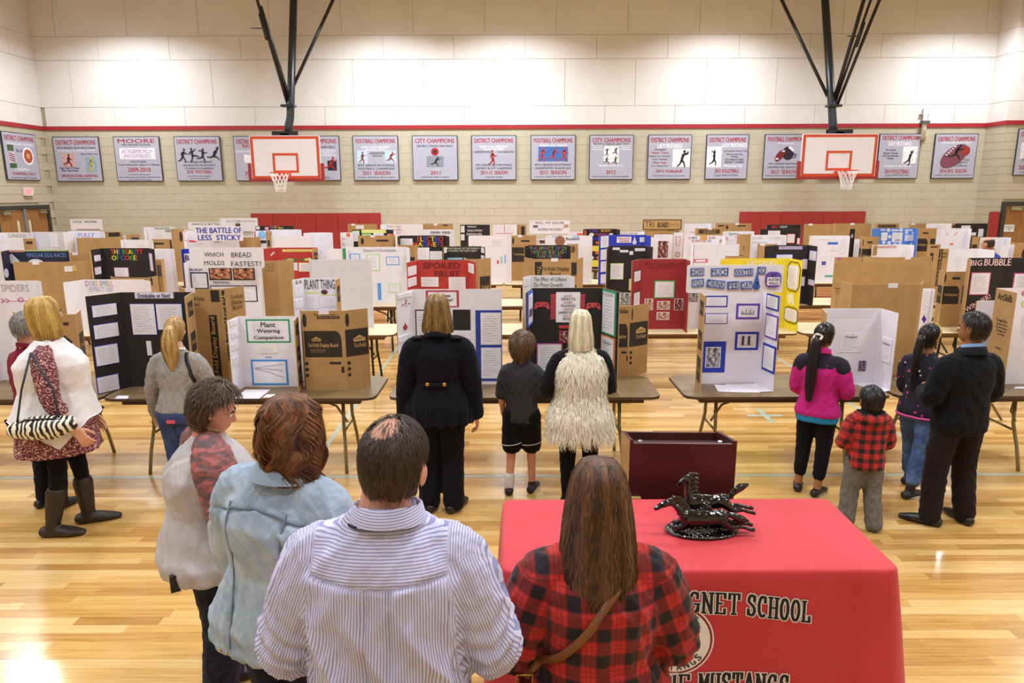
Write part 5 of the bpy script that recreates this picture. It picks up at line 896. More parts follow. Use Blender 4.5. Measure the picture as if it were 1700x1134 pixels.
B('tall cardboard back with dark printed arches right of the blue circles', K5 - .9, (1519, 1523, 1545, 1562), back=True, top=379, ww=.22, prints=print_small)
B('plain cardboard back above the arch-printed cardboard', K5, (1509, 1513, 1538, 1543), back=True, top=371, ww=.1, tagw=-.4)
B('low white board between cardboard and the far right black board', Y5, (1538, 1543, 1574, 1580), 'white', 371, ww=.1, items=[G('C', 1548, 373, 1574, 378)])
B('plain cardboard wing left of the far right black board', K5 - .1, (1570, 1574, 1590, 1596), back=True, top=371, ww=.1, items=[S('C', 1582, 374, 1588, 378, INK)])
B('black board with three white labels near the right door', Y5, (1586, 1594, 1634, 1641), 'black', 371, ww=.12, items=[G('C', 1596, 374.5, 1611, 379), G('C', 1612, 386, 1620, 391), G('C', 1624, 380, 1637, 393)])
# ------------------------------------------------------------ people
V = Vector
def ell(mb, c, r, n=14, k=9, M=None):
    """closed ellipsoid"""
    c = V(c); b = len(mb.v)
    for i in range(k + 1):
        t = math.pi * (i + .02) / (k + .04)
        for j in range(n):
            a = 2 * math.pi * j / n; p = V((math.sin(t) * math.cos(a) * r[0], math.sin(t) * math.sin(a) * r[1], math.cos(t) * r[2]))
            if M is not None: p = M @ p
            mb.v.append(tuple(c + p))
    for i in range(k):
        for j in range(n): j2 = (j + 1) % n; mb.face((b + i * n + j, b + (i + 1) * n + j, b + (i + 1) * n + j2, b + i * n + j2), 0, None, True)
    mb.face(tuple(b + j for j in range(n)), 0, None, True); mb.face(tuple(b + k * n + j for j in range(n - 1, -1, -1)), 0, None, True)
def loft(mb, secs, n=28, p=2.4):
    """secs: (z, cx, cy, rx, ry); closed superellipse loft, smoothly resampled"""
    S = np.array(secs, float); K = len(S); t = np.arange(K); tt = np.linspace(0, K - 1, (K - 1) * 3 + 1)
    S = np.stack([np.interp(tt, t, S[:, i]) for i in range(5)], 1); b = len(mb.v)
    for z, cx, cy, rx, ry in S:
        for j in range(n):
            a = 2 * math.pi * j / n; c, s = math.cos(a), math.sin(a)
            mb.v.append((cx + math.copysign(abs(c) ** (2 / p), c) * rx, cy + math.copysign(abs(s) ** (2 / p), s) * ry, z))
    K = len(S)
    for i in range(K - 1):
        for j in range(n): j2 = (j + 1) % n; mb.face((b + i * n + j, b + i * n + j2, b + (i + 1) * n + j2, b + (i + 1) * n + j), 0, None, True)
    mb.face(tuple(b + j for j in range(n - 1, -1, -1)), 0, None, True); mb.face(tuple(b + (K - 1) * n + j for j in range(n)), 0, None, True)
def limb(mb, pts, rad, n=14, steps=5, round_ends=True):
    """tapered limb through the joints, rounded at the bends and ends"""
    P = [V(p) for p in pts]; q, r = [], []; rad = [x if isinstance(x, tuple) else (x, x) for x in rad]
    for i in range(len(P) - 1):
        for s in range(steps):
            t = s / steps; q.append(P[i].lerp(P[i + 1], t)); r.append(tuple(rad[i][k] * (1 - t) + rad[i + 1][k] * t for k in (0, 1)))
    q.append(P[-1]); r.append(rad[-1])
    for _ in range(2): q = [q[0]] + [(q[i - 1] + q[i] * 2 + q[i + 1]) / 4 for i in range(1, len(q) - 1)] + [q[-1]]
    if round_ends:
        d0 = (q[0] - q[1]).normalized(); d1 = (q[-1] - q[-2]).normalized()
        q = [q[0] + d0 * r[0][0] * .8, q[0] + d0 * r[0][0] * .5] + q + [q[-1] + d1 * r[-1][0] * .5, q[-1] + d1 * r[-1][0] * .8]
        sc = lambda x, f: (x[0] * f, x[1] * f); r = [sc(r[0], .45), sc(r[0], .85)] + r + [sc(r[-1], .85), sc(r[-1], .45)]
    mb.tube(q, r, n)
def voxel(mb, size, smooth=3, factor=.5):
    me = bpy.data.meshes.new('tmp'); me.from_pydata(mb.v, [], mb.f); o = bpy.data.objects.new('tmp', me); col.objects.link(o)
    m = o.modifiers.new('r', 'REMESH'); m.mode = 'VOXEL'; m.voxel_size = size; m.use_smooth_shade = True
    if smooth: s = o.modifiers.new('s', 'SMOOTH'); s.factor = factor; s.iterations = smooth
    dg = bpy.context.evaluated_depsgraph_get(); res = bpy.data.meshes.new_from_object(o.evaluated_get(dg))
    bpy.data.objects.remove(o); bpy.data.meshes.remove(me)
    res.polygons.foreach_set('use_smooth', [True] * len(res.polygons)); return res
def vget(me): a = np.empty(len(me.vertices) * 3, 'f'); me.vertices.foreach_get('co', a); return a.reshape(-1, 3).astype(float)
def nget(me): a = np.empty(len(me.vertices) * 3, 'f'); me.vertex_normals.foreach_get('vector', a); return a.reshape(-1, 3).astype(float)
def vset(me, v): me.vertices.foreach_set('co', v.astype('f').ravel()); me.update()
def waves(p, k, seed, n=5, ridge=False):
    """smooth pseudo-noise: a sum of bent sines; k = cycles per metre along x, y, z"""
    rs = np.random.RandomState(seed); out = np.zeros(len(p))
    for i in range(n):
        kk = np.array(k) * rs.uniform(.5, 1.4, 3) * rs.choice([-1, 1], 3) * 2 * math.pi; w = .9 * np.sin(p @ (kk[[1, 2, 0]] * .45) + rs.uniform(0, 6)); s = np.sin(p @ kk + rs.uniform(0, 6) + w)
        out += (1 - 2 * np.abs(s)) if ridge else s
    return out / n
def setattrv(me, name, arr, typ='FLOAT_VECTOR'):
    a = me.attributes.new(name, typ, 'POINT'); a.data.foreach_set('vector' if typ == 'FLOAT_VECTOR' else 'value', np.asarray(arr, 'f').ravel())

# ---- skin, hair and cloth
def skin(c):
    def f():
        m = base('skin_' + c, c, .5); t = NT(m); n = t.noise(t.coord(), 14, 4); L = lin(c)
        t.color(t.ramp(n.outputs[0], [(.3, tuple(v * k for v, k in zip(L, (.9, .86, .84)))), (.7, tuple(min(1, v * 1.06) for v in L))])); t.b.inputs['Subsurface Weight'].default_value = .06; t.b.inputs['Subsurface Scale'].default_value = .02; return m
    return named('skin' + c, f)
def hairm(c0, c1, rough=.42):
    def f():
        m = base('hair_' + c0, c0, rough); t = NT(m); tone = t.attr('tone', 'Fac'); n = t.noise(t.mapping(t.coord(), (60, 60, 4)), 2, 3)
        v = t.math('ADD', t.math('MULTIPLY', tone, .75), t.math('MULTIPLY', n.outputs[0], .3)); t.color(t.ramp(v, [(.15, lin(c0)), (.85, lin(c1))])); t.b.inputs['Specular IOR Level'].default_value = .35; return m
    return named('hair' + c0 + c1, f)
def cloth(c, var=.07, bump=.25, scale=30, rough=.85, sheen=.1, c2=None):
    def f():
        m = base('cloth_' + c, c, rough); t = NT(m); n = t.noise(t.coord(), scale, 4); L = lin(c); L2 = lin(c2) if c2 else None
        t.color(t.ramp(n.outputs[0], [(.3, tuple(v * (1 - var) for v in L)), (.7, L2 if L2 else tuple(min(1, v * (1 + var)) for v in L))]))
        t.bump(t.noise(t.coord(), 420, 2).outputs[0], bump, .002); t.b.inputs['Sheen Weight'].default_value = sheen * .4; t.b.inputs['Specular IOR Level'].default_value = .1; return m
    return named(('cloth', c, c2, var, scale), f)
def m_stripes():
    m = base('striped_cotton', 'c9c9e6', .8); t = NT(m); s = t.n.new('ShaderNodeSeparateXYZ'); t.l(t.attr('cl'), s.inputs[0])
    f = t.math('FRACT', t.math('MULTIPLY', s.outputs[0], 132.0)); k = t.math('LESS_THAN', t.math('ABSOLUTE', t.math('SUBTRACT', f, .5)), .2)
    t.color(t.mix(k, lin('cfcfea'), lin('9294c0'))); return m
def m_plaid(red, dark, per=11.0):
    m = base('plaid_flannel', red, .9); t = NT(m); s = t.n.new('ShaderNodeSeparateXYZ'); t.l(t.attr('cl'), s.inputs[0])
    def band(o):
        f = t.math('ABSOLUTE', t.math('SUBTRACT', t.math('FRACT', t.math('MULTIPLY', o, per)), .5)); r_ = t.n.new('ShaderNodeMapRange'); t.l(f, r_.inputs[0]); r_.inputs[1].default_value = .22; r_.inputs[2].default_value = .29; return r_.outputs[0], f
    a, fa = band(s.outputs[0]); b, fb = band(s.outputs[2])
    v = t.math('MULTIPLY', t.math('ADD', a, b), .5)
    c = t.ramp(v, [(0, lin(red)), (.5, tuple((x * .35 + y * .65) for x, y in zip(lin(red), lin(dark)))), (1, lin(dark))])
    thin = t.math('MAXIMUM', t.math('LESS_THAN', t.math('ABSOLUTE', t.math('SUBTRACT', fa, .08)), .012), t.math('LESS_THAN', t.math('ABSOLUTE', t.math('SUBTRACT', fb, .08)), .012))
    c = t.mix(t.math('MULTIPLY', thin, .6), c, lin(dark)); t.color(c); t.b.inputs['Sheen Weight'].default_value = .1
    t.bump(t.noise(t.coord(), 300, 2).outputs[0], .2, .002); return m
def m_dots():
    m = base('dotted_fleece', '1a1826', .9); t = NT(m); vo = t.n.new('ShaderNodeTexVoronoi'); vo.inputs['Scale'].default_value = 19; vo.inputs['Randomness'].default_value = .8; t.l(t.attr('cl'), vo.inputs['Vector'])
    k = t.math('LESS_THAN', vo.outputs['Distance'], .21); s = t.n.new('ShaderNodeSeparateColor'); t.l(vo.outputs['Color'], s.inputs[0])
    c = t.ramp(s.outputs[0], [(0, lin('e8e2ea')), (.42, lin('d8389a')), (.7, lin('c02a86')), (.9, lin('8a6ad8'))], 'CONSTANT'); t.color(t.mix(k, lin('191724'), c)); return m
def m_speck():
    m = base('speckled_burgundy', '6a2236', .85); t = NT(m); n = t.noise(t.attr('cl'), 75, 4, .7)
    t.color(t.ramp(n.outputs[0], [(.42, lin('54182a')), (.53, lin('7a2c40')), (.58, lin('d8b8a8'))])); return m
def m_raglan():
    m = base('faded_print', '6a4a4e', .85); t = NT(m); n = t.noise(t.mapping(t.attr('cl'), (9, 9, 26), (0, .5, 0)), 1.3, 5, .7)
    t.color(t.ramp(n.outputs[0], [(.4, lin('5c5056')), (.5, lin('7c5456')), (.6, lin('b0645f'))])); return m
def m_denim(c0, c1, c2):
    def f():
        m = base('denim_' + c0, c0, .85); t = NT(m); n = t.noise(t.attr('cl'), 6, 5, .6); n2 = t.noise(t.mapping(t.coord(), (240, 240, 40)), 1, 2)
        v = t.math('ADD', t.math('MULTIPLY', n.outputs[0], .8), t.math('MULTIPLY', n2.outputs[0], .2)); t.color(t.ramp(v, [(.3, lin(c0)), (.5, lin(c1)), (.68, lin(c2))])); t.bump(n2.outputs[0], .25, .002); return m
    return named('denim' + c0, f)

MALE = [(.44, .093, .066), (.50, .097, .071), (.56, .092, .068), (.63, .090, .066), (.70, .098, .069), (.755, .099, .066), (.788, .082, .056), (.815, .060, .047), (.842, .042, .041), (.865, .034, .036)]
FEM = [(.44, .100, .072), (.50, .104, .076), (.56, .090, .066), (.62, .078, .060), (.68, .084, .066), (.73, .088, .070), (.772, .080, .056), (.808, .056, .045), (.836, .037, .037), (.862, .030, .032)]
class Person:
    def __init__(s, label, at, skin_c, yaw=0, bx=1, by=1, belly=0, sex='m', lean=0, head=(0, 0, 0), kid=1.0, shoulder=1.0, h=None, hip=1.0, neck=0.0, hdx=0.0):
        if at[0] == 'feet': g = atZ(at[1], at[2]); D = g.y; x = g.x; ht = atY(at[1], at[3], D).z
        else: D = at[3]; q = atY(at[1], at[2], D); x = q.x; ht = q.z
        s.h = h or ht / (1 - neck); s.D = D; s.bx, s.by, s.sex, s.kid, s.hdx = bx, by, sex, kid, hdx
        s.e = thing('person', label, 'person', (x, D, 0), R(yaw)); s.sk = skin(skin_c); s.lean = R(lean); s.yaw = R(yaw)
        H = s.h; s.secs = []
        for z, rx, ry in (MALE if sex == 'm' else FEM):
            fx = bx if z < .80 else 1 + (bx - 1) * (.5 if z < .83 else .15); fy = by if z < .80 else 1 + (by - 1) * (.5 if z < .83 else .15)
            if z < .58: fx *= hip
            cy = 0
            if belly: g = math.exp(-((z - .60) / .1) ** 2) * belly; ry = ry * (1 + g * .5); cy = ry * g * .35
            s.secs.append((z, rx * fx, ry * fy, cy))
        s.shx = .088 * shoulder * (1 + (bx - 1) * .75); s.shz = .772
        hw = .13 * H; s.hk = kid  # heads of children are larger for their height
        s.hs = H * kid
        piv = s.L((hdx, -.012 * 1, .872 - neck)); s.HM = Matrix.Translation(piv) @ Matrix.Rotation(R(head[0]), 4, 'Z') @ Matrix.Rotation(R(head[1]), 4, 'X') @ Matrix.Rotation(R(head[2]), 4, 'Y')
        s.hc = s.HM @ V((0, .012 * s.hs, H - .872 * H - .053 * s.hs)); s.HR = s.HM.to_3x3()
        s.bm = MB(); s.hands = []; s.arm = {}
    def L(s, p):
        """fractions of the height -> local metres, with the trunk's lean"""
        z = p[2]; return V((p[0] * s.h, (p[1] + max(0, z - .5) * math.tan(s.lean)) * s.h, z * s.h))
    def HP(s, p): return s.hc + s.HR @ (V(p) * s.hs)
    def torso(s, mb, z0, z1, grow=1.0, add=0.0, flare=0, p=2.4, secs=None):
        S = secs or s.secs; zs = [q[0] for q in S]; out = []
        pts = sorted(set([z0, z1] + [z for z in zs if z0 < z < z1]))
        for z in pts:
            rx = np.interp(z, zs, [q[1] for q in S]); ry = np.interp(z, zs, [q[2] for q in S]); cy = np.interp(z, zs, [q[3] for q in S])
            if z < zs[0]: pass
            fl = 1 + flare * max(0, (.60 - z) / .16)
            c = s.L((0, cy, z)); out.append((c.z, c.x, c.y, rx * s.h * grow * fl + add, ry * s.h * grow * fl + add))
        loft(mb, out, p=p)
    def pose(s, Larm, Rarm, feet=((-.055, 0, 0), (.055, 0, 0))):
        """arms: (upper arm direction, forearm direction, palm normal, curl); feet: x, y, yaw in fractions / degrees"""
        H = s.h
        for k, sg, d in (('L', -1, Larm), ('R', 1, Rarm)):
            sh = s.L((sg * s.shx, -.004, s.shz)); el = sh + V(d[0]).normalized() * .172 * H; wr = el + V(d[1]).normalized() * .148 * H
            s.arm[k] = (sh, el, wr, V(d[1]).normalized(), V(d[2]) if len(d) > 2 else V((-sg, 0, 0)), d[3] if len(d) > 3 else 22, sg)
        s.leg = {}
        for k, sg, f in (('L', -1, feet[0]), ('R', 1, feet[1])):
            hp = V((sg * .052 * H * (1 + (s.bx - 1) * .4), 0, .50 * H)); an = V((f[0] * H, f[1] * H, .042 * H)); kn = hp.lerp(an, .49) + V((0, .022 * H, 0)) + V((0, (f[3] if len(f) > 3 else 0) * H, 0)); s.leg[k] = (hp, kn, an, R(f[2]))
    def body(s, vox=.0085, legs=True, fingers=True):
        H, m = s.h, MB(); hs = s.hs
        s.torso(m, .475, .865, .88)
        HR = s.HR
        for c, r_ in (((0, -.005, 0), (.0445, .0555, .053)), ((0, .012, -.034), (.036, .043, .042)), ((0, .030, -.062), (.022, .021, .017)), ((0, .056, -.032), (.008, .013, .0105)), ((0, .053, -.024), (.006, .008, .016)), ((0, .0505, -.0535), (.014, .007, .005)), ((0, .043, -.012), (.028, .013, .008)), ((.046, -.004, -.024), (.0055, .013, .019)), ((-.046, -.004, -.024), (.0055, .013, .019))):
            ell(m, s.HP(c), tuple(v * hs for v in r_), M=HR)
        nk = .031 if s.sex == 'm' else .0265
        limb(m, [s.L((0, -.010, .835)), s.L((0, -.008, .87)), s.HP((0, -.008, -.035))], [nk * 1.2 * H, nk * H, nk * hs], 14, 4)
        for k in 'LR':
            sh, el, wr, d, n, c, sg = s.arm[k]; q = 1 + (s.bx - 1) * .6
            limb(m, [sh.lerp(s.L((0, 0, s.shz)), .2), sh, el, wr], [.026 * H * q, .027 * H * q, .0235 * H * q, .0165 * H])
            if legs: hp, kn, an, _ = s.leg[k]; limb(m, [hp, kn, an], [.04 * H * q, .030 * H * q, .021 * H])
        me = voxel(m, vox, 3)
        bmh = bmesh.new(); bmh.from_mesh(me); bpy.data.meshes.remove(me)
        for k in 'LR':
            hm = s.hand(k); hme = voxel(hm, .0042 * max(.75, H / 1.7), 2, .4); bmh.from_mesh(hme); bpy.data.meshes.remove(hme)
        me = bpy.data.meshes.new('body'); bmh.to_mesh(me); bmh.free(); me.polygons.foreach_set('use_smooth', [True] * len(me.polygons)); me.materials.append(s.sk)
        s.body_o = link_obj('body', me, s.e)
        for sg in (-1, 1):
            b = MB(); ell(b, s.HP((sg * .0175, .0465, -.019)), (.007 * hs, .006 * hs, .0055 * hs), 10, 7, HR); ey = b.build('eye', mat('e6e2dc', .25), s.e)
            b = MB(); ell(b, s.HP((sg * .0175, .0515, -.0192)), (.0034 * hs, .002 * hs, .0034 * hs), 8, 5, HR); b.build('iris', mat('2c1d16', .2), ey)
            b = MB(); b.tube([s.HP((sg * .009, .0535, -.0075)), s.HP((sg * .019, .052, -.005)), s.HP((sg * .029, .045, -.0085))], [.0022 * hs, .0028 * hs, .0015 * hs], 6); b.build('eyebrow', mat('3a281c', .8), s.e)
        return s
    def hand(s, k):
        sh, el, wr, a, n, curl, sg = s.arm[k]; Lh = .108 * s.h; n = (n - a * n.dot(a)).normalized(); lat = a.cross(n) * (1 if sg > 0 else -1)
        # lateral = thumb side
        m = MB(); P = lambda x, y, z: wr + a * (x * Lh) + lat * (y * Lh) + n * (z * Lh)
        limb(m, [P(-.12, 0, 0), P(.1, .01, 0), P(.28, .02, 0), P(.48, .01, .01)], [(.12 * Lh, .10 * Lh), (.15 * Lh, .1 * Lh), (.2 * Lh, .09 * Lh), (.2 * Lh, .075 * Lh)], 14, 3) if False else None
        for y in (-.13, -.045, .04, .125): limb(m, [P(-.1, y * .5, 0), P(.15, y * .85, 0), P(.46, y, .0)], [.085 * Lh, .085 * Lh, .066 * Lh], 10, 3)
        c0 = R(curl)
        for y, ln_, sp in ((.15, .42, 8), (.052, .47, 2), (-.048, .44, -3), (-.145, .35, -9)):
            p = P(.46, y, 0); d = (a * math.cos(R(sp)) + lat * math.sin(R(sp))).normalized(); pts = [p]; ang = c0 * .6
            for seg, f in enumerate((.46, .31, .23)):
                dd = d * math.cos(ang) + n * math.sin(ang); p = p + dd * (ln_ * f * Lh); pts.append(p); ang += c0 * (1.25 if seg == 0 else .9)
            limb(m, pts, [.052 * Lh, .048 * Lh, .043 * Lh, .036 * Lh], 8, 3)
        t = P(.10, .13, .03); d = (a * .62 + lat * .66 + n * .35).normalized(); d2 = (a * .9 + lat * .2 + n * .42).normalized()
        limb(m, [P(.0, .05, 0), t, t + d * .2 * Lh, t + d * .2 * Lh + d2 * .19 * Lh, t + d * .2 * Lh + d2 * .33 * Lh], [.07 * Lh, .068 * Lh, .058 * Lh, .05 * Lh, .038 * Lh], 9, 3)
        return m
    # ---- clothes
    def coords(s, me, arms=True):
        v = vget(me); c = v.copy(); s.dt = None
        if arms:
            for k in 'LR':
                sh, el, wr, d, n, _, sg = s.arm[k]
                for A, Bp, off in ((sh, el, 0.0), (el, wr, .172 * s.h)):
                    A_, B_ = np.array(A), np.array(Bp); ax = (B_ - A_) / np.linalg.norm(B_ - A_); t = (v - A_) @ ax; ln_ = np.linalg.norm(B_ - A_)
                    ds = np.linalg.norm(v - A_ - np.clip(t, 0, ln_)[:, None] * ax, axis=1)
                    other = np.abs(v[:, 0]) < (s.shx * s.h * .93)
                    rad = .052 * s.h * (1 + (s.bx - 1) * .8)
                    mk = (ds < rad) & (t > -.01) & (~other | (off > 0)) & ((off == 0) | (t > 0))
                    la = np.cross(ax, [0, 1, 0]); la = la / max(np.linalg.norm(la), 1e-6); lb = np.cross(ax, la)
                    c[mk] = np.stack([(v - A_) @ la + .013, (v - A_) @ lb, -(t + off) + .02], 1)[mk]
        return v, c
    def garment(s, name, m, mb, vox, amp=.006, k=(7, 7, 3), ridge=True, seed=1, arms=True, post=None, mats=None, smooth=4, hem=None):
        me = voxel(mb, vox, smooth); v, c = s.coords(me, arms); n = nget(me)
        f = waves(v, k, seed, 4, ridge) * amp + waves(v, tuple(q * 2.6 for q in k), seed + 9, 3, ridge) * amp * .35
        v2 = v + n * f[:, None]
        if post: v2 = post(v, v2, n, c)
        vset(me, v2); setattrv(me, 'cl', c); me.materials.append(m); me.polygons.foreach_set('use_smooth', [True] * len(me.polygons))
        o = link_obj(name, me, s.e); return o
    def top(s, m, z0=.47, z1=.845, grow=1.05, sleeve=1.0, rs=(.045, .036, .027), vox=.011, flare=0, name='shirt', amp=.005, k=(7, 7, 3), seed=1, post=None, fold=None, p=2.4, ridge=True):
        """sleeve: 0 none, 1 to the elbow, 2 to the wrist (fractions allowed)"""
        mb = MB(); H = s.h; q = 1 + (s.bx - 1) * .55; s.torso(mb, z0, z1, grow, 0, flare, p)
        for kk in 'LR':
            sh, el, wr = s.arm[kk][:3]
            if sleeve > 0:
                pts = [sh.lerp(s.L((0, 0, s.shz + .012)), .45), sh + V((0, 0, -.004 * H)), sh.lerp(el, .3)]; rr = [rs[0] * H * q * .9, rs[0] * H * q * .92, rs[0] * H * q]
                if sleeve <= 1: pts.append(sh.lerp(el, max(.5, sleeve))); rr.append((rs[0] * (1 - sleeve) + rs[1] * sleeve) * H * q)
                else: pts += [el, el.lerp(wr, sleeve - 1)]; rr += [rs[1] * H * q, (rs[1] * (2 - sleeve) + rs[2] * (sleeve - 1)) * H * q]
                limb(mb, pts, rr, 14, 5)
            else: limb(mb, [sh.lerp(s.L((0, 0, s.shz)), .4), sh.lerp(s.L((0, 0, s.shz)), .1)], [rs[0] * H, rs[0] * H * .9], 12, 3)
        return s.garment(name, m, mb, vox, amp, k, ridge, seed, True, post)
    def pants(s, m, to=1.0, r=(.060, .044, .036), z1=.56, vox=.011, name='trousers', amp=.004, seed=4, grow=1.0, k=(6, 6, 4)):
        mb = MB(); H = s.h; q = 1 + (s.bx - 1) * .55; s.torso(mb, .445, z1, grow)
        for kk in 'LR':
            hp, kn, an, _ = s.leg[kk]; pts, rr = [hp, kn], [r[0] * H * q, r[1] * H * q]
            if to > .5: pts.append(kn.lerp(an, (to - .5) * 2)); rr.append((r[1] * (1 - (to - .5) * 2) + r[2] * (to - .5) * 2) * H * q)
            else: pts[1] = hp.lerp(kn, to * 2)
            limb(mb, pts, rr, 14, 5)
        return s.garment(name, m, mb, vox, amp, k, True, seed, False)
    def shoes(s, m, sole=None, L=.152, boot=0, high=.06, w=.027, name='shoe'):
        H = s.h
        for kk in 'LR':
            hp, kn, an, yw = s.leg[kk]; Lf = L * H; M = Matrix.Translation((an.x, an.y, 0)) @ Matrix.Rotation(yw, 4, 'Z'); mb = MB(); P = lambda x, y, z: M @ V((x, y, z))
            limb(mb, [P(0, -.2 * Lf, .022 * H), P(0, .1 * Lf, .024 * H), P(0, .45 * Lf, .018 * H), P(0, .68 * Lf, .013 * H)], [(w * .95 * H, .024 * H), (w * H, .026 * H), (w * 1.1 * H, .019 * H), (w * .75 * H, .013 * H)], 12, 4)
            up = an.lerp(kn, boot) if boot else V((an.x, an.y, high * H)); limb(mb, [V((an.x, an.y, .03 * H)), V((an.x, an.y, .045 * H)), up], [w * .95 * H, w * .95 * H, w * (1.35 if boot else .9) * H], 12, 4)
            me = voxel(mb, .0065, 3); v = vget(me); v[:, 2] = np.maximum(v[:, 2], .004); vset(me, v); me.materials.append(m); setattrv(me, 'cl', v); o = link_obj(name, me, s.e)
            if sole:
                b = MB(); out = []
                for i in range(20):
                    a = 2 * math.pi * i / 20; yy = math.sin(a); ww = w * H * (1.13 if yy > 0 else 1.0); q = P(ww * math.cos(a) * (1 - .12 * max(0, yy) ** 3), .23 * Lf + yy * .5 * Lf, 0); out.append((q.x, q.y))
                b.prism(out, .001, .016 * H, 0, axis='z'); b.build('sole', sole, o)
    # ---- hair
    def hair_loft(s, prof, m, fmax, groove=.03, strands=500, curl=0.0, wid=.005, seed=1, name='hair', ends=.05, kf=26, rough=.012, tmax=1.0, part=0):
        """prof: (z, rx, ry, cy) in the head frame, crown to tips; fmax: half angle of the covered arc per ring (180 = all round)"""
        hs = s.hs; rs = random.Random(seed); P = np.array(prof, float); K = len(P); t = np.linspace(0, K - 1, (K - 1) * 4 + 1); ring = [np.interp(t, np.arange(K), P[:, i]) for i in range(4)]; fm = np.interp(t, np.arange(K), fmax)
        def pt(ti, f, sc=1.0):
            z, rx, ry, cy = (np.interp(ti, np.arange(K), P[:, i]) for i in range(4)); return V((rx * sc * math.sin(f), cy - ry * sc * math.cos(f), z))
        mb = MB(); n = 30; tone = []
        for i, ti in enumerate(t):
            for j in range(n):
                f = R(fm[i]) * (2 * j / (n - 1) - 1); g = 1 - groove * (.5 + .5 * math.sin(f * kf + 2 * math.sin(ti * 2 + f * 3))) - groove * .6 * (.5 + .5 * math.sin(f * kf * 2.3 + ti)); mb.v.append(tuple(s.HP(pt(ti, f, g))))
            for j in range(n - 1, -1, -1): f = R(fm[i]) * (2 * j / (n - 1) - 1); mb.v.append(tuple(s.HP(pt(ti, f, .78))))
        N = 2 * n
        for i in range(len(t) - 1):
            for j in range(N): j2 = (j + 1) % N; mb.face((i * N + j, i * N + j2, (i + 1) * N + j2, (i + 1) * N + j), 0, None, True); tone.append(.38 + .08 * math.sin(j * 1.7))
        for a in (0, len(t) - 1): mb.face(tuple(a * N + j for j in (range(N) if a else range(N - 1, -1, -1))), 0); tone.append(.3)
        T = K - 1
        for q in range(strands):
            t0 = rs.uniform(0, T * .45) if rs.random() < .6 else rs.uniform(0, T * .75); t1 = min(T * (tmax + ends), t0 + rs.uniform(.35, .9) * T); fmx = min(np.interp(t0, np.arange(K), fmax), np.interp(min(t1, T), np.arange(K), fmax)); f0 = R(rs.uniform(-fmx, fmx)); ph = rs.uniform(0, 6) if curl < .3 else 3.2 * f0 + 1.6 * math.sin(f0 * 4.1) + rs.uniform(-.6, .6); tn = rs.random() * .6 + .2 + .2 * math.sin(f0 * 9); w = wid * rs.uniform(.5, 1.2); off = rs.uniform(-.02, .05) + .05 * min(curl, 1) * rs.random(); prev = None; ns = 11 if curl > .3 else 8
            for i in range(ns + 1):
                u = i / ns; tt = t0 + (t1 - t0) * u; f = f0 + curl * .2 * math.sin(ph + tt * 2.6) + .05 * math.sin(ph + u * 3); sc = 1 + off + curl * .09 * math.sin(ph * 2 + tt * 3.1) * min(1, u * 2) + .06 * max(0, u - .6) * math.sin(ph * 5); p = pt(min(tt, T), f, sc)
                if tt > T: p = p + V((0, 0, -(tt - T) * abs(prof[-1][0] - prof[-2][0])))
                wv = w * (1 - .75 * u ** 2); tx_ = V((math.cos(f), math.sin(f), 0)) * (wv / hs); a, b_ = s.HP(p - tx_), s.HP(p + tx_)
                mb.v += [tuple(a), tuple(b_)]
                if prev is not None: mb.face((prev, prev + 1, len(mb.v) - 1, len(mb.v) - 2), 0, None, True); tone.append(tn)
                prev = len(mb.v) - 2
        o = mb.build(name, m, s.e); set_tone(o, tone); return o
    def hair_short(s, m, mask, thick=.012, strands=900, length=.028, seed=2, wid=.0035, name='hair', stretch=1.5, shell=True):
        """shell on the skull where mask(unit direction) > 0, plus short locks"""
        hs = s.hs; rs = random.Random(seed); n, k = 48, 30; mb = MB(); val = {}; tone = []
        def surf(d, off):
            rz = .0535 * (1 if d.z > 0 else stretch); q = V((d.x * .0450, d.y * .0562 - .005, d.z * rz)); q2 = V((d.x, d.y, d.z * .8)).normalized(); return s.HP(q + q2 * off)
        for i in range(k + 1):
            th = R(165) * i / k
            for j in range(n):
                a = 2 * math.pi * j / n; d = V((math.sin(th) * math.sin(a), -math.sin(th) * math.cos(a), math.cos(th))); mk = mask(d); val[i * n + j] = mk
                nz = .75 + .25 * math.sin(a * 17 + 3 * math.sin(th * 5)) + .15 * math.sin(a * 31 + th * 9); mb.v.append(tuple(surf(d, -.004 + (thick * nz + .004) * min(1, max(0, mk) * 2.5))))
        for i in range(k):
            for j in range(n):
                j2 = (j + 1) % n; f = (i * n + j, (i + 1) * n + j, (i + 1) * n + j2, i * n + j2)
                if shell and max(val[q] for q in f) > 0: mb.face(f, 0, None, True); tone.append(rs.uniform(.2, .6))
        c = 0
        while c < strands:
            th = math.acos(rs.uniform(-.75, 1)); a = rs.uniform(0, 2 * math.pi); d = V((math.sin(th) * math.sin(a), -math.sin(th) * math.cos(a), math.cos(th))); c += 1; mk = mask(d)
            if mk < .06: continue
            dn = (V((0, 0, -1)) - d * (-d.z)); dn = dn.normalized() if dn.length > .2 else V((rs.uniform(-1, 1), -1, 0)).normalized(); dn = (dn + V((rs.uniform(-.5, .5), rs.uniform(-.5, .5), rs.uniform(-.3, .3)))).normalized(); sd = dn.cross(d).normalized(); prev = None; tn = rs.random(); ln_ = length * rs.uniform(.5, 1.2) / .05 * min(1, mk * 3)
            for i in range(4):
                u = i / 3; dd = (d + dn * ln_ * u * .8).normalized(); p = surf(dd, thick * (.75 + .5 * u * rs.uniform(.6, 1.2))); w = s.HR @ sd * (wid * (1 - .8 * u)); mb.v += [tuple(p - w), tuple(p + w)]
                if prev is not None: mb.face((prev, prev + 1, len(mb.v) - 1, len(mb.v) - 2), 0, None, True); tone.append(tn)
                prev = len(mb.v) - 2
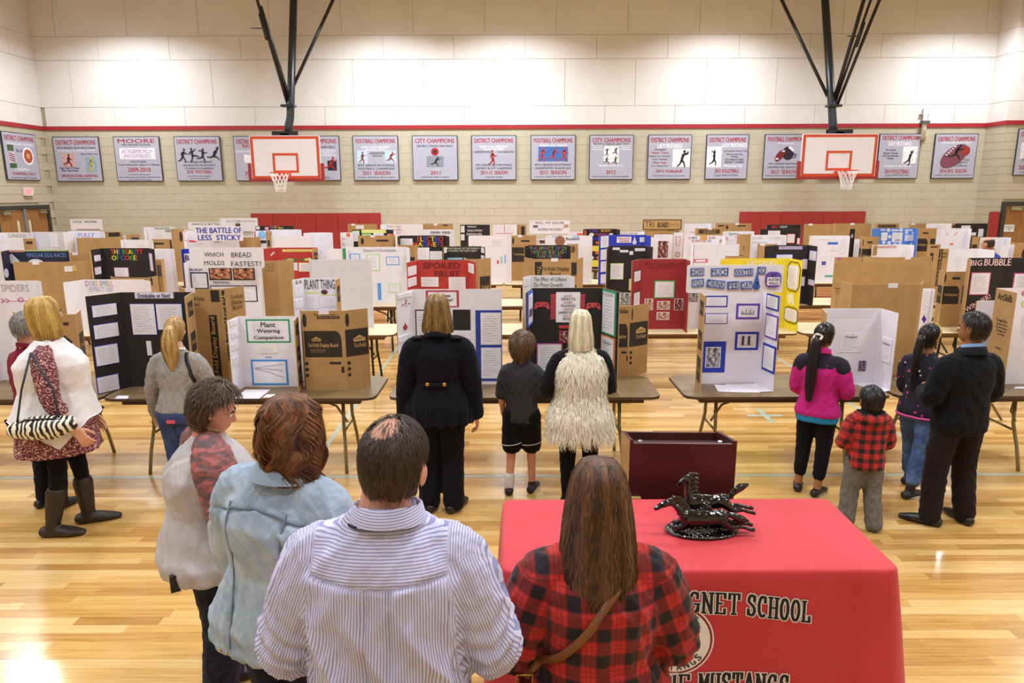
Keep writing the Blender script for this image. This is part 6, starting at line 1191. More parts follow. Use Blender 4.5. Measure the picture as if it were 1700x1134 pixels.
        o = mb.build(name, m, s.e); set_tone(o, tone); return o
    def on_surface(s, obj, x, z, off=.006, frm=-1):
        """point on a garment seen from behind (frm -1) or from in front (1)"""
        ok, p, n, _ = obj.ray_cast(V((x * s.h, frm * 1.2, z * s.h)), V((0, -frm, 0)))
        return (p + n * off, n) if ok else (s.L((x, frm * .09, z)), V((0, frm, 0)))
    def strap(s, obj, path, w, m, name='strap', parent=None, t=.003, off=.005):
        pts = []; 
        for i in range(len(path) - 1):
            for q in range(8): u = q / 8; pts.append([path[i][k] * (1 - u) + path[i + 1][k] * u for k in range(3)])
        pts.append(list(path[-1])); b = MB(); P, Nn = [], []
        for x, z, fr in pts: p, n = s.on_surface(obj, x, z, off, -1 if fr < 0 else 1); P.append(p); Nn.append(n)
        for _ in range(2): P = [P[0]] + [(P[i - 1] + P[i] * 2 + P[i + 1]) / 4 for i in range(1, len(P) - 1)] + [P[-1]]
        for i, p in enumerate(P):
            d = (P[min(i + 1, len(P) - 1)] - P[max(0, i - 1)]).normalized(); sd = d.cross(Nn[i]).normalized() * w; nn = Nn[i] * t
            b.v += [tuple(p - sd - nn), tuple(p + sd - nn), tuple(p + sd + nn), tuple(p - sd + nn)]
            if i:
                q = len(b.v) - 8
                for a in range(4): c = (a + 1) % 4; b.face((q + a, q + c, q + 4 + c, q + 4 + a), 0, None, True)
        return b.build(name, m, parent or s.e)
    def collar(s, m, z=.843, rx=.043, ry=.042, hgt=.02, th=.006, name='collar', open_=50, flare=1.15, drop=0.0, dy=-.006):
        b = MB(); n = 24; H = s.h
        for lvl in (0, 1, 2, 3):
            sc, zz = ((1, 0), (1.02, hgt), (1.02 + th * 14, hgt * .98), (flare + drop * 2, -drop))[lvl]
            for j in range(n):
                a = R(open_ + (360 - 2 * open_) * j / (n - 1)); b.v.append(tuple(s.L((s.hdx * .6 + math.sin(a) * rx * sc, dy + math.cos(a) * ry * sc, z + zz - .012 * (1 + math.cos(a))))))
        for l in range(3):
            for j in range(n - 1): b.face((l * n + j, l * n + j + 1, (l + 1) * n + j + 1, (l + 1) * n + j), 0, None, True)
        return b.build(name, m, s.e)
    def tx(s, px, py, obj=None):
        """pixel -> local fractions (x, z) at the person's depth"""
        p = atY(px, py, s.D) - V(s.e.location); p = Matrix.Rotation(-s.yaw, 3, 'Z') @ p; return p.x / s.h, p.z / s.h
BLK = '17161a'
SH_BLACK = mat('1b1a1c', .4, .1); SOLE_W = mat('cfc8be', .7)
def mask_short(front=.35, low=-.55, side=.1):
    def f(d):
        a = 1.0
        if d.y > 0: a = min(a, (d.z - (front + (d.y - .3) * .9 if d.y > .3 else front * d.y / .3 - .25 * (1 - d.y / .3))) * 3)
        if d.y < .35 and d.z < 0 and d.y > -.3: a = min(a, (-.15 - d.y - d.z * .25 - .1) * 4 + .4) if abs(d.x) > .55 else a
        return min(a, (d.z - low) * 4)
    return f
# ------------------------------------------------------------ the people in the hall
DN = (0, 0, -1)
# man in dark red, far left, mostly behind the blonde woman
P = Person('person in a dark red shirt with grey hair, half hidden behind the blonde woman', ('head', 40, 519, 5.35), 'c08a72', -20, 1.05, 1.15)
P.pose(((-.12, .05, -1), (0, .25, -1)), ((.12, .05, -1), (0, .25, -1)))
P.body(); P.top(cloth('7a1c2e'), .43, sleeve=1.97, flare=.08); P.pants(cloth(BLK)); P.shoes(SH_BLACK); P.collar(cloth('6a1828'))
P.hair_short(hairm('5a5856', '9a9894'), mask_short(), .010, 900)
# blonde woman with the zebra bag
P = Person('person with blonde bob, white open vest over speckled burgundy dress, zebra bag at the side', ('feet', 118, 878, 494), 'd8a488', -72, 1.0, 1.6, .35, 'f', 3, (40, 2, 0))
P.pose(((-.1, .15, -1), (-.05, .5, -1)), ((.30, .12, -1), (.06, .60, -1), (-1, 0, 0), 26), ((-.05, .06, 4), (.05, -.05, -12)))
P.body(); dr = m_speck()
P.top(dr, .36, sleeve=1.35, rs=(.047, .037, .032), flare=.20, name='dress', amp=.006)
P.pants(cloth('141216'), r=(.05, .034, .022), z1=.50, grow=.9, name='leggings'); P.shoes(mat('2a1f1b', .5, .12, 20, bump=.1), None, boot=.62, w=.03, name='boot', L=.16)
def vest_post(v, v2, n, c):
    z = v[:, 2] / P.h; k = np.clip((.52 - z) / .16, 0, 1); v2[:, 1] += np.where(v[:, 1] > 0, 1, -.3) * k * .02; v2 += n * (.010 * np.sin(v[:, 0:1] * 40) * k[:, None]); lo = .40 + .11 * np.clip(np.abs(v[:, 1] / P.h - .03) / .11, 0, 1); v2[:, 2] = np.maximum(v2[:, 2], lo * P.h * (1 - .0)); return v2
P.top(cloth('e4e0e2', .03, .12), .40, .835, 1.17, sleeve=0, rs=(.03, .03, .03), flare=.20, name='vest', amp=.006, k=(5, 5, 2), post=vest_post)
P.hair_loft([(.060, .0012, .0016, -.006), (.054, .03, .036, -.006), (.03, .048, .058, -.006), (0, .055, .064, -.005), (-.04, .060, .064, -.002), (-.08, .063, .062, 0), (-.105, .056, .055, .002)], hairm('8a6228', 'dcb868'), [180, 180, 150, 128, 125, 125, 120], strands=900)
wr = P.arm['R'][2]
for i in range(4): b = MB(); a = P.arm['R'][3]; x = a.orthogonal().normalized(); y = a.cross(x); c = wr - a * (.035 + .012 * i); b.tube([c + (x * math.cos(t) + y * math.sin(t)) * .036 for t in [2 * math.pi * q / 16 for q in range(17)]], .0025, 6); b.build('bracelet', mat('e0dcd4', .25, metal=.8), P.e)
def m_zebra():
    m = base('zebra_print', 'e8e2d0', .3); t = NT(m); w = t.n.new('ShaderNodeTexWave'); w.inputs['Scale'].default_value = 9; w.inputs['Distortion'].default_value = 7; w.inputs['Detail'].default_value = 2; w.inputs['Detail Scale'].default_value = 1.2; t.l(t.coord(), w.inputs['Vector'])
    t.color(t.ramp(w.outputs['Fac'], [(.47, lin('16141a')), (.53, lin('ece6d4'))])); return m
mz = m_zebra(); bc = atY(71, 710, P.D - .27)
t = thing('handbag', 'zebra striped handbag with thin strap hanging beside the blonde woman', 'handbag', bc, R(8))
b = MB()
limb(b, [(-.17, 0, -.01), (-.06, 0, .0), (.06, 0, .0), (.17, 0, .02)], [(.065, .06), (.09, .085), (.092, .088), (.065, .06)], 16, 5); me = voxel(b, .009, 2); me.materials.append(mz); link_obj('pouch', me, t)
b = MB(); b.tube([(-.17, -.03, .03), (-.08, -.05, .075), (.05, -.055, .08), (.16, -.03, .06)], .006, 6); b.build('zip', mat('17151a', .3), t)
b = MB(); sp = V(P.arm['R'][0]); wsp = Matrix.Translation(P.e.location) @ Matrix.Rotation(P.yaw, 4, 'Z') @ sp; wsp = Matrix.Rotation(-R(8), 3, 'Z') @ (wsp - bc); wsp += V((-.03, -.075, .055)); b.tube([(-.15, -.02, .04), V((-.15, -.02, .04)).lerp(wsp, .5) + V((0, -.03, 0)), wsp], .007, 6); b.build('strap', mat('26303e', .4), t)
b = MB(); b.tube([(.13, -.03, .04), V((.13, -.03, .04)).lerp(wsp, .5) + V((.05, -.01, .0)), wsp], .007, 6); b.build('strap', mat('26303e', .4), t)

# girl with the ponytail
P = Person('person with a blonde ponytail, grey sweater and blue jeans, reading the black board', ('head', 283, 529, 5.5), 'dcae92', 0, 1.18, 1.1, 0, 'f', 6, (4, -4, 0), hip=1.0)
P.pose(((-.34, .02, -1), (-.08, .22, -1), (1, 0, 0), 35), ((.42, .1, -1), (.1, 1, -.25)))
P.body(); tp = P.top(cloth('8d8884', .08, .35, 60, c2='a5a09a'), .505, sleeve=1.93, rs=(.045, .036, .028), name='sweater', amp=.006)
jeans = m_denim('1f2f5c', '2f4478', '4a629a')
jo = P.pants(jeans, r=(.064, .046, .034), name='jeans'); P.shoes(mat('b8b4b0', .6), SOLE_W)
b = MB(); p, n = P.on_surface(jo, -.012, .465, .003); b.box((p.x - .035, p.y - .012, p.z - .008), (p.x + .03, p.y + .004, p.z + .018)); o = b.build('pink_phone_case', mat('e0566a', .5), P.e)
b = MB(); p, n = P.on_surface(jo, .035, .44, .004); b.prism([(p.x - .06, p.z - .07), (p.x, p.z - .09), (p.x + .06, p.z - .07), (p.x + .06, p.z + .06), (p.x - .06, p.z + .06)], p.y - .0, p.y + .02); b.build('back_pocket', jeans, jo)
P.collar(cloth('e2dedb'), .84, .04, .04, .012, .005, 'shirt_collar')
hb_ = hairm('8a6432', 'd8b474')
P.hair_short(hb_, mask_short(.25, -.8), .006, 700, .03)
P.hair_loft([(.02, .010, .012, -.062), (.0, .026, .022, -.082), (-.05, .038, .026, -.092), (-.11, .042, .024, -.088), (-.16, .034, .018, -.082), (-.205, .014, .010, -.078)], hb_, [180] * 6, strands=420, curl=.5, name='ponytail', wid=.005)
t = thing('handbag', 'black shoulder bag under the right arm of the girl in the grey sweater', 'handbag', P.e.location)
b = MB(); p, n = P.on_surface(tp, .105, .60, .02); limb(b, [p + V((.02, .10, -.02)), p + V((.05, .06, -.02)), p + V((.05, 0, -.03))], [(.04, .05), (.045, .06), (.035, .05)], 12, 4); b.build('pouch', mat('1a181b', .45), t)
P.strap(tp, [(.062, .815, -1), (.085, .73, -1), (.105, .63, -1)], .013, mat('1c1d24', .5), 'strap', t)

# foreground left : short-haired person in the grey top
P = Person('person with short brown hair, pale grey top with faded red print sleeves, looking down', ('head', 322, 636, 3.15), 'd79e86', -58, 1.38, 1.6, .5, 'f', 4, (-14, -22, 0), hip=1.1, neck=.015)
P.pose(((-.16, .1, -1), (.2, .8, -.5)), ((.20, .12, -1), (-.4, .75, -.45)), ((-.05, .02, 0), (.05, -.02, -6)))
P.body()
mg = cloth('b9b4b8', .05, .2, 40); rag = m_raglan()
def rag_post(v, v2, n, c): return v2
tp = P.top(mg, .452, .835, 1.06, sleeve=0, rs=(.045, .04, .03), flare=.12, name='tunic', amp=.010, k=(4, 4, 2.2), seed=5)
mb = MB()
for kk in 'LR':
    sh, el, wr = P.arm[kk][:3]; q = 1.25; limb(mb, [sh.lerp(P.L((0, -.01, .84)), .62), sh + V((0, -.0, .012)), el, el.lerp(wr, .55)], [.044 * P.h, .049 * P.h * q, .040 * P.h * q, .034 * P.h * q], 14, 5)
P.garment('sleeves', rag, mb, .010, .006, (8, 8, 4), seed=3)
P.pants(cloth('1e2030', .12, c2='2a2e44'), r=(.064, .05, .042), name='jeans'); P.shoes(SH_BLACK)
P.hair_short(hairm('241a13', '6a503a', .55), mask_short(.3, -.72), .018, 3200, .034, wid=.0036)
b = MB(); b.tube([P.L((math.sin(a) * .038, -.004 + math.cos(a) * .042, .856 - .022 * math.cos(a))) for a in [2 * math.pi * i / 24 for i in range(25)]], .004, 6); b.build('necklace', mat('8a7a58', .35, metal=.6), P.e)
b = MB(); p, n = P.on_surface(tp, .125, .475, .004); b.box((p.x - .012, p.y - .02, p.z - .04), (p.x + .012, p.y + .02, p.z + .04)); b.build('phone_holster', mat('1c1c20', .4), P.e)

# denim jacket
P = Person('person with curly auburn hair in a faded denim jacket, second in the near group', ('head', 452, 661, 2.5), 'd8a084', -24, 1.42, 1.4, .15, 'f', 2, (-8, -3, 0), hip=1.08, neck=.012, hdx=.030)
P.pose(((-.22, -.02, -1), (.25, .6, -.7)), ((.24, .02, -1), (-.2, .75, -.5)))
P.body(); mdn = m_denim('7f90a6', '9fb0c3', 'bac6d2')
def dn_post(v, v2, n, c):
    x, z = v[:, 0] / P.h, v[:, 2] / P.h; back = n[:, 1] < .2
    for k in (-.052, .052): v2 += n * (-.007 * np.exp(-((x - k * (1.35 - .5 * (.8 - z))) / .0035) ** 2) * back * (z < .775))[:, None]
    v2 += n * (-.008 * np.exp(-((z - .775 + .25 * np.abs(x)) / .0035) ** 2) * back)[:, None]; v2 += n * (.008 * np.exp(-((z - .455) / .012) ** 2))[:, None]; return v2
tp = P.top(mdn, .44, .84, 1.1, sleeve=1.95, rs=(.05, .042, .032), flare=.1, name='denim_jacket', amp=.009, k=(5, 5, 2.5), vox=.009, post=dn_post, seed=8)
mcl = m_denim('76859a', '93a3b6', 'b0bcc8')
P.collar(mcl, .842, .050, .05, .024, .006, 'collar', 40, 1.5, .014)
b = MB()
for x in (-.085, -.065):
    p, n = P.on_surface(tp, x, .455, .004); ell(b, p, (.008, .005, .008), 8, 6)
b.build('metal_button', mat('b8a888', .3, metal=.8), tp)
for x in (-.056, .056): P.strap(tp, [(x * 1.35, .772, -1), (x * 1.15, .66, -1), (x * .92, .47, -1)], .004, m_denim('5f7088', '6f8097', '8292a6'), 'seam', tp, .0025, .002)
P.strap(tp, [(-.115, .745, -1), (-.06, .765, -1), (0, .772, -1), (.06, .765, -1), (.115, .745, -1)], .004, m_denim('5f7088', '6f8097', '8292a6'), 'seam', tp, .0025, .002)
P.pants(cloth('1c2036'), r=(.064, .05, .042), name='jeans'); P.shoes(SH_BLACK)
P.hair_loft([(.064, .0012, .0016, -.004), (.057, .032, .038, -.004), (.032, .050, .061, -.003), (0, .058, .068, -.002), (-.035, .064, .070, 0), (-.065, .067, .068, 0), (-.092, .062, .061, .002)], hairm('260f08', '84502c', .5), [180, 180, 155, 135, 128, 125, 118], .08, 3600, 1.0, .0052, kf=8, ends=.16)

# man in the striped shirt
P = Person('person with a balding crown in a blue striped shirt, back to the camera', ('head', 628, 702, 1.84), 'd39a82', 0, 1.24, 1.25, .25, 'm', 3, (-16, -6, 2), shoulder=1.0, neck=.024, hdx=.010)
P.pose(((-.36, -.02, -1), (.25, .9, -.55)), ((.36, -.02, -1), (-.25, .9, -.5)))
P.body(vox=.007); mst_ = m_stripes()
def st_post(v, v2, n, c):
    x, z = v[:, 0] / P.h, v[:, 2] / P.h; back = (n[:, 1] < .1) & (np.abs(x) < P.shx * .95)
    v2 += n * (-.010 * np.exp(-((z - .757 - .10 * np.abs(x)) / .003) ** 2) * back)[:, None]
    for k in (-.017, .017): v2 += n * (-.013 * np.exp(-((x - k) / .004) ** 2) * back * (z < .757) * np.clip((z - .45) / .2, 0, 1))[:, None]
    f = np.exp(-((z - .55) / .16) ** 2) * back; v2 += n * (.042 * (1 - np.abs(np.sin(x * 44 + 1.6 * np.sin(z * 19) + .4))) * f)[:, None]
    for kk in 'LR':
        el = np.array(P.arm[kk][1]); d = np.linalg.norm(v - el, axis=1); v2 += n * (.012 * np.sin((v[:, 2] - v[:, 1] * .6 + v[:, 0] * (.4 if kk == 'L' else -.4)) * 95 + 2 * np.sin(v[:, 0] * 25)) * np.exp(-(d / .14) ** 2))[:, None]
    yk = (z > .757 + .10 * np.abs(x)) & (np.abs(x) < P.shx * .93); c[yk] = c[yk][:, [2, 1, 0]]
    return v2
tp = P.top(mst_, .40, .842, 1.08, sleeve=1.9, rs=(.047, .041, .031), name='shirt', amp=.008, k=(5, 5, 1.8), vox=.0075, post=st_post, seed=21)
cb = P.collar(mst_, .838, .047, .049, .024, .004, 'collar', 25, 1.22, .003); me = cb.data; vv = vget(me); setattrv(me, 'cl', vv[:, [2, 1, 0]])
b = MB(); b.tube([P.L((math.sin(R(a)) * .052, -.006 + math.cos(R(a)) * .053, .834 - .012 * (1 + math.cos(R(a))))) for a in range(60, 301, 12)], [.006] * 21, 6); b.build('neck_lanyard', mat('15161c', .6), P.e)
P.pants(cloth('2a2a30'), r=(.064, .05, .042)); P.shoes(SH_BLACK)
_ms = mask_short(.25, -.62)
def bald(d):
    k = (d - V((-.12, -.42, .9)).normalized()).length; nz = .07 * math.sin(d.x * 19) * math.sin(d.y * 17); return min(_ms(d), (k - .40 + nz) * 1.2)
P.hair_short(hairm('241a14', '4a382a', .5), bald, .005, 5200, .017, wid=.0018)

P.hair_short(hairm('3a2a20', '5a4636', .5), lambda d: _ms(d) * .5, .003, 900, .02, seed=9, wid=.0016, name='thin_hair', shell=False)

# woman in red plaid
P = Person('person with long brown hair in a red plaid shirt, brown strap across the back', ('head', 997, 774, 2.05), 'd59c82', 2, 1.26, 1.3, .2, 'f', 3, (-3, -6, 0), shoulder=1.0, hip=1.15, neck=.010)
P.pose(((-.34, .02, -1), (.25, .8, -.6)), ((.36, .04, -1), (-.4, .85, -.45)))
P.body(vox=.008); mpl = m_plaid('b8251d', '1a1014', 11.0)
def pl_post(v, v2, n, c):
    x, z = v[:, 0] / P.h, v[:, 2] / P.h; back = (n[:, 1] < .1) & (np.abs(x) < P.shx * .95); v2 += n * (-.008 * np.exp(-((z - .745) / .003) ** 2) * back)[:, None]
    for kk in 'LR':
        el = np.array(P.arm[kk][1]); d = np.linalg.norm(v - el, axis=1); v2 += n * (.010 * np.sin(v[:, 2] * 90 + 2 * np.sin(v[:, 0] * 25)) * np.exp(-(d / .13) ** 2))[:, None]
    v2 += n * (.012 * np.sin(z * 55 + 2 * np.sin(x * 14)) * np.exp(-((z - .57) / .05) ** 2) * back)[:, None]; return v2
tp = P.top(mpl, .40, .842, 1.08, sleeve=1.9, rs=(.051, .045, .036), name='shirt', amp=.008, k=(5, 5, 2.4), vox=.0085, post=pl_post, seed=31)
P.pants(cloth('1c2036'), r=(.068, .05, .042), name='jeans'); P.shoes(SH_BLACK)
P.hair_loft([(.061, .0012, .0016, -.005), (.055, .032, .038, -.005), (.03, .048, .058, -.005), (-.01, .057, .064, -.004), (-.06, .064, .064, -.004), (-.11, .068, .062, -.008), (-.15, .073, .060, -.016), (-.172, .070, .056, -.022)], hairm('1a100a', '6e4a2e', .5), [180, 180, 150, 128, 125, 120, 100, 90], .03, 3400, .25, .0045, ends=.28)
t = thing('handbag', 'brown crossbody bag with a brass buckle on the woman in red plaid', 'handbag', P.e.location, P.yaw)
P.strap(tp, [(.045, .80, -1), (-.02, .72, -1), (-.10, .615, -1), (-.135, .575, -1)], .013, mat('7a4a24', .5, .1, bump=.1), 'strap', t, .003, .010)
p, n = P.on_surface(tp, -.132, .575, .02); b = MB(); q = .026; b.tube([p + V((a * q, -.012, c * q)) for a, c in ((-1, -1), (1, -1), (1, 1), (-1, 1), (-1, -1))], .004, 6); b.build('buckle', mat('c09a4a', .3, metal=.9), t)
b = MB(); limb(b, [p + V((-.04, -.0, -.05)), p + V((-.045, .02, -.16)), p + V((-.045, .03, -.25))], [(.03, .06), (.045, .09), (.04, .08)], 12, 4); b.build('pouch', mat('6a3f20', .5, .1), t)

# woman in the navy coat
P = Person('person in a dark navy peacoat with two gold buttons and black trousers, brown bob hair', ('feet', 734, 846, 489), 'c88e74', 0, 1.14, 1.1, 0, 'f', 0, (-4, -2, 0), shoulder=1.12)
P.pose(((-.24, 0, -1), (-.08, .08, -1), (1, 0, 0), 38), ((.24, 0, -1), (.10, .08, -1), (-1, 0, 0), 28), ((-.055, 0, 6), (.055, -.01, -24)))
P.body(); mc = cloth('121219', .15, .4, 50)
def coat_post(v, v2, n, c):
    z = v[:, 2] / P.h; x = v[:, 0] / P.h; k = np.clip((.60 - z) / .12, 0, 1) * (np.abs(x) < .14); v2 += n * (.012 * np.sin(x * 120) * k)[:, None]; v2 += n * (-.006 * np.exp(-((z - .625) / .004) ** 2) * (np.abs(x) < .1))[:, None]; return v2
tp = P.top(mc, .43, .845, 1.09, sleeve=1.97, rs=(.049, .039, .033), flare=.26, name='coat', amp=.004, post=coat_post, vox=.009)
P.collar(mc, .842, .043, .043, .026, .006, 'collar', 45, 1.45, .014)
P.strap(tp, [(-.06, .612, -1), (0, .612, -1), (.045, .612, -1)], .022, mc, 'half_belt', tp, .004, .003)
for x in (-.040, .032): b = MB(); p, n = P.on_surface(tp, x, .617, .012); ell(b, p, (.016, .006, .016), 12, 6); b.build('gold_button', mat('d8aa4a', .25, metal=1), tp)
for sg in (-1, 1): p0, n = P.on_surface(tp, sg * .085, .812, .006); b = MB(); b.box((p0.x - .04, p0.y - .03, p0.z - .004), (p0.x + .04, p0.y + .03, p0.z + .008)); b.build('shoulder_tab', mc, tp)
P.pants(cloth('131318'), r=(.060, .048, .047)); P.shoes(SH_BLACK, L=.16)
P.hair_loft([(.060, .0012, .0016, -.005), (.054, .03, .036, -.005), (.03, .046, .056, -.005), (0, .052, .061, -.004), (-.04, .058, .062, -.002), (-.08, .066, .062, -.0), (-.105, .066, .058, .002)], hairm('4a3218', 'a07f4c'), [180, 180, 150, 128, 125, 122, 118], .035, 1200, .2)
wr = P.arm['L'][2]; hd = P.e.location + wr + V((0, 0, -.105 * P.h * .62))
t = thing('handbag', 'dark handbag with looped handles held in the left hand of the woman in navy', 'handbag', (hd.x, hd.y, 0))
for dx in (-.012, .02): b = MB(); b.tube([(dx - .06, .03, hd.z - .2), (dx - .045, .02, hd.z - .08), (dx - .0, .0, hd.z + .0), (dx + .045, -.02, hd.z - .08), (dx + .06, -.03, hd.z - .2)], .008, 8); b.build('handle', mat('4a4238', .4), t)
b = MB(); limb(b, [(-.1, .05, hd.z - .3), (0, 0, hd.z - .29), (.1, -.05, hd.z - .3)], [(.05, .10), (.06, .12), (.05, .10)], 14, 4); b.build('pouch', mat('231f1e', .5), t)

# boy in grey T-shirt
P = Person('person, a boy in a dark grey T-shirt and black shorts with white piping', ('feet', 866, 818, 552), 'd89c80', -8, .98, .95, 0, 'm', 0, (-26, -2, 0), 1.22)
P.pose(((-.2, .05, -1), (-.02, .6, -1)), ((.22, .1, -1), (.25, 1, .15), (-.6, 0, -.4), 40), ((-.075, -.02, 8), (.06, .03, -12)))
P.body(); P.top(cloth('3a3a3e', .08, .3, 50), .46, sleeve=.86, rs=(.05, .048, .04), name='t_shirt', amp=.007, flare=.06)
so = P.pants(cloth('16161a'), .44, r=(.068, .064, .06), name='shorts')
for kk in 'LR':
    hp, kn, an, _ = P.leg[kk]; c = hp.lerp(kn, .79); b = MB(); b.tube([c + V((math.cos(a) * .067 * P.h, math.sin(a) * .067 * P.h, .012 * math.cos(a))) for a in [2 * math.pi * i / 20 for i in range(21)]], .0035, 6); b.build('piping', mat('d8d4d0', .7), so)
P.shoes(mat('1c1c1f', .6), SOLE_W)
b = MB(); hp, kn, an, _ = P.leg['L']; limb(b, [an + V((0, 0, .005)), an.lerp(kn, .3)], [.029 * P.h, .031 * P.h], 12, 3); b.build('sock', mat('dcd8d8', .85), P.e)
P.hair_short(hairm('3a2818', '7a5a3c'), mask_short(.2, -.7), .017, 2400, .045, wid=.0045)
pp = P.e.location + Matrix.Rotation(P.yaw, 3, 'Z') @ (P.arm['R'][2] + P.arm['R'][3] * .10); t = thing('phone', 'small pale phone held in front of the boy in the dark grey T-shirt', 'phone', pp, R(-30)); b = MB(); b.box((-.035, -.06, 0), (.035, .06, .008)); b.build('case', mat('c8c4cc', .4), t); b = MB(); b.box((-.031, -.055, .008), (.031, .055, .0085)); b.build('screen', mat('8a8a98', .2), t)

# woman in the white fur vest
P = Person('person with platinum hair in a long white shaggy fur vest and black leggings', ('head', 966, 516, 5.3), 'd8a890', 4, 1.22, 1.25, .1, 'f', 2, (8, -6, 0), h=None)
P.pose(((-.42, .05, -1), (.3, .9, -.35)), ((.3, .1, -1), (-.1, 1, -.1)))
P.body(); P.top(cloth('17171b'), .50, sleeve=1.97, rs=(.04, .034, .027), name='shirt')
mf = cloth('e6e0cc', .06); vo = P.top(mf, .405, .835, 1.14, sleeve=0, rs=(.034, .03, .03), flare=.16, name='fur_vest', amp=.01, k=(4, 4, 5))
P.pants(cloth('121216'), r=(.05, .037, .028), name='leggings'); P.shoes(SH_BLACK)
me = vo.data; v = vget(me); n = nget(me); rs = random.Random(5); mb = MB(); tone = []
idx = [rs.randrange(len(v)) for _ in range(9000)]
for i in idx:
    p, nn = V(v[i]), V(n[i])
    if nn.z > .75 and p.z < .5: continue
    sd = nn.cross(V((rs.uniform(-.5, .5), rs.uniform(-.5, .5), -1))).normalized(); ln_ = rs.uniform(.05, .10); w = .0042; prev = None; tn = rs.random(); cu = rs.uniform(-.35, .35)
    for q in range(4):
        u = q / 3; pp = p + nn * (.006 + .035 * u * (1 - .35 * u) * rs.uniform(.7, 1.2)) + V((0, 0, -1)) * ln_ * u ** 1.15 + sd * cu * ln_ * u * u; ww = sd * w * (1 - .85 * u); mb.v += [tuple(pp - ww), tuple(pp + ww)]
        if prev is not None: mb.face((prev, prev + 1, len(mb.v) - 1, len(mb.v) - 2), 0, None, True); tone.append(tn)
        prev = len(mb.v) - 2
o = stuff(mb.build('fur', hairm('ddd4ba', 'fbf6e8', .75), vo)); set_tone(o, tone)
P.hair_loft([(.060, .0012, .0016, -.005), (.054, .03, .036, -.005), (.03, .045, .055, -.005), (0, .050, .060, -.004), (-.04, .054, .060, -.003), (-.085, .060, .059, -.004), (-.125, .060, .054, -.006)], hairm('ac9c74', 'f4ecd2'), [180, 180, 150, 128, 125, 120, 112], .03, 1200)

# woman in pink fleece
P = Person('person with a long black ponytail in a bright pink fleece with dark shoulders, arms folded', ('feet', 1345, 817, 537), 'a8714c', -34, 1.1, 1.1, 0, 'f', 0, (-22, 0, 0), shoulder=1.05)
P.pose(((-.2, .12, -1), (.5, .8, -.1)), ((.30, .12, -1), (-.4, .85, -.05)), ((-.07, .0, 10), (.04, -.03, -14)))
P.body(); tp = P.top(cloth('c02a7e', .06, .3, 60), .475, sleeve=1.95, rs=(.046, .04, .033), name='fleece', amp=.005, seed=12, flare=.05)
mb = MB(); P.torso(mb, .755, .838, 1.075)
for kk in 'LR': sh, el = P.arm[kk][:2]; limb(mb, [sh.lerp(P.L((0, 0, .80)), .35), sh + V((0, 0, .004)), sh.lerp(el, .16)], [.043 * P.h, .0445 * P.h * 1.05, .046 * P.h * 1.06], 14, 4)
P.garment('yoke', cloth('2c2a34'), mb, .010, .002)
P.collar(cloth('c02a7e', .06, .3, 60), .842, .040, .040, .03, .006, 'collar', 30, 1.15, .0)
mb = MB(); P.torso(mb, .44, .50, 1.035); P.garment('undershirt', cloth('2a86b8'), mb, .010, .002, (8, 8, 4))
P.pants(cloth('16151a'), .84, r=(.056, .042, .031), name='leggings'); P.shoes(SH_BLACK, mat('b8b0a8', .7), high=.035)
hk = hairm('0e0c0d', '2c2624', .28)
P.hair_short(hk, mask_short(.3, -.6), .008, 700, .03)
P.hair_loft([(-.012, .012, .012, -.062), (-.03, .024, .022, -.075), (-.10, .030, .024, -.088), (-.20, .030, .022, -.100), (-.30, .026, .018, -.105), (-.36, .016, .012, -.105)], hk, [180] * 6, strands=420, name='ponytail', wid=.004)
b = MB()
for i in range(14): a = 2 * math.pi * i / 14; ell(b, P.HP((math.cos(a) * .022, -.066 + .006 * math.sin(3 * a), -.016 + math.sin(a) * .016)), (.011, .011, .011), 8, 5)
b.build('scrunchie', mat('d8d4d8', .6, .2, 40), P.e)

# little boy in red check
P = Person('person, a small boy in a red and black checked hooded jacket and grey trousers', ('feet', 1424, 876, 642), 'a06a48', -4, 1.12, 1.2, .1, 'm', 0, (2, 4, 0), 1.42)
P.pose(((-.30, .08, -1), (.25, .8, -.2)), ((.30, .08, -1), (-.1, .8, -.3)), ((-.085, -.0, 8), (.085, -.04, -14)))
P.body(vox=.007); mpk = m_plaid('c42a20', '141012', 14.0)
P.top(mpk, .44, .83, 1.12, sleeve=1.9, rs=(.058, .050, .042), name='jacket', amp=.005, k=(8, 8, 4), vox=.008, flare=.02)
mb = MB(); limb(mb, [P.L((-.085, .0, .815)), P.L((-.06, -.055, .80)), P.L((0, -.075, .785)), P.L((.06, -.055, .80)), P.L((.085, .0, .815))], [.026 * P.h, .04 * P.h, .046 * P.h, .04 * P.h, .026 * P.h], 12, 5); P.garment('hood', mpk, mb, .008, .006, (9, 9, 9), arms=False)
mb = MB(); limb(mb, [P.L((-.075, .0, .83)), P.L((-.05, -.045, .828)), P.L((0, -.06, .82)), P.L((.05, -.045, .828)), P.L((.075, .0, .83))], [.018 * P.h, .026 * P.h, .03 * P.h, .026 * P.h, .018 * P.h], 12, 5); P.garment('hood_lining', cloth('1a1618'), mb, .007, .003, (9, 9, 9), arms=False)
P.pants(cloth('66645f', .08, c2='7a7872'), r=(.070, .058, .054), amp=.006); P.shoes(mat('34363c', .6), SOLE_W)
P.hair_short(hairm('0e0c0d', '2a2220', .35), mask_short(.25, -.62), .009, 1100, .03)

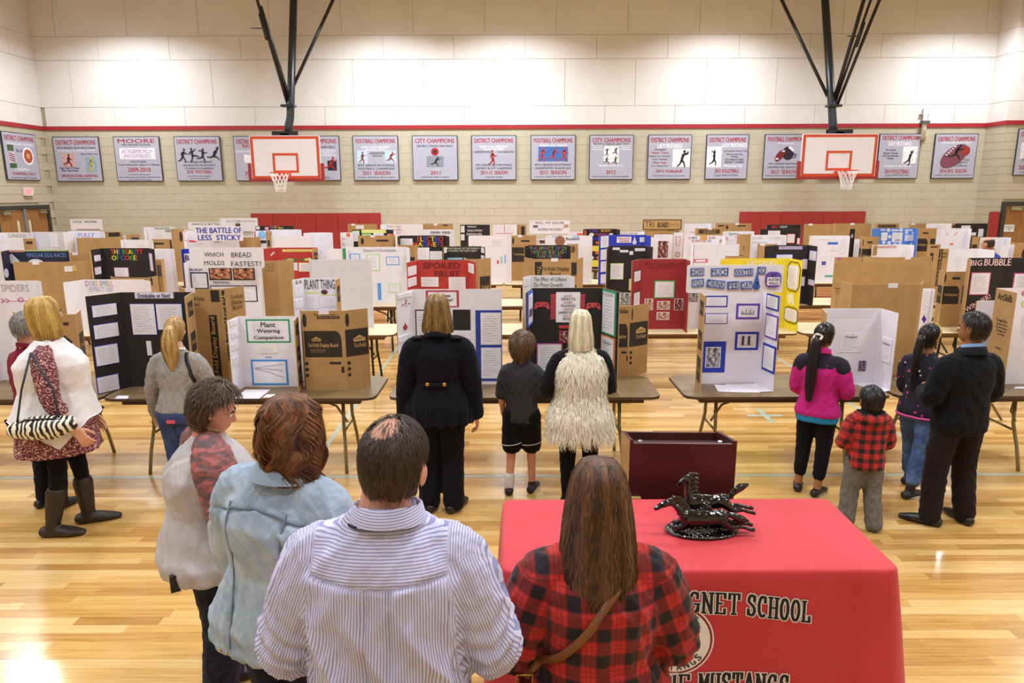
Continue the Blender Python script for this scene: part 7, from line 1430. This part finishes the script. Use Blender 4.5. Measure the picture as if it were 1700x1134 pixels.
# girl in the dotted fleece
P = Person('person with a gold headband, dotted navy fleece with pink hem and blue jeans, mid step', ('feet', 1510, 813, 539), '9a6644', -52, 1.05, 1.1, 0, 'f', 3, (-12, -4, 0), 1.06, shoulder=1.04)
P.pose(((-.12, .1, -1), (.3, .8, -.2)), ((.16, .05, -1), (-.3, .8, -.1)), ((-.05, .10, -8), (.05, -.12, -16)))
P.body(); P.top(m_dots(), .47, sleeve=1.95, rs=(.048, .041, .035), name='fleece', amp=.005, flare=.04, seed=14)
mb = MB(); P.torso(mb, .462, .476, 1.115, flare=.04); P.garment('hem_band', cloth('d85aa0'), mb, .007, .001)
P.pants(m_denim('2c3e6c', '46608f', '6a86b2'), .88, r=(.062, .048, .04), name='jeans', amp=.006); P.shoes(mat('221f20', .55), mat('cfc6ba', .7), high=.075, L=.165, w=.030)
P.hair_short(hk, mask_short(.3, -.75), .008, 700, .03)
P.hair_loft([(-.0, .012, .012, -.060), (-.02, .022, .020, -.072), (-.08, .022, .018, -.085), (-.17, .02, .016, -.092), (-.25, .012, .01, -.095)], hk, [180] * 5, strands=260, name='ponytail', wid=.004, curl=.4)
b = MB()
for i in range(44):
    a = R(-115 + 230 * i / 43); q = P.HP((math.sin(a) * .052, -.006 + math.cos(a) * .0 - math.cos(a) * .0 + .0 * a, 0)); d = V((math.sin(a), math.cos(a) * .35, math.cos(a) * .94)).normalized(); q = P.HP((d.x * .053, d.y * .064 - .005, d.z * .062 - .004)); ell(b, q, (.009, .009, .011), 6, 4)
b.build('headband', mat('b8944a', .3, .2, 60, metal=.7), P.e)
for sg in (-1, 1): b = MB(); ell(b, P.HP((sg * .049, -.004, -.042)), (.006, .006, .006), 8, 5); b.build('earring', mat('e8e4e0', .2), P.e)

# man in black jacket
P = Person('person with short black hair in a black jacket and dark brown trousers', ('feet', 1570, 866, 519), '9c6844', 10, 1.14, 1.15, .1, 'm', -2, (24, 0, 0), shoulder=1.12)
P.pose(((-.30, .10, -1), (.5, .9, .0)), ((.32, .10, -1), (-.5, .9, .05)), ((-.10, -.01, 42), (.075, -.02, -4)))
P.body(); P.top(cloth('14161a', .12, .3, 40), .455, .845, 1.09, sleeve=1.95, rs=(.05, .044, .036), name='jacket', amp=.006, flare=.05, seed=17, vox=.0095)
P.collar(cloth('7f9cc8'), .848, .040, .042, .026, .004, 'shirt_collar', 25, 1.08, 0); P.collar(cloth('191b20'), .836, .047, .048, .024, .007, 'jacket_collar', 40, 1.35, .010)
P.pants(cloth('231b1c', .1, .2), r=(.062, .05, .045), amp=.006); P.shoes(mat('1a1718', .3), None, L=.165)
P.hair_short(hairm('0f0c0c', '2a2220', .35), mask_short(.3, -.62), .010, 1500, .03)

# far bald man
P = Person('person with a bald crown and blue shirt bending over the far boards', ('head', 1654, 394, 12.6), 'c98f74', 30, 1.2, 1.15, .2, 'm', 6, (10, -10, 0), hdx=-.055)
P.pose(((-.3, .2, -1), (.2, .9, -.3)), ((.3, .2, -1), (-.2, .9, -.3)))
P.body(vox=.011); P.top(cloth('2448b0'), .45, sleeve=.9, rs=(.05, .045, .04), name='shirt', vox=.013); P.pants(cloth('26262c'), vox=.014); P.shoes(SH_BLACK)
_mf = mask_short(.25, -.62)
P.hair_short(hairm('2a1f18', '4a3a2c'), lambda d: min(_mf(d), (.52 - d.z) * 2), .008, 500, .03)
# ------------------------------------------------------------ red cloth table, lectern, statue, small papers
c = [atZ(845, 832, TH), atZ(1376, 826, TH), atZ(1481, 940, TH), atZ(824, 951, TH)]
bx0, bx1 = (c[0].x + c[3].x) / 2 + .0, (c[1].x + c[2].x) / 2; by0, by1 = (c[2].y + c[3].y) / 2 - .01, (c[0].y + c[1].y) / 2
W_, D_ = bx1 - bx0, by1 - by0
t = thing('folding_table', 'folding table wholly under the red cloth with the horse statue', 'table', ((bx0 + bx1) / 2, by0, 0))
b = MB(); b.prism(rrect(-W_ / 2 + .02, .02, W_ / 2 - .02, D_ - .02, .04, 2), TH - .035, TH - .008, 0, axis='z'); b.build('tabletop', MT1, t)
for sx in (-1, 1):
    for yy in (.12, D_ - .12): b = MB(); b.tube([(sx * (W_ / 2 - .3), yy, 0), (sx * (W_ / 2 - .3), yy, TH - .03)], .016, 8); b.build('leg', MLEG, t)
mcl = base('red_polyester', 'c8323a', .75); q = NT(mcl); n = q.noise(q.coord(), 2.2, 3); q.color(q.ramp(n.outputs[0], [(.3, lin('bd2a34')), (.7, lin('c9343d'))])); q.bump(q.noise(q.coord(), 700, 1).outputs[0], .15, .001); q.b.inputs['Sheen Weight'].default_value = .15
tc = bpy.data.objects.new('tablecloth', None); col.objects.link(tc); tc.location = ((bx0 + bx1) / 2, by0, 0); tag(tc, 'bright red printed tablecloth reaching to the floor, in the foreground', 'tablecloth')
b = MB(); loop = rrect(-W_ / 2, 0, W_ / 2, D_, .05, 6); pts = []
for i in range(len(loop)):
    a, c2 = V(loop[i]), V(loop[(i + 1) % len(loop)]); k = max(1, int((c2 - a).length / .022))
    for q in range(k): pts.append(a.lerp(c2, q / k))
n = len(pts); lev = [(TH + .002, -.02), (TH + .002, -.004), (TH - .002, .004), (TH - .014, .009), (TH - .06, .013), (.6, .018), (.45, .026), (.3, .033), (.15, .04), (.004, .046)]
cor = [V((sx * W_ / 2, yy)) for sx in (-1, 1) for yy in (0, D_)]
for z, off in lev:
    for i in range(n):
        t_ = pts[(i + 1) % n] - pts[i - 1]; nn = V((t_.y, -t_.x)).normalized(); ed = min((pts[i] - c_).length for c_ in cor); drop = max(0, (TH - z) / TH)
        f = .028 * drop * math.sin(i * 2 * math.pi * 11 / n + .8) * (.3 if nn.y < -.5 else 1) + .05 * drop * math.exp(-(ed / .10) ** 2) - .02 * drop * math.exp(-((ed - .2) / .07) ** 2)
        q = pts[i] + nn * (off + f); b.v.append((q.x, q.y, z))
for l in range(len(lev) - 1):
    for i in range(n): j = (i + 1) % n; b.face((l * n + i, l * n + j, (l + 1) * n + j, (l + 1) * n + i)[::-1], 0, None, True)
b.face(tuple(range(n)), 0)
clo = b.build('cloth', mcl, tc)
def cloth_y(x, z):
    bpy.context.view_layer.update(); ok, p, nn, _ = clo.ray_cast(V((x, -2, z)), V((0, 1, 0))); return (p.y, nn) if ok else (-.04, V((0, -1, 0)))
TILT = R(90) + math.atan(.033 / .6)
# print on the front drop of the cloth
def on_front(px, py): p = atY(px, py, by0 - .03); return p.x - tc.location.x, p.z
ARC = lambda cx, cz, rx, rz, a0, a1, n=10: [(cx + rx * math.cos(R(a0 + (a1 - a0) * i / n)), cz + rz * math.sin(R(a0 + (a1 - a0) * i / n))) for i in range(n + 1)]
SF = lambda x, z, k=.2: [(x - k, z), (x + k, z)]
GLYPH = {'A': [[(.02, 0), (.5, 1.4), (.98, 0)], [(.25, .5), (.75, .5)], SF(.04, 0), SF(.96, 0)], 'C': [ARC(.5, .7, .44, .7, 55, 305, 14), [(.8, 1.0), (.8, 1.35)]], 'E': [[(.15, 0), (.15, 1.4)], [(0, 1.4), (.9, 1.4), (.9, 1.1)], [(0, 0), (.9, 0), (.9, .3)], [(.15, .7), (.6, .7)]],
 'G': [ARC(.5, .7, .44, .7, 55, 330, 14), [(.8, 1.0), (.8, 1.35)], [(.55, .6), (1.02, .6)], [(.88, .6), (.88, .1)]], 'H': [[(.12, 0), (.12, 1.4)], [(.88, 0), (.88, 1.4)], [(.12, .7), (.88, .7)], SF(.12, 0), SF(.88, 0), SF(.12, 1.4), SF(.88, 1.4)], 'F': [[(.15, 0), (.15, 1.4)], [(0, 1.4), (.9, 1.4), (.9, 1.1)], [(.15, .7), (.6, .7)], SF(.15, 0)],
 'L': [[(.2, 0), (.2, 1.4)], SF(.2, 1.4), [(0, 0), (.9, 0), (.9, .35)]], 'M': [[(.08, 0), (.08, 1.4), (.5, .4), (.92, 1.4), (.92, 0)], SF(.08, 0), SF(.92, 0), SF(.02, 1.4, .1), SF(.98, 1.4, .1)], 'N': [[(.12, 0), (.12, 1.4), (.88, 0), (.88, 1.4)], SF(.12, 0), SF(.88, 1.4), SF(.04, 1.4, .1)], 'O': [ARC(.5, .7, .42, .7, 0, 360, 18)],
 'R': [[(.15, 0), (.15, 1.4)], [(0, 1.4), (.6, 1.4), (.88, 1.2), (.88, .9), (.6, .7), (.15, .7)], [(.5, .7), (.95, 0)], SF(.15, 0), SF(.95, 0, .12)], 'S': [ARC(.5, 1.05, .36, .35, 20, 200, 8) + ARC(.5, .35, .38, .35, 60, -160, 10), [(.84, 1.0), (.84, 1.35)], [(.12, .4), (.12, .05)]], 'T': [[(.5, 0), (.5, 1.4)], [(.02, 1.05), (.02, 1.4), (.98, 1.4), (.98, 1.05)], SF(.5, 0)], 'U': [[(.12, 1.4), (.12, .4)] + ARC(.5, .4, .38, .4, 180, 360, 8) + [(.88, 1.4)], SF(.12, 1.4), SF(.88, 1.4)]}
def arc_words(txt, x0, y0, x1, y1, hpx):
    """slab letters, dark with a pale edge, lying on the cloth"""
    a = on_front(x0, y0); d = on_front(x1, y1); hh = abs(on_front(x0, y0 - hpx / 2)[1] - on_front(x0, y0 + hpx / 2)[1]); n_ = len(txt); adv = (d[0] - a[0]) / (n_ - .25); sx = adv * .74; sz = hh / 1.4; dz = (d[1] - a[1]) / (d[0] - a[0])
    for i, ch in enumerate(txt):
        if ch not in GLYPH: continue
        ox = a[0] + adv * i; oz = a[1] + (ox - a[0]) * dz - hh / 2; yc, nn = cloth_y(ox + sx / 2, oz + hh / 2); m_ = MB(); Q = lambda p, dd: (ox + p.x, yc - dd - (oz + p.y - (oz + hh / 2)) * -nn.z / nn.y * -1 if False else yc - dd + (p.y - hh / 2) * .055, oz + p.y + p.x * dz)
        for wd, dd, mi in ((.30, .0035, 0), (.17, .0048, 1)):
            w2 = wd * sz / 2
            for st in GLYPH[ch]:
                pp = [V((p[0] * sx, p[1] * sz)) for p in st]
                for k in range(len(pp) - 1):
                    u_ = (pp[k + 1] - pp[k]).normalized(); nv = V((-u_.y, u_.x)) * w2 * (1.15 if abs(u_.y) > .6 else .8); e0, e1 = pp[k] - u_ * w2 * .8, pp[k + 1] + u_ * w2 * .8; dd += .00001
                    m_.quad([Q(e0 + nv, dd), Q(e0 - nv, dd), Q(e1 - nv, dd), Q(e1 + nv, dd)], mi)
        m_.build('letter', [mat('ece6e6', .75), mat('14141c', .75)], tc)
arc_words('MOORE', 866, 998, 988, 996, 32); arc_words('MST MAGNET', 1012, 994, 1228, 1005, 32); arc_words('SCHOOL', 1242, 1006, 1346, 1017, 32)
arc_words('HOME OF THE', 900, 1132, 1143, 1133, 32); arc_words('MUSTANGS', 1160, 1132, 1306, 1134, 32)
cx, cz = on_front(1122, 1062); rr = abs(on_front(1185, 1062)[0] - cx); dep = min(cloth_y(cx + rr * k_, cz)[0] for k_ in (-1, 0, 1)) - .004
for k, (ro, ri, c_) in enumerate(((1.0, .96, 'ece6e6'), (.93, .905, '7a1620'), (.90, .62, 'ece6e6'))):
    b = MB(); N = 40
    for i in range(N):
        a0, a1 = 2 * math.pi * i / N, 2 * math.pi * (i + 1) / N; b.quad([(cx + rr * r_ * math.cos(a), dep - .0006 * k + rr * r_ * math.sin(a) * .055, cz + rr * r_ * math.sin(a)) for r_, a in ((ri, a0), (ro, a0), (ro, a1), (ri, a1))])
    b.build('printed_ring', mat(c_, .75), tc)
for txt, a0, a1, fl in (('MUSTANGS', 212, 328, 1), ('M.S.T.', 120, 30, -1)):
    for i, ch in enumerate(txt):
        a = R(a0 + (a1 - a0) * (i + .5) / len(txt))
        if ch != '.': lettering(tc, ch, cx + rr * .76 * math.cos(a), dep - .003 + rr * .76 * math.sin(a) * .055, cz + rr * .76 * math.sin(a), rr * .13, rr * .2, '16161c', bold=.03, rotz=a + math.pi / 2 if fl > 0 else a - math.pi / 2, name='letter')
# lectern behind the red table
mah = m_wood('3a1518', '4c1f20', 'mahogany', (3, 3, 30), .35); MTAN = m_wood('a8834e', 'b8935c', 'tan_wood', (3, 3, 12), .5)
lx0, lx1 = atY(1046, 740, 4.02).x, atY(1223, 733, 4.02).x; zt = atY(1134, 737, 4.02).z; w = lx1 - lx0
t = thing('lectern', 'dark mahogany lectern standing behind the red table', 'lectern', ((lx0 + lx1) / 2, 4.02, 0), R(-2))
b = MB(); b.box((-w / 2 + .02, 0, .1), (w / 2 - .02, .02, zt - .0)); b.build('back_panel', mah, t)
for s in (-1, 1):
    b = MB(); x0, x1 = sorted((s * w / 2, s * (w / 2 - .022))); p = [(0, .08), (.42, .08), (.42, zt - .08), (.40, zt - .06), (0, zt + .02)]
    b.v += [(x0, y, z) for y, z in p] + [(x1, y, z) for y, z in p]; N = 5; b.face((4, 3, 2, 1, 0), 0 if s > 0 else 1); b.face((5, 6, 7, 8, 9))
    for i in range(N): j = (i + 1) % N; b.face((i, j, N + j, N + i))
    b.build('side_panel', [mah, MTAN], t)
b = MB(); b.quad([(-w / 2 + .022, .0, zt - .02), (w / 2 - .022, .0, zt - .02), (w / 2 - .022, .40, zt - .12), (-w / 2 + .022, .40, zt - .12)]); b.quad([(-w / 2 + .022, .40, zt - .14), (w / 2 - .022, .40, zt - .14), (w / 2 - .022, .0, zt - .04), (-w / 2 + .022, .0, zt - .04)]); b.build('reading_top', m_wood('3c2426', '4a2e2e', 'worn_mahogany', (2, 20, 2), .4), t)
b = MB(); b.box((-w / 2 + .02, .40, .1), (w / 2 - .02, .42, zt - .07)); b.build('front_panel', mah, t)
for x in (-w / 2 + .07, w / 2 - .09): b = MB(); b.tube([(x, .045, zt - .012), (x, .045, zt + .004)], .014, 10); b.build('bolt', mat('c8c4c0', .25, metal=.9), t)
b = MB(); b.box((-w / 2, -.03, 0), (-w / 2 + .07, .4, .1)); b.box((w / 2 - .07, -.03, 0), (w / 2, .4, .1)); b.build('foot', MTAN, t)
o = atY(1057, 818, 3.99); b = MB(); b.box((-w / 2 + .0, -.03, .62), (-w / 2 + .075, 0, zt - .34)); b.build('bracket_block', MTAN, t)

# the horses
MG = base('black_glaze', '0b090a', .12, 0, .6); MG.node_tree.nodes['Principled BSDF'].inputs['Coat Roughness'].default_value = .06
g = atZ(1164, 882, TH + .002); Sx = .43 / 1.12; sc = (atZ(1226, 882, TH).x - atZ(1102, 882, TH).x)
t = thing('horse_statue', 'shiny black statue of two running horses on the red tablecloth', 'statue', (g.x, g.y, TH + .003))
u = sc / 124.0       # metres per photo pixel at the statue
b = MB(); ell(b, (0, 0, .012), (62 * u, 36 * u, .02), 28, 8); ell(b, (-8 * u, 2 * u, .03), (46 * u, 26 * u, .03), 20, 8); ell(b, (34 * u, 2 * u, .03), (18 * u, 18 * u, .026), 14, 8); limb(b, [(-8 * u, 0, .02), (-6 * u, 2 * u, .09)], [22 * u, 13 * u], 12, 4); limb(b, [(12 * u, 10 * u, .02), (8 * u, 14 * u, .13)], [16 * u, 11 * u], 12, 4)
me = voxel(b, .0032, 2); v = vget(me); v[:, 2] = np.maximum(v[:, 2], 0); nn = nget(me); v += nn * (waves(v, (22, 22, 22), 3, 5, True) * .0035 * (v[:, 2] > .012))[:, None]; v[:, 2] = np.maximum(v[:, 2], 0); vset(me, v); me.materials.append(MG); link_obj('rock_base', me, t)
def horse(y, x0, z0, s, neck_up, tail_up, nm):
    """local px units: x right, z up; the horse runs to the left"""
    b = MB(); P = lambda x, z, dy=0: V(((x0 + x) * u * s, y + dy * u * s, z0 + z * u * s))
    limb(b, [P(-26, 2), P(-8, 0), P(14, 0), P(32, 3)], [(13 * u * s, 15 * u * s), (12 * u * s, 15 * u * s), (10 * u * s, 13 * u * s), (13 * u * s, 13 * u * s)], 14, 5)
    nk = [P(-28, 5), P(-40, 20), P(-50, 30)] if not neck_up else [P(-26, 6), P(-30, 26), P(-28, 44)]
    limb(b, nk, [(11 * u * s, 8 * u * s), (8 * u * s, 6 * u * s), (6 * u * s, 5 * u * s)], 12, 5)
    hd = [nk[-1], nk[-1] + P(-12, -4) - P(0, 0), nk[-1] + P(-26, -12) - P(0, 0)] if not neck_up else [nk[-1], nk[-1] + P(-8, -3) - P(0, 0), nk[-1] + P(-18, -12) - P(0, 0)]
    limb(b, hd, [6.5 * u * s, 6 * u * s, 3.6 * u * s], 10, 4)
    for dy in (-3, 3): limb(b, [hd[0] + V((.0, dy * u * s, 3 * u * s)), hd[0] + V((2 * u * s, dy * u * s, 10 * u * s))], [2.4 * u * s, .9 * u * s], 6, 2)
    for dy in (-6, 6):  # forelegs folded under, hind legs stretched behind
        f = 1 if dy < 0 else .8
        limb(b, [P(-26, -4, dy), P(-38, -14 * f, dy), P(-46, -8 * f, dy), P(-36, -22 * f, dy), P(-42, -30 * f, dy)], [6 * u * s, 4.2 * u * s, 3.4 * u * s, 2.6 * u * s, 3.4 * u * s], 8, 3)
        limb(b, [P(32, 0, dy), P(48, -14 * f, dy), P(62, -10 * f, dy), P(76, -16 * f, dy), P(84, -17 * f, dy)], [9 * u * s, 5.5 * u * s, 4 * u * s, 3 * u * s, 4 * u * s], 8, 3)
    tl = [P(42, 8), P(54, 4), P(66, -2), P(76, -4)] if not tail_up else [P(42, 8), P(50, 20), P(62, 28), P(72, 32)]
    limb(b, tl, [4.5 * u * s, 6 * u * s, 7 * u * s, 3 * u * s], 8, 4)
    for k in range(6):
        p = nk[0].lerp(nk[-1], k / 5) + V((5 * u * s, 0, 6 * u * s)); limb(b, [p, p + V((7 * u * s, 0, 2 * u * s)), p + V((11 * u * s, 0, 0))], [4 * u * s, 3 * u * s, 1.5 * u * s], 6, 2)
    me = voxel(b, .0030, 2); v = vget(me); n = nget(me); v += n * (waves(v, (16, 16, 16), 4, 4) * .0016)[:, None]; vset(me, v); me.materials.append(MG); return link_obj(nm, me, t)
horse(-.035, -4, .088, 1.0, False, False, 'front_horse'); horse(.06, 8, .135, .98, True, True, 'rear_horse')

# papers lying on the tables
def paper(pts, lab, z=TH, Y=None):
    q = [atZ(x, y, z + .001) for x, y in pts]; cen = sum(q, V((0, 0, 0))) / len(q); o = MB(); o.prism([(p.x - cen.x, p.y - cen.y) for p in reversed(q)], 0, .0015, 0, axis='z')
    a = o.build('paper_sheet', mat('e9e6ee', .8, .02)); a.location = (cen.x, cen.y, z + .0008); tag(a, lab, 'paper', 'loose papers on the front tables'); return a
paper([(388, 662), (430, 662), (449, 647), (408, 647)], 'white sheet lying before the Plant Watering board', TH + .0)
paper([(436, 660), (454, 660), (457, 655), (443, 655)], 'small white card right of the sheet before the Plant Watering board', TH + .0)
paper([(190, 662), (212, 662), (214, 657), (196, 657)], 'small white card on the table before the black Drinkable board', TH + .0)
paper([(1192, 650), (1240, 652), (1226, 640), (1186, 639)], 'white leaflet left in the fan before the water board', TH + .0)
paper([(1212, 651), (1262, 652), (1244, 638), (1204, 638)], 'white leaflet middle of the fan before the water board', TH + .0018)
paper([(1240, 651), (1282, 650), (1258, 637), (1226, 638)], 'white leaflet right in the fan before the water board', TH + .0036)
paper([(1412, 636), (1465, 651), (1480, 648), (1446, 635)], 'white sheet lying before the Procedures board', TH + .0)
paper([(1683, 645), (1720, 646), (1720, 642), (1686, 642)], 'white paper at the right end table edge', TH + .0)
fit_lettering()
